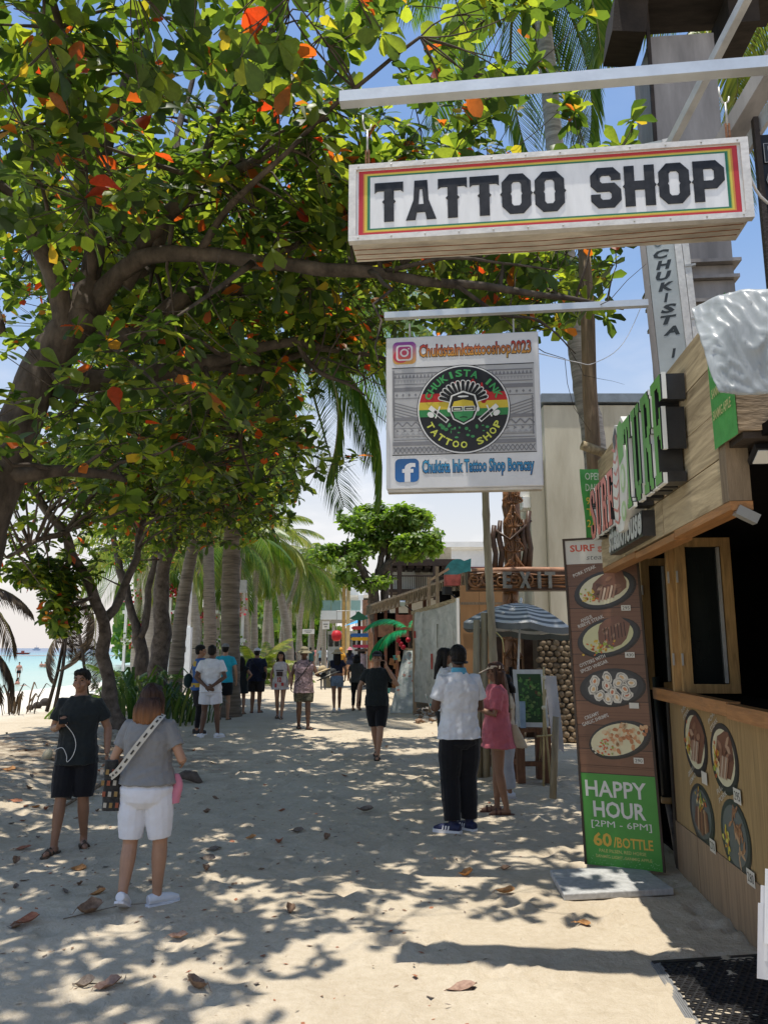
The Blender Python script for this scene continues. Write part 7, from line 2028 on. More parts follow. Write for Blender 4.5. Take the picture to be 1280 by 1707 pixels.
TEE_BK = cloth('black_cotton', (.017, .021, .022)); NAVY = cloth('navy_cotton', (.015, .019, .04)); WHITE_C = cloth('white_cotton', (.66, .67, .70)); GREY_C = cloth('grey_cotton', (.20, .20, .20), .08)
PINK = cloth('coral_pink_linen', (.50, .13, .16)); BLACK_C = cloth('black_trouser', (.010, .010, .012)); DENIM = cloth('blue_denim', (.16, .23, .33), .3, 25); SHOE_W = mat('white_shoe_foam', (.68, .68, .70), rough=.5, var=.06, bump=.03)
SHOE_D = mat('dark_sandal', (.03, .025, .022), rough=.6, var=.4); STRAW = mat('straw_hat', (.46, .36, .22), rough=.85, var=.25, scale=30, bump=.4, bscale=90); BEIGE = cloth('beige_canvas', (.46, .38, .27))
def D(**k): return k
STAND = D(el=(-.255, .02, 1.13), wl=(-.265, -.05, .89), er=(.255, .02, 1.13), wr=(.265, -.05, .89), kl=(-.095, -.015, .48), al=(-.10, .02, .075), kr=(.095, -.015, .48), ar=(.10, .02, .075), tl=-.15, tr=.15)
WALK = D(STAND, kl=(-.085, -.13, .49), al=(-.08, -.17, .08), kr=(.085, .06, .48), ar=(.08, .24, .12), tl=0, tr=0, el=(-.245, .09, 1.14), wl=(-.24, .10, .89), er=(.245, -.03, 1.14), wr=(.235, -.16, .92)) if False else dict(STAND, kl=(-.085, -.10, .49), al=(-.08, -.14, .08), kr=(.085, .05, .48), ar=(.08, .20, .11), tl=0, tr=0, el=(-.25, .07, 1.14), wl=(-.245, .06, .89), er=(.25, -.02, 1.14), wr=(.24, -.14, .92))
def path2(a, b, c, t):
    a, b, c = V(a), V(b), V(c)
    out = [a]
    if t <= 1: return [a, a.lerp(b, t * .5), a.lerp(b, t)]
    return [a, a.lerp(b, .5), b, b.lerp(c, (t - 1) * .5), b.lerp(c, t - 1)]
def hand(mb, w, d, pn, r=1.0, curl=.5, fine=True):
    w, d = V(w), V(d).normalized(); pn = V(pn); pn = (pn - d * pn.dot(d)).normalized(); sd = d.cross(pn)
    M = Matrix((sd, d, pn)).transposed()
    mb.ell(w + d * .05, (.038 * r, .055 * r, .017 * r), M, n=10, m=6)
    if not fine:
        mb.ell(w + d * .12 + pn * .02, (.034 * r, .05 * r, .016 * r), M, n=8, m=5); return
    for k, (o, L) in enumerate(((-.028, .072), (-.010, .082), (.009, .076), (.026, .060))):
        b = w + d * .085 + sd * o * r
        m_ = b + (d * math.cos(curl * .6) + pn * math.sin(curl * .6)) * L * .5 * r
        e = m_ + (d * math.cos(curl * 1.7) + pn * math.sin(curl * 1.7)) * L * .5 * r
        mb.tube([b - d * .03, b, m_, e], [.0095 * r, .0095 * r, .0088 * r, .0075 * r], n=6)
    b = w + d * .025 - sd * .03 * r
    mb.tube([b, b + (d * .6 - sd * .7 + pn * .3).normalized() * .035, b + (d * .95 - sd * .45 + pn * .55).normalized() * .066], [.012 * r, .0105 * r, .008 * r], n=6)
def person(label, loc, h, yaw, pose, outfit, hair='short', hairm=None, skin=SKIN_M, vox=.010, face=False, wide=1.0, turn=0.0, tilt=0.0, group=None, female=False, hat=None, shoes=('sandal', SHOE_D), fem=1.0, seed=1, pitch=None, extra=None):
    hairm = hairm or HAIR_B
    k = h / 1.70
    t = thing('person', label, 'person', loc, yaw, group, k)
    if pitch: t.rotation_euler = (pitch[0], pitch[1], yaw); XF[t.name] = Matrix.Translation(V(loc)) @ t.rotation_euler.to_matrix().to_4x4() @ Matrix.Scale(k, 4)
    J = dict(STAND, **pose); v = vox / k
    sw = (.152 if female else .172) * (1 + (wide - 1) * .5)
    S = {-1: V((-sw, .01, 1.365)), 1: V((sw, .01, 1.365))}
    E = {-1: V(J['el']), 1: V(J['er'])}; W = {-1: V(J['wl']), 1: V(J['wr'])}
    Hp = {-1: V((-.088 * wide, .01, .90)), 1: V((.088 * wide, .01, .90))}
    K = {-1: V(J['kl']), 1: V(J['kr'])}; A = {-1: V(J['al']), 1: V(J['ar'])}
    ar = .86 if female else 1.0
    ar *= (1 + (wide - 1) * .6)
    tor = [(.80, .12, .10), (.86, .165, .125), (.93, .178, .13), (1.0, .165, .12), (1.08, .145 if female else .158, .11), (1.18, .150 if female else .166, .118), (1.28, .165 if female else .182, .125), (1.34, .158 if female else .176, .112), (1.395, .128, .092), (1.43, .092, .078), (1.462, .066, .066)]
    yo = lambda z: -.012 * math.sin((z - .8) * 4) + .01
    def torso(mb, z0, z1, g, hemflare=0.0):
        rings = [(z, rx, ry) for z, rx, ry in tor if z0 < z < z1]
        def at_z(z):
            for (za, xa, ya), (zb, xb, yb) in zip(tor, tor[1:]):
                if za <= z <= zb: q = (z - za) / (zb - za); return (z, xa + (xb - xa) * q, ya + (yb - ya) * q)
            return (z,) + (tor[0][1:] if z < tor[0][0] else tor[-1][1:])
        lo = at_z(z0)
        if z0 < .88: lo = (z0, .178 + hemflare, .135 + hemflare)
        rings = [lo] + [(z, rx if z > .9 or z0 > .88 else max(rx, .175), ry if z > .9 or z0 > .88 else max(ry, .132)) for z, rx, ry in rings] + [at_z(z1)]
        mb.loft([(V((0, yo(z), z)), rx * wide + g + (hemflare * max(0, (1.1 - z) / .3)), ry * wide + g + (hemflare * max(0, (1.1 - z) / .3))) for z, rx, ry in rings], n=18, e=.9)
    # body, one surface
    B = MB()
    torso(B, .80, 1.0, -.022); torso(B, .97, 1.455, 0)
    B.tube([(0, .015, 1.42), (0, .005, 1.50), (0, -.005, 1.56)], [.062 * ar, .056 * ar, .058 * ar], n=12)
    for s_ in (-1, 1):
        B.tube([(s_ * .03, .01, 1.38), S[s_], S[s_].lerp(E[s_], .35), S[s_].lerp(E[s_], .7), E[s_], E[s_].lerp(W[s_], .3), E[s_].lerp(W[s_], .75), W[s_]], [x * ar for x in (.044, .055, .049, .043, .040, .041, .031, .026)], n=10)
        d = (W[s_] - E[s_]).normalized()
        hd = J.get('hl' if s_ < 0 else 'hr', {})
        hand(B, W[s_] - d * .01, hd.get('d', d), hd.get('n', V((-s_, -.35, 0))), 1.0, hd.get('c', .6), fine=vox < .0105)
        B.tube([Hp[s_] + V((0, 0, .04)), Hp[s_].lerp(K[s_], .3), Hp[s_].lerp(K[s_], .7), K[s_], K[s_].lerp(A[s_], .3), K[s_].lerp(A[s_], .7), A[s_] + V((0, 0, .03)), A[s_] - V((0, 0, .03))], [x * (1 + (wide - 1) * .8) for x in (.080, .080, .064, .053, .056, .042, .035, .036)], n=12)
        ft = J['tl' if s_ < 0 else 'tr']; f = V((math.sin(ft), -math.cos(ft), 0)); up_ = J.get('heel_l' if s_ < 0 else 'heel_r', 0)
        f = V((f.x * math.cos(up_), f.y * math.cos(up_), -math.sin(up_)))
        a = A[s_] - V((0, 0, .045))
        B.tube([a - f * .05, a + f * .02, a + f * .09 - V((0, 0, .008)), a + f * .15 - V((0, 0, .012)), a + f * .185 - V((0, 0, .014))], [.028, .036, .035, .027, .015], n=9)
    hc = V((0, -.005, 1.60))
    Rh = Matrix.Rotation(turn, 3, 'Z') @ Matrix.Rotation(tilt, 3, 'X')
    def hp(x, y, z): return hc + Rh @ V((x, y, z))
    B.ell(hp(0, .008, .02), (.073, .092, .088), Rh, n=16, m=10); B.ell(hp(0, -.030, -.045), (.056, .058, .066), Rh, n=14, m=8); B.ell(hp(0, -.045, -.085), (.034, .032, .026), Rh)
    if vox < .0135:
        B.tube([hp(0, -.083, .012), hp(0, -.098, -.018), hp(0, -.106, -.03)], [.009, .012, .015], n=7); B.ell(hp(0, -.092, -.036), (.021, .014, .011), Rh)
        for s_ in (-1, 1):
            B.ell(hp(s_ * .074, .012, -.018), (.010, .020, .032), Rh @ Matrix.Rotation(s_ * .3, 3, 'Z'), n=8, m=6); B.ell(hp(s_ * .034, -.078, .026), (.024, .012, .010), Rh, n=8, m=5); B.ell(hp(s_ * .04, -.066, -.035), (.026, .02, .026), Rh)
        B.ell(hp(0, -.087, -.058), (.025, .012, .008), Rh, n=8, m=5); B.ell(hp(0, -.084, -.071), (.021, .011, .009), Rh, n=8, m=5)
    link_mesh('body', remesh(B, v, skin, 'body', 3), t)
    if face:
        for s_ in (-1, 1):
            q = MB(); q.ell(hp(s_ * .033, -.084, .006), (.013, .006, .0065), Rh, n=8, m=5); q.build('eye', mat('dark_eye', (.02, .014, .011), rough=.15, bump=0), t, smooth=True)
            q = MB(); q.tube([hp(s_ * .016, -.0945, .025), hp(s_ * .035, -.094, .032), hp(s_ * .052, -.082, .026)], [.004, .0045, .003], n=5); q.build('eyebrow', HAIR_B, t, smooth=True)
        q = MB(); q.ell(hp(0, -.099, -.064), (.021, .004, .0035), Rh, n=8, m=5); q.build('mouth', mat('lip_skin', (.20, .075, .06), rough=.4), t, smooth=True)
    # hair
    if hair:
        q = MB()
        q.ell(hp(0, .020, .035), (.083, .096, .088), Rh, n=16, m=10); q.ell(hp(0, .05, -.01), (.076, .062, .07), Rh, n=12, m=8)
        if hair == 'short':
            q.ell(hp(0, -.045, .085), (.066, .05, .032), Rh); 
            for i in range(9): a = -1.1 + i * .27; q.ell(hp(.06 * math.sin(a), -.07 + .02 * abs(a), .082 - .012 * abs(a)), (.016, .018, .024), Rh)
        elif hair != 'buzz':
            zl = {'bob': 1.40, 'long': 1.13, 'mid': 1.28, 'tied': 1.45}[hair]
            n_ = 7
            q.ell(hp(0, -.03, .07), (.075, .06, .045), Rh)
            rg = []
            for i in range(n_ + 1):
                z = 1.60 - (1.60 - zl) * i / n_; u = i / n_
                wd_ = (.086 + .022 * math.sin(u * 2.6) * (hair == 'bob') + .012 * math.sin(u * 3)) * (1 - .25 * (u > .95))
                rg.append((V((0, .052 + .035 * min(1, u * 2) + (.03 * u if hair != 'bob' else .0), z)), wd_, .058 - .012 * u))
            q.loft(rg, n=16)
            for s_ in (-1, 1):
                zz = max(zl, 1.36) if hair == 'bob' else max(zl, 1.40)
                q.tube([hp(s_ * .066, .0, .05), hp(s_ * .086, .0, -.02), V((s_ * .092, .015, (1.52 + zz) / 2)), V((s_ * .085, .03, zz))], [.028, .028, .030, .02], n=8)
        hm_ = remesh(q, v * .9, hairm, 'hair', 1, .007, seed, 1)
        if hairm is HAIR_BR:                                  # dark roots, copper ends
            a_ = hm_.color_attributes.new('Col', 'FLOAT_COLOR', 'POINT')
            for i_, vv in enumerate(hm_.vertices):
                u = sstep(1.60, 1.41, vv.co.z); a_.data[i_].color = (.035 + .21 * u, .016 + .085 * u, .010 + .026 * u, 1)
        link_mesh('hair', hm_, t)
    if hat:
        kind, hm = hat[0], hat[1]
        q = MB()
        if kind == 'cap':
            q.ell(hp(0, .015, .065), (.088, .102, .066), Rh, n=16, m=8); by = -1 if len(hat) < 3 else hat[2]
            q.ell(hp(0, by * .115, .055), (.072, .075, .010), Rh @ Matrix.Rotation(by * -.18, 3, 'X'), n=14, m=6)
        elif kind == 'sun':
            q.ell(hp(0, .015, .075), (.092, .105, .070), Rh, n=16, m=8)
            q.loft([(hp(0, .015, -.005), .185, .195), (hp(0, .015, .02), .16, .17), (hp(0, .015, .05), .10, .112)], n=20)
        elif kind == 'visor':
            q.loft([(hp(0, .012, .035), .087, .104), (hp(0, .012, .075), .082, .098)], n=18); q.ell(hp(0, -.125, .028), (.078, .085, .010), Rh @ Matrix.Rotation(.30, 3, 'X'), n=14, m=6)
        elif kind == 'scarf':
            q.ell(hp(0, .02, .01), (.10, .112, .125), Rh, n=14, m=10); q.loft([(V((0, .03, 1.3)), .2, .13), (V((0, .02, 1.5)), .10, .1)], n=14)
        link_mesh('hat', remesh(q, v * .75, hm, 'hat', 1), t)
    # clothes
    def top(m, sleeve, hem, loose=.014, neck=1.455, flare=.008, name='shirt'):
        q = MB(); torso(q, hem, neck, loose, flare)
        if sleeve > 0:
            for s_ in (-1, 1):
                P_ = path2(S[s_] + V((0, 0, .004)), E[s_], W[s_], sleeve); n_ = len(P_)
                q.tube([V((s_ * .06, .01, 1.375))] + P_, [.064 * ar] + [(.064 - .003 * i / (n_ - 1) * (2 if sleeve > 1 else 1)) * ar + loose * .55 for i in range(n_)], n=12)
        else:
            for s_ in (-1, 1): q.ell((s_ * sw * .72, .01, 1.40), (.05, .06, .03))
        link_mesh(name, remesh(q, v, m, name, 2, .008 + loose * .16, seed), t)
    def bottom(m, tfrac, loose=.016, waist=1.0, name='shorts', flare=.008):
        hem_ = min([g[3] for g in outfit if g[0] == 'top'] + [1.0]); waist = min(waist, hem_ + .05)
        q = MB(); q.loft([(V((0, yo(z), z)), (rx * wide + .006 + loose * .5) * f_, (ry * wide + .008 + loose * .5) * f_) for z, rx, ry, g_ in ((.745, .10, .075, 1), (.80, .155, .122, 1), (.86, .176, .134, 1), (.90, .180, .136, 1), (.95, .174, .130, 1), (1.0, .160, .120, 1)) for f_ in [1 if z < hem_ - .012 else .84] if z <= waist], n=18, e=.9)
        for s_ in (-1, 1):
            P_ = path2(Hp[s_] - V((0, 0, .05)), K[s_], A[s_], tfrac); n_ = len(P_)
            base_r = (.090, .090, .062, .060, .045) if n_ == 5 else (.092, .090, .098 - .034 * tfrac)
            q.tube(P_, [x * (1 + (wide - 1) * .8) + loose + flare * i for i, x in enumerate(base_r)], n=14)
        link_mesh(name, remesh(q, v, m, name, 2, .005, seed + 3), t)
    for g in outfit:
        kind = g[0]
        if kind == 'top': top(*g[1:])
        elif kind == 'bottom': bottom(*g[1:])
    if shoes:
        sk_, sm_ = shoes[0], shoes[1]
        for s_ in (-1, 1):
            ft = J['tl' if s_ < 0 else 'tr']; f0 = V((math.sin(ft), -math.cos(ft), 0)); up_ = J.get('heel_l' if s_ < 0 else 'heel_r', 0)
            f = V((f0.x * math.cos(up_), f0.y * math.cos(up_), -math.sin(up_))); sd = V((f0.y, -f0.x, 0)); a = A[s_] - V((0, 0, .045)); nz = f.cross(sd); nz = nz if nz.z > 0 else -nz
            M = Matrix((sd, f, nz)).transposed()
            sole = MB(); 
            outl = [(.036, -.075), (.042, -.02), (.046, .07), (.048, .12), (.036, .185), (0, .205), (-.036, .19), (-.046, .12), (-.042, .05), (-.040, -.03), (-.034, -.08), (0, -.095)]
            sole.prism([(x, y) for x, y in outl], a - nz * .040, sd, f, nz, .018 if sk_ != 'sneaker' else .030)
            if sk_ == 'sandal':
                sole.build('sole', sm_, t)
                q = MB()
                for y in (.07, .12): q.tube([a + sd * .045 + f * y - nz * .02, a + f * y + nz * .030, a - sd * .045 + f * y - nz * .02], [.012, .014, .012], n=6)
                q.build('strap', sm_, t, smooth=True)
            else:
                sole.build('sole', SHOE_W, t)
                q = MB(); q.tube([a - f * .075 + nz * .01, a - f * .02 + nz * .015, a + f * .06 + nz * .004, a + f * .13 - nz * .004, a + f * .19 - nz * .012], [.036, .046, .044, .038, .020], n=10)
                if sk_ == 'sneaker': q.tube([a + nz * .0, a + nz * .075], [.046, .042], n=10)
                link_mesh('shoe', remesh(q, v * .8, sm_, 'shoe', 2), t)
                if len(shoes) > 2:
                    for j in range(3):
                        q = MB(); o = a + f * (.02 + .028 * j) - sd * .044 * -1; 
                        for sg in (-1, 1):
                            o = a + f * (.025 + .028 * j) + sd * .0455 * sg - nz * .012; q.add([o, o + f * .014, o + f * .004 + nz * .042, o - f * .010 + nz * .042], [(0, 1, 2, 3)])
                        q.build('stripe', SHOE_W, t)
    return t
def gz(px, py):
    g = gnd(px, py); g.z = T(g.x, g.y); return g
def fit(px, fy, hy):
    g = gz(px, fy); return g, at(px, hy, g.y).z - g.z
def bag(name, label, loc_t, build, cat='bag'):
    t = thing(name, label, cat, loc_t); build(t); return t
PX = {}
# ---- the five people close to the camera
g, h = fit(118, 1415, 1118)
PX['m1'] = (g, h / 1.7)
m1 = person('man in black T-shirt and knee shorts walking towards us holding a charging phone', g, h, .12,
       dict(WALK, el=(-.25, .05, 1.13), wl=(-.14, -.20, 1.17), hl=D(d=V((.35, -.5, .35)), n=V((.3, .1, 1)), c=.9), er=(.27, .05, 1.13), wr=(.30, -.06, .90), kl=(-.10, -.10, .48), al=(-.12, -.14, .075), kr=(.09, -.02, .48), ar=(.09, .10, .08), tl=-.2, tr=.35),
       [('bottom', BLACK_C, .97, .022, 1.0, 'shorts', .004), ('top', TEE_BK, .62, .80, .02)], 'short', skin=SKIN_M, vox=.0065, face=True, turn=-.1, shoes=('sandal', mat('brown_sandal', (.07, .05, .035), rough=.6, var=.4)), seed=1)
def L2W(g, k, yaw, p): return V(g) + Matrix.Rotation(yaw, 3, 'Z') @ (V(p) * k)
w = lambda p: L2W(g, h / 1.7, .12, p)
ph = thing('phone', 'black phone with a white charging cable held at chest height by the man in black', 'phone', w((-.09, -.27, 1.24)))
q = MB(); q.box(w((-.085, -.265, 1.245)), (.070, .135, .010), Matrix.Rotation(.4, 3, 'Z') @ Matrix.Rotation(.5, 3, 'X')); q.build('case', BLACKP, ph, world=True)
q = MB(); pp, rr_2 = smooth_path([(w(p), .0032) for p in ((-.07, -.24, 1.20), (0, -.20, 1.10), (.03, -.19, 1.0), (.01, -.19, .90), (-.04, -.19, .84), (-.05, -.19, .90), (-.09, -.19, .97), (-.15, -.16, .96), (-.19, -.10, .93))], 6); q.tube(pp, rr_2, n=5); q.build('cable', mat('white_cable'), ph, smooth=True, world=True)

g, h = fit(235, 1513, 1143)
yw = PI - .1; 
f1 = person('woman with brown shoulder length hair in grey T-shirt and white knee shorts seen from behind', g, h, yw,
       dict(STAND, el=(-.285, .02, 1.12), wl=(-.22, -.20, 1.08), er=(.28, .03, 1.12), wr=(.20, -.17, 1.02), kl=(-.118, -.03, .48), al=(-.105, -.05, .078), kr=(.108, .02, .47), ar=(.10, .13, .125), tl=-.75, tr=.1, heel_r=.45),
       [('bottom', cloth('white_denim', (.66, .66, .69), .06), .90, .012, 1.02, 'shorts', .003), ('top', GREY_C, .62, .93, .022, 1.455, .012)], 'bob', HAIR_BR, SKIN_L, .0065, wide=1.13, female=True, shoes=('clog', SHOE_W), seed=2)
k1 = h / 1.7; w = lambda p: L2W(g, k1, yw, p)
bg = thing('woven_bag', 'striped woven shoulder bag with a cream strap across the grey T-shirt', 'bag', w((.24, .1, .98)))
q = MB(); pp, rr_2 = smooth_path([(w(p), .5) for p in ((-.13, .06, 1.475), (-.11, .155, 1.42), (.02, .195, 1.24), (.16, .185, 1.06), (.25, .14, .99))], 6)
sd = None
vs, fs = [], []
for i, p in enumerate(pp):
    d = (pp[min(i + 1, len(pp) - 1)] - pp[max(i - 1, 0)]).normalized(); nrm = V((0, -1, .1)); s2 = d.cross(nrm).normalized() * .022
    vs += [p - s2, p + s2, p - s2 * .3 + V((0, -.003, 0)), p + s2 * .3 + V((0, -.003, 0))]
for i in range(len(pp) - 1): fs.append((4 * i, 4 * i + 1, 4 * i + 5, 4 * i + 4))
q.add(vs, fs); q.build('strap', cloth('cream_webbing', (.50, .47, .40)), bg, world=True)
q = MB(); q.add(vs, [(4 * i + 2, 4 * i + 3, 4 * i + 7, 4 * i + 6) for i in range(len(pp) - 1) if i % 2]); q.build('strap_pattern', cloth('dark_webbing', (.05, .045, .04)), bg, world=True)
q = MB(); bc = w((.285, .06, .92))
q.loft([(bc + V((.03 * (1 - i / 5), 0, -.17 + .068 * i)), .075 - .006 * i, .05 - .004 * i) for i in range(6)], n=14, e=.7)
link_mesh('pouch', remesh(q, .007, cloth('black_woven_cloth', (.035, .033, .03), .5, 40), 'pouch', 1, .003), bg).matrix_basis = XF[bg.name].inverted()
for r_ in range(4):
    for c_ in range(3):
        q = MB(); p = bc + V((-.048 + .042 * c_ + .012 * (3 - r_) , -.053 + .004 * abs(c_ - 1), -.13 + .075 * r_)); q.box(p, (.022, .006, .034), Matrix.Rotation(.06, 3, 'Y')); q.build('patch', [cloth('cream_patch', (.36, .33, .27)), cloth('orange_patch', (.24, .075, .04)), cloth('ochre_patch', (.25, .16, .06))][(r_ + c_ * 2) % 3], bg, world=True)
pk = thing('pink_cloth', 'pink cloth hanging at the right hip of the woman in white shorts', 'cloth', w((-.24, -.05, .95)))
q = MB(); o_ = w((-.225, -.04, 1.0)); q.loft([(o_ + V((.012 * math.sin(i), 0, -.04 * i)), .018 + .011 * i * (1 - i / 9), .02 + .004 * i) for i in range(6)], n=12)
link_mesh('fabric', remesh(q, .007, cloth('pale_pink_cloth', (.55, .20, .26)), 'fabric', 1, .006), pk).matrix_basis = XF[pk.name].inverted()

g, h = fit(768, 1388, 1078)
yw = PI + .35
m3 = person('man in white polo shirt with blue collar, black trousers, navy sneakers', g, h, yw,
       dict(STAND, el=(-.245, -.02, 1.12), wl=(-.10, -.23, 1.12), er=(.245, -.02, 1.12), wr=(.10, -.24, 1.14), kl=(-.09, -.02, .48), al=(-.09, .0, .078), kr=(.09, -.03, .48), ar=(.095, .03, .078), tl=.3, tr=.75),
       [('bottom', BLACK_C, 1.93, .022, 1.0, 'trousers', .002), ('top', WHITE_C, .66, .84, .020, 1.455, .004)], 'buzz', HAIR_B, SKIN_D, .0068, wide=1.04, turn=-.2, shoes=('sneaker', mat('navy_sneaker', (.02, .025, .07), rough=.6, var=.3, scale=30), 1), seed=3)
q = MB(); q.loft([(V((0, .02, 1.44)), .082, .083), (V((0, .015, 1.475)), .074, .076), (V((0, .012, 1.50)), .068, .07)], n=18, cap=False); o = q.build('collar', cloth('pale_blue_rib', (.10, .35, .50)), m3, smooth=True)
q = MB(); q.tube([(-.075, .03, 1.555), (-.05, .095, 1.55), (0, .118, 1.545), (.05, .095, 1.55), (.075, .03, 1.555)], [.006, .013, .008, .013, .006], n=6); q.build('sunglasses', BLACKP, m3, smooth=True)

g, h = fit(744, 1292, 1082)
person('dark haired person in white top half hidden beyond the man in the polo shirt', g, h, PI * .5, dict(STAND, wr=(.18, -.2, 1.1)), [('bottom', BLACK_C, 1.5, .02, 1.0, 'trousers'), ('top', WHITE_C, .7, .86, .02)], 'mid', skin=SKIN_M, vox=.012, shoes=('clog', SHOE_W), seed=4, female=True)

g, h = fit(832, 1356, 1106)
yw = -PI / 2 - .12
f5 = person('woman in coral pink shirt and beige visor with long brown hair standing in profile', g, h, yw,
       dict(STAND, el=(-.19, -.03, 1.13), wl=(-.09, -.25, 1.17), er=(.215, -.03, 1.12), wr=(.12, -.27, 1.20), kl=(-.075, -.01, .47), al=(-.08, -.02, .075), kr=(.075, .01, .47), ar=(.075, .08, .075), tl=0, tr=.1),
       [('bottom', cloth('tan_shorts', (.30, .19, .12)), .35, .006, .98, 'shorts', 0), ('top', PINK, .80, .74, .034, 1.455, .016)], 'long', mat('long_brown_hair', (.045, .020, .012), rough=.55, var=.45, scale=40, stretch=(1, 1, .06), col2=(.10, .045, .025), bump=.5, bscale=60, spec=.22), SKIN_M, .0068, face=True, female=True, tilt=.12, hat=('visor', cloth('beige_straw_visor', (.55, .44, .33), .12, 30)), shoes=('sandal', mat('brown_flip_flop', (.12, .05, .035), rough=.5)), seed=5)
w = lambda p: L2W(g, h / 1.7, yw, p)
tb = thing('tote_bag', 'pale canvas tote hanging behind the woman in pink', 'bag', w((.0, .24, .9)))
q = MB(); o_ = w((.03, .20, 1.0)); q.loft([(o_ + V((.012 * i, 0, -.05 * i)), .03 + .012 * i, .03 + .006 * i) for i in range(6)], n=12); link_mesh('bag_body', remesh(q, .008, BEIGE, 'bag_body', 1, .006), tb).matrix_basis = XF[tb.name].inverted()
g, h = fit(846, 1330, 1120)
person('person in pale grey trousers and white shoes mostly hidden behind the woman in pink', g, h * .97, -PI / 2, dict(STAND), [('bottom', cloth('pale_grey_trouser', (.36, .38, .42)), 1.85, .016, 1.0, 'trousers'), ('top', BEIGE, .6, .86, .012)], 'tied', skin=SKIN_M, vox=.012, shoes=('clog', SHOE_W), seed=6, female=True)

# ---- middle distance
g, h = fit(628, 1262, 1088)
yw = -.1
person('man in black T-shirt and black cap walking with a phone at his ear', g, h, yw,
       dict(STAND, el=(-.29, .03, 1.14), wl=(-.31, -.06, .90), er=(.34, -.02, 1.17), wr=(.17, -.10, 1.47), hr=D(d=V((-.25, .1, 1)), n=V((-1, -.2, 0)), c=.8), kl=(-.05, .03, .48), al=(-.02, .18, .11), kr=(.07, -.09, .48), ar=(.03, -.12, .08), tl=0, tr=0),
       [('bottom', BLACK_C, .93, .016, 1.0, 'shorts', .002), ('top', TEE_BK, .62, .84, .018)], 'buzz', skin=SKIN_L, vox=.0078, face=True, turn=.1, hat=('cap', BLACK_C), seed=7)
w = lambda p: L2W(g, h / 1.7, yw, p)
q = MB(); q.box(w((.135, -.09, 1.585)), (.012, .07, .14), Matrix.Rotation(.3, 3, 'X')); tag(q.build('phone', BLACKP), 'dark phone pressed to the ear of the walking man in the cap', 'phone')
FLOR = mat('floral_print_cloth', (.03, .025, .03), rough=.85, var=.3, scale=9, col2=(.62, .44, .46), dist=2, bump=.1)
CAMO = mat('dark_streaked_cloth', (.014, .014, .013), rough=.85, var=.3, scale=14, col2=(.16, .15, .10), stretch=(.5, .5, 2), dist=1, bump=.1)
g, h = fit(505, 1216, 1081)
yw = .15
person('hat seller in floral tank top and streaked shorts carrying hats on his arm', g, h, yw,
       dict(WALK, el=(-.26, .03, 1.13), wl=(-.27, -.04, .90), er=(.28, -.08, 1.14), wr=(.34, -.28, 1.12), hr=D(d=V((.5, -.6, 0)), n=V((0, 0, -1)), c=.7), kl=(-.09, .02, .48), al=(-.09, .1, .09), kr=(.09, -.08, .48), ar=(.10, -.1, .075), tr=.5),
       [('bottom', CAMO, .75, .022, 1.0, 'shorts', .008), ('top', FLOR, 0, .76, .022)], 'buzz', skin=SKIN_D, vox=.0088, face=True, wide=1.08, hat=('sun', mat('olive_straw', (.22, .19, .12), rough=.85, var=.3, scale=30)), seed=8)
w = lambda p: L2W(g, h / 1.7, yw, p)
hs = thing('hat_stack', 'stack of pale and black straw hats held out by the hat seller', 'hats', w((.45, -.3, 1.15)))
for i, (mm, dx, dz) in enumerate(((mat('black_straw', (.03, .03, .03), rough=.8, var=.4, scale=30), .10, -.05), (mat('grey_straw', (.28, .26, .22), rough=.85, var=.3, scale=30), .18, .0), (mat('black_straw'), .26, .03), (STRAW, .05, .09))):
    q = MB(); c = w((.32 + dx, -.33, 1.13 + dz)); Mx = Matrix.Rotation(-.35, 3, 'Y')
    q.ell(c, (.20, .18, .018), Mx, n=18, m=6); q.ell(c + V((0, 0, .05)), (.10, .10, .075), Mx, n=14, m=8); link_mesh('hat', remesh(q, .010, mm, 'hat', 1), hs).matrix_basis = XF[hs.name].inverted()
q = MB()
for dx in (-.03, .05): o_ = w((.36 + dx, -.36, 1.06)); q.add([o_, o_ + V((.045, 0, 0)), o_ + V((.04, 0, -.24)), o_ + V((.005, 0, -.22))], [(0, 1, 2, 3)])
q.build('ribbons', GREY_C, hs, world=True)
q = MB(); pp, rr_2 = smooth_path([(w(p), .011) for p in ((.13, -.02, 1.46), (.10, -.16, 1.36), (-.05, -.17, 1.14), (-.19, -.10, .98))], 6); q.tube(pp, rr_2, n=6); tag(q.build('shoulder_strap', BLACKP, smooth=True), 'black strap crossing the chest of the hat seller', 'strap')
JER = mat('jersey_print_cloth', (.55, .50, .50), rough=.8, var=.25, scale=7, col2=(.62, .58, .57), bump=.1)
g, h = fit(466, 1198, 1087)
yw = 0
gl = person('young woman with long dark hair in white and red sleeveless jersey dress walking towards us', g, h, yw, dict(WALK, al=(-.07, .12, .1), kl=(-.08, .02, .48), kr=(.08, -.08, .48), ar=(.06, -.12, .08)), [('bottom', BLACK_C, .3, .004, .98, 'shorts', 0), ('top', JER, 0, .74, .022, 1.45, .02, 'dress')], 'long', skin=SKIN_L, vox=.0088, face=True, female=True, seed=9)
P = Print((-.12, -.185, .78), V((1, 0, 0)), UP, V((0, -1, 0)), .003)
P.rect(.04, .30, .20, .42, (.05, .03, .03)); P.text('12', .07, .16, .10, .12, (.40, .03, .03), .05); P.rect(.0, .02, .05, .12, (.40, .04, .04)); P.rect(.17, .06, .23, .14, (.40, .04, .04)); P.rect(.02, .44, .22, .465, (.03, .03, .04))
P.mb.build('jersey_print', PAPER_MAT, gl)
g, h = fit(426, 1188, 1082)
yw = PI - .1
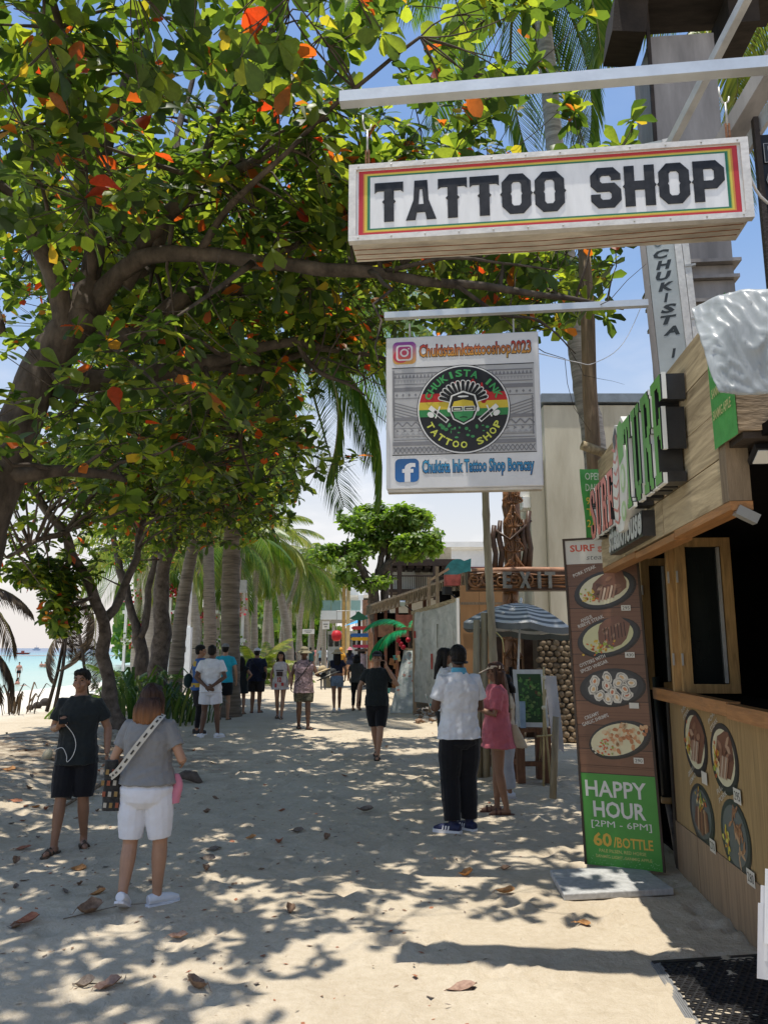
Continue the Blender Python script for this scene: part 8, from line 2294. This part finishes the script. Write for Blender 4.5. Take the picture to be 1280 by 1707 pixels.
person('man in navy T-shirt, dark shorts and white cap standing with his back to us', g, h, yw, dict(STAND, wl=(-.22, -.14, .93), wr=(.22, -.16, .95), tl=-.3, tr=.3), [('bottom', mat('dark_short_cloth', (.022, .020, .022), rough=.85), .78, .03, 1.0, 'shorts', .008), ('top', NAVY, .66, .84, .03)], 'buzz', skin=SKIN_M, vox=.0095, wide=1.15, hat=('cap', cloth('white_cap', (.66, .66, .68))), seed=10)
w = lambda p: L2W(g, h / 1.7, yw, p)
sg = thing('sling_bag', 'black sling bag worn across the navy T-shirt', 'bag', w((-.2, .1, 1.0)))
q = MB(); pp, rr_2 = smooth_path([(w(p), .012) for p in ((.13, .06, 1.47), (.06, .18, 1.36), (-.10, .19, 1.16), (-.21, .12, 1.04))], 5); q.tube(pp, rr_2, n=6); q.build('strap', BLACKP, sg, smooth=True, world=True)
q = MB(); q.ell(w((-.24, .10, .99)), (.07, .06, .11)); q.build('pouch', BLACK_C, sg, smooth=True, world=True)
g, h = fit(400, 1190, 1096)
person('woman in black dress with hand on hip half hidden by the ringed palm trunk', g, h, PI, dict(STAND, el=(-.33, .06, 1.17), wl=(-.17, -.03, 1.0)), [('top', TEE_BK, .3, .62, .018, 1.45, .02, 'dress')], 'mid', skin=SKIN_L, vox=.0095, female=True, seed=11)
g, h = fit(348, 1231, 1077)
yw = PI + .12
m12 = person('man in white T-shirt and white shorts with hands clasped behind his back', g, h, yw, dict(STAND, el=(-.27, .10, 1.12), wl=(-.05, .19, .96), er=(.27, .10, 1.12), wr=(.05, .20, .93), hl=D(d=V((.8, .1, -.4)), n=V((0, -1, 0)), c=.5), hr=D(d=V((-.8, .1, -.3)), n=V((0, -1, 0)), c=.5), tl=-.6, tr=.5, kl=(-.13, 0, .48), al=(-.16, .0, .078), kr=(.10, -.01, .48), ar=(.14, .03, .078)), [('bottom', cloth('white_shorts', (.62, .62, .66)), .62, .026, 1.0, 'shorts', .01), ('top', WHITE_C, .64, .84, .026)], 'buzz', skin=SKIN_D, vox=.0078, shoes=('clog', SHOE_W), seed=12)
g, h = fit(329, 1226, 1077)
yw = PI / 2 + .25
m13 = person('man in blue and yellow shirt, backwards black cap and dark leggings standing in profile', g, h, yw, dict(STAND, er=(.24, -.02, 1.13), wr=(.2, -.2, 1.0)), [('bottom', BLACK_C, 1.9, .0, .98, 'leggings', 0), ('bottom', mat('dark_short_cloth'), .85, .022, 1.0, 'shorts', .006), ('top', mat('blue_yellow_cloth', (.02, .09, .30), rough=.85, var=.2, scale=5, col2=(.06, .14, .34), bump=.1), .66, .84, .022)], 'buzz', skin=SKIN_M, vox=.0085, face=True, hat=('cap', BLACK_C, 1), shoes=('clog', SHOE_D), seed=13)
q = MB(); q.loft([(V((0, .0, z)), rx, ry) for z, rx, ry in ((1.30, .205, .148), (1.36, .208, .142), (1.40, .17, .12))], n=18, cap=False); q.loft([(V((0, .0, z)), rx, ry) for z, rx, ry in ((.90, .218, .168), (.98, .21, .16))], n=18, cap=False); q.build('yellow_panels', cloth('mustard_cloth', (.45, .30, .05)), m13, smooth=True)
w = lambda p: L2W(g, h / 1.7, yw, p)
sg = thing('sling_bag', 'dark teal pouch hanging at the back of the man in the blue and yellow shirt', 'bag', w((0, .2, 1.0)))
q = MB(); q.ell(w((.03, .22, 1.02)), (.10, .11, .15)); link_mesh('pouch', remesh(q, .012, cloth('dark_teal_cloth', (.012, .03, .032)), 'pouch', 1, .006), sg).matrix_basis = XF[sg.name].inverted()
q = MB(); pp, rr_2 = smooth_path([(w(p), .012) for p in ((.10, .05, 1.47), (.15, .15, 1.3), (.08, .20, 1.1))], 5); q.tube(pp, rr_2, n=6); q.build('strap', BLACKP, sg, smooth=True, world=True)
g, h = fit(372, 1200, 1075)
person('person in turquoise top almost hidden behind the man in white and the palm', g, h, PI, dict(STAND), [('bottom', BLACK_C, .8), ('top', cloth('turquoise_cotton', (.02, .33, .46)), .6, .84)], 'buzz', skin=SKIN_L, vox=.014, hat=('cap', GREY_C), seed=14)
g, h = fit(561, 1188, 1084)
yw = PI + .1
person('woman in navy crop top, denim shorts and wide straw hat walking away', g, h, yw, dict(WALK, wl=(-.235, -.1, .9)), [('bottom', DENIM, .42, .012, 1.0, 'shorts', .004), ('top', NAVY, .5, 1.06, .018)], 'mid', skin=SKIN_M, vox=.009, female=True, hat=('sun', STRAW), shoes=('clog', SHOE_W), seed=15)
w = lambda p: L2W(g, h / 1.7, yw, p)
tb = thing('tote_bag', 'tall straw coloured tote carried by the woman in denim shorts', 'bag', w((.3, 0, .9)))
q = MB(); o_ = w((.27, .05, .86)); q.loft([(o_ + V((-.01 * i, 0, .085 * i - .2)), .11 - .003 * i, .06) for i in range(6)], n=14, e=.6); link_mesh('bag_body', remesh(q, .011, STRAW, 'bag_body', 1, .004), tb).matrix_basis = XF[tb.name].inverted()
q = MB(); q.tube([w((.22, .06, 1.05)), w((.21, .08, 1.35)), w((.23, .0, 1.42)), w((.27, -.02, 1.05))], .010, n=5); q.build('handle', BEIGE, tb, smooth=True, world=True)
g, h = fit(594, 1186, 1092)
person('woman in dark grey T-shirt and black leggings walking away beside the poster board', g, h, PI - .1, dict(WALK, el=(-.27, .0, 1.13), wl=(-.29, -.06, .89)), [('bottom', BLACK_C, 1.86, .002, .98, 'leggings', 0), ('top', cloth('charcoal_cotton', (.06, .062, .062)), .62, .86, .022)], 'tied', skin=SKIN_L, vox=.009, female=True, seed=16)
# ---- the crowd further off: every walker is his own
pale_top, teal_top = cloth('cream_cotton', (.60, .56, .47)), cloth('dull_teal_cotton', (.035, .12, .12))
FARS = [(453, 1120, 1077, pale_top, GREY_C, .75, 'buzz', None, PI, 'man in cream shirt and grey shorts walking away by the young palm', 0),
        (488, 1122, 1075, TEE_BK, DENIM, .4, 'long', None, PI, 'woman in black vest and denim shorts behind the hat seller', 1),
        (517, 1124, 1074, teal_top, mat('dark_short_cloth'), .8, 'short', None, PI + .2, 'man in dull teal shirt close behind the hat seller', 0),
        (535, 1113, 1074, cloth('pale_blue_cotton', (.42, .58, .60)), NAVY, .8, 'short', None, PI, 'man in pale blue shirt walking away in the crowd', 0),
        (546, 1112, 1075, WHITE_C, NAVY, .8, 'buzz', None, PI, 'person in white shirt beside the man in pale blue', 0),
        (555, 1109, 1076, WHITE_C, TEE_BK, 1.8, 'short', None, PI, 'small distant person in white top and dark trousers', 0),
        (568, 1135, 1077, cloth('saffron_cloth', (.60, .30, .04)), cloth('peach_cloth', (.55, .33, .22)), 1.5, None, ('scarf', cloth('saffron_cloth')), PI, 'person wrapped in a bright saffron head scarf and top', 1),
        (583, 1135, 1073, NAVY, cloth('peach_cloth'), .6, 'mid', ('sun', cloth('pink_cotton_hat', (.55, .22, .27))), PI - .3, 'person in pink sun hat and dark strappy top', 1),
        (604, 1145, 1080, cloth('pale_mauve_cotton', (.50, .40, .44)), mat('dark_short_cloth'), .8, 'tied', ('cap', WHITE_C), PI, 'person in pale mauve top and white cap by the signpost', 1),
        (476, 1112, 1076, cloth('peach_cotton', (.48, .30, .22)), GREY_C, .8, 'short', None, 0, 'person in peach top in the crowd left of the hat seller', 0),
        (502, 1108, 1077, cloth('rust_cotton', (.32, .13, .08)), NAVY, 1.6, 'mid', None, PI, 'person in rust coloured top far down the path', 1),
        (526, 1106, 1077, cloth('pale_red_cotton', (.45, .16, .15)), GREY_C, .8, 'short', None, PI, 'person in faded red shirt deep in the crowd', 0),
        (561, 1106, 1078, cloth('tan_cotton', (.36, .26, .17)), BLACK_C, 1.8, 'short', None, 0, 'person in tan shirt far away near the red lantern', 0),
        (441, 1106, 1078, WHITE_C, BLACK_C, .8, 'short', None, PI, 'distant person in white by the bushy palm', 0)]
for i, (px, fy, hy, tm, bm, bf, hr, ht, yw, lab, fe) in enumerate(FARS):
    g, h = fit(px, fy, hy)
    person(lab, g, min(h, 1.8), yw, dict(WALK if i % 2 == 0 else STAND), [('bottom', bm, bf, .02, 1.0), ('top', tm, .62 if i != 1 else 0, .84, .02)], hr, skin=SKIN_L if i % 3 else SKIN_M, vox=.019, hat=ht, female=bool(fe), seed=20 + i, wide=1.05)
# ---- on the beach
RED_SK = mat('sunburnt_skin', (.50, .22, .16), rough=.5, var=.1)
def water_p(label, px, py, Y, z, h, m, pose=None):
    p = at(px, py, Y); person(label, (p.x, Y, z), h, .4, dict(pose or STAND), [('bottom', m, .4, .008, 1.0)], 'short', skin=RED_SK, vox=.022, shoes=None, seed=33)
water_p('bather in dark trunks standing in the shallows', 33, 1100, 72, SEA_Z - .35, 1.7, BLACK_C)
water_p('bather with dark rash shirt waist deep in the lagoon', 70, 1096, 110, SEA_Z - 1.0, 1.75, NAVY)
water_p('bather waist deep beside the one in the dark shirt', 76, 1097, 108, SEA_Z - .95, 1.7, BLACK_C)
p = at(31, 1120, 58); zz = T(p.x, 58)
person('sunbather in swimwear sitting up on the sand at the water edge', (p.x, 58, zz - .72), 1.65, 1.2, dict(STAND, kl=(-.12, -.42, 1.02), al=(-.12, -.72, .86), kr=(.12, -.42, 1.02), ar=(.12, -.74, .86), el=(-.24, .1, 1.13), wl=(-.26, .22, .88), er=(.24, .1, 1.13), wr=(.26, .22, .88)), [('bottom', BLACK_C, .2, .004, .98)], 'mid', skin=RED_SK, vox=.02, shoes=None, female=True, seed=34)
p = at(24, 1128, 56); zz = T(p.x, 56)
person('sunbather lying flat on the white sand beside the seated one', (p.x - .3, 56, zz + .13), 1.65, 0, dict(STAND), [('bottom', PAN, .25, .004, 1.0)], 'short', skin=RED_SK, vox=.02, shoes=None, seed=35, pitch=(0, PI / 2, 0))
bpy.data.scenes.remove(TMP)
# ================================================================= FALLEN LEAVES AND SMALL THINGS ON THE SAND
def dry_mat(n, c, c2): return mat(n, c, rough=.7, var=.35, scale=7, col2=c2, bump=.25, bscale=18, spec=.3)
DRY = {'brown': dry_mat('brown_dry_leaf', (.20, .115, .07), (.34, .22, .14)), 'red': dry_mat('red_brown_dry_leaf', (.30, .09, .05), (.42, .18, .09)), 'orange': dry_mat('orange_dry_leaf', (.42, .17, .05), (.52, .28, .11)), 'pinkish': dry_mat('pinkish_brown_dry_leaf', (.30, .17, .12), (.40, .26, .19)), 'grey': dry_mat('grey_dry_leaf', (.16, .12, .095), (.27, .215, .17))}
gl_ = random.Random(31)
def dry_leaf_mesh(seed, key, curl):
    g_ = random.Random(seed); q = MB()
    us = (0, .2, .42, .65, .86, 1); ws = (.02, .15, .27, .31, .2, .02)
    vs, fs = [], []
    for i, (u, w) in enumerate(zip(us, ws)):
        z = curl * (u - .45) ** 2 * 1.3
        tw = g_.uniform(-.05, .05)
        for s_ in (-1, -.5, 0, .5, 1):
            vs.append(V((u - .5, s_ * w * g_.uniform(.82, 1.1) + .05 * math.sin(u * 3), z + abs(s_) ** 1.5 * w * curl * 1.5 * (1 if s_ > 0 else .55) + g_.uniform(0, .03) + tw * s_)))
    for i in range(5):
        for j in range(4): a = i * 5 + j; fs.append((a, a + 1, a + 6, a + 5))
    zmin = min(v.z for v in vs)
    q.add([v - V((0, 0, zmin - .01)) for v in vs], fs)
    q.tube([(-.5, 0, vs[2].z - zmin + .01), (-.62, .02, .03), (-.72, .05, .02)], [.013, .011, .009], n=5)
    return q.mesh('fallen_leaf', DRY[key], smooth=True)
DM = {k: [dry_leaf_mesh(i * 7 + hash_, k, c) for i, c in enumerate((.25, .6, .95))] for hash_, k in enumerate(DRY)}
def fallen(px, py, key, size, rot, label, c=None):
    g = gnd(px, py); g.z = Tf(g.x, g.y)
    o = link_mesh('fallen_leaf', DM[key][gl_.randrange(3) if c is None else c])
    o.location = g + V((0, 0, .002)); o.rotation_euler = (gl_.uniform(-.15, .15), gl_.uniform(-.15, .15), rot); o.scale = (size,) * 3
    return tag(o, label, 'leaf', 'fallen almond leaves on the sand')
BIG = [(770, 1656, 'pinkish', .20, .1, 'flat pinkish leaf with a curled stalk below the long sign shadow', 0), (330, 1657, 'brown', .17, 2.6, 'large folded brown leaf at the bottom of the shaded sand', 2), (180, 1654, 'pinkish', .17, .4, 'long pinkish brown leaf left of the large folded one', 1),
       (140, 1652, 'grey', .12, .6, 'thin curled grey leaf near the bottom left corner', 2), (296, 1567, 'pinkish', .14, .1, 'rosy brown leaf on the dappled sand below the woman in white shorts', 1), (45, 1545, 'red', .18, .3, 'glossy red brown leaf near the left edge', 1),
       (22, 1549, 'brown', .13, 0, 'brown leaf touching the red one at the left edge', 1), (148, 1530, 'brown', .22, .8, 'heap like crumpled leaf left of the white clogs', 2), (163, 1496, 'orange', .13, .4, 'orange leaf above the crumpled heap', 1),
       (484, 1522, 'brown', .13, 1.5, 'upright folded brown leaf in the middle of the sunlit patches', 2), (842, 1493, 'orange', .17, -.4, 'bright orange leaf in the open sun left of the slab', 1), (971, 1547, 'orange', .13, .1, 'small flat orange leaf below the stone slab', 0),
       (777, 1460, 'orange', .14, .0, 'rolled tan leaf at the edge of the tree shade', 2), (841, 1449, 'brown', .12, .1, 'brown leaf beside the rolled tan one', 1), (130, 1451, 'orange', .15, .2, 'half orange leaf behind the woman in white shorts', 1),
       (37, 1418, 'red', .18, .2, 'long dark red leaf in the shade at the left', 0), (25, 1354, 'red', .17, .1, 'narrow red leaf in the shade near the left edge', 0), (58, 1356, 'orange', .11, .1, 'small orange yellow leaf beside the narrow red one', 1),
       (12, 1313, 'orange', .20, .1, 'orange leaf at the left edge on the upper sand', 1), (608, 1357, 'grey', .22, .1, 'dark leaf on the sand in the middle of the path', 1), (418, 1399, 'orange', .12, .2, 'small orange leaf in the middle left of the path', 1), (545, 1400, 'brown', .12, 1.2, 'upright brown leaf in the centre of the path', 2),
       (470, 1352, 'red', .10, .2, 'little red leaf catching the sun on the path', 1), (355, 1417, 'grey', .18, .2, 'thin dark leaf right of the woman in white shorts', 0), (495, 1388, 'grey', .16, .4, 'grey curled leaf up the middle of the path', 1), (345, 1435, 'grey', .16, .2, 'grey leaf near the thin dark one', 1), (150, 1524, 'red', .15, 1.9, 'red veined leaf lying on the crumpled heap', 0)]
for b in BIG: fallen(*b[:3], b[3] * .84, *b[4:])
ZX = [(0, 85, 'near the left edge'), (85, 190, 'around the man in black'), (190, 310, 'around the woman in white shorts'), (310, 430, 'left of mid path'), (430, 560, 'in the middle of the path'), (560, 700, 'right of mid path'), (700, 900, 'near the man in polo shirt')]
ZY = [(1222, 1290, 'far up the sand'), (1290, 1375, 'halfway up the sand'), (1375, 1490, 'lower on the sand')]
SHP = ['nearly flat', 'curled', 'tightly curled']
for zi, (x0, x1, zx) in enumerate(ZX):
    for yi, (y0, y1, zy) in enumerate(ZY):
        if zi == 6 and yi == 2: continue
        combos = [(c, k) for c in range(3) for k in ('brown', 'grey', 'red')]; gl_.shuffle(combos)
        for c, key in combos[:(5, 4, 3, 3, 2, 1, 1)[zi]]:
            fallen(gl_.uniform(x0, x1), gl_.uniform(y0, y1), key, gl_.uniform(.055, .105), gl_.uniform(0, 6.28), 'small %s %s leaf %s, %s' % (SHP[c], {'brown': 'brown', 'grey': 'grey brown', 'red': 'reddish'}[key], zx, zy), c)
# crumbs of leaf and bark too small to pick out
q = MB()
for k in range(4200):
    x, y = -6.8 + 8.4 * gl_.random() ** 1.5, gl_.uniform(3.2, 17)
    if x > .6 and y < 7: continue
    s2 = gl_.uniform(.006, .026); o = V((x, y, Tf(x, y) + .004)); a = gl_.uniform(0, 6.28); e = V((math.cos(a), math.sin(a), gl_.uniform(-.2, .3))) * s2; f = V((-math.sin(a), math.cos(a), gl_.uniform(-.1, .3))) * s2 * gl_.uniform(.25, .8)
    q.cur = gl_.randrange(3); q.add([o - e, o + f, o + e, o - f * .8], [(0, 1, 2, 3)])
tag(q.build('leaf_litter', [DRY['brown'], DRY['grey'], DRY['red']]), 'crumbs of dry leaf and bark scattered over the sand', kind='stuff')
# twigs
for i, (pts, lab) in enumerate((([(105, 1540), (200, 1515), (275, 1508)], 'long thin twig on the sand beside the white clogs'), ([(660, 1650), (720, 1638), (790, 1628)], 'faint thin stalk on the sand near the sign shadow'), ([(120, 1648), (205, 1645), (210, 1632)], 'bent thin twig at the bottom left of the sand'))):
    if i == 1: continue
    q = MB(); P_ = [gnd(*p) for p in pts]; q.tube([V((p.x, p.y, Tf(p.x, p.y) + .006)) for p in P_], [.004, .003, .002], n=5); tag(q.build('twig', WOOD_GREY), lab, 'twig')
# driftwood knot and fallen branch on the left, coconut husks at the beach edge
g = gz(312, 1305)
q = MB(); q.tube([g + V((-.18, .05, .06)), g + V((-.03, 0, .10)), g + V((.10, -.03, .08)), g + V((.2, -.06, .0))], [.03, .055, .06, .03], n=9, rough=.5); tag(q.build('driftwood', BARK2, smooth=True), 'dark knotted piece of driftwood right of the woman in grey', 'driftwood')
br_ = thing('fallen_branch', 'pale dry fallen branch lying behind the woven bag', 'branch', gz(170, 1320))
q = MB(); a, b_, c = gz(90, 1362), gz(180, 1312), gz(205, 1290); q.tube([a + V((0, 0, .03)), b_ + V((0, 0, .06)), c + V((0, 0, .05))], [.012, .025, .03], n=7, rough=.3); q.build('stem', WOOD_GREY, br_, smooth=True, world=True)
for k in range(5):
    q = MB(); p = a.lerp(b_, .2 + .17 * k); q.tube([p + V((0, 0, .04)), p + V((-.25, -.12 + .06 * k, .03))], [.01, .004], n=5); q.build('side_twig', WOOD_GREY, br_, smooth=True, world=True)
q = MB(); g = gz(77, 1284); q.ell(g + V((0, 0, .05)), (.075, .06, .10), Matrix.Rotation(.5, 3, 'Y'), n=10, m=7); tag(q.build('pale_stone', mat('pale_yellow_stone', (.5, .44, .30), rough=.8, var=.2), smooth=True), 'pale rounded stone among the leaves behind the man in black', 'stone')
for k, (x, y, lab) in enumerate(((50, 1183, 'dark coconut husk at the left end of the row by the beach'), (62, 1180, 'dark coconut husk in the middle of the row by the beach'), (75, 1176, 'larger dark coconut husk at the foot of the leaning sticks'))):
    q = MB(); g = gz(x, y); r_ = .11 + .03 * k; q.ell(g + V((0, 0, r_ * .6)), (r_, r_ * .9, r_ * .85), n=10, m=7); tag(q.build('coconut_husk', WOOD_DARK, smooth=True), lab, 'coconut husk', 'coconut husks by the beach')
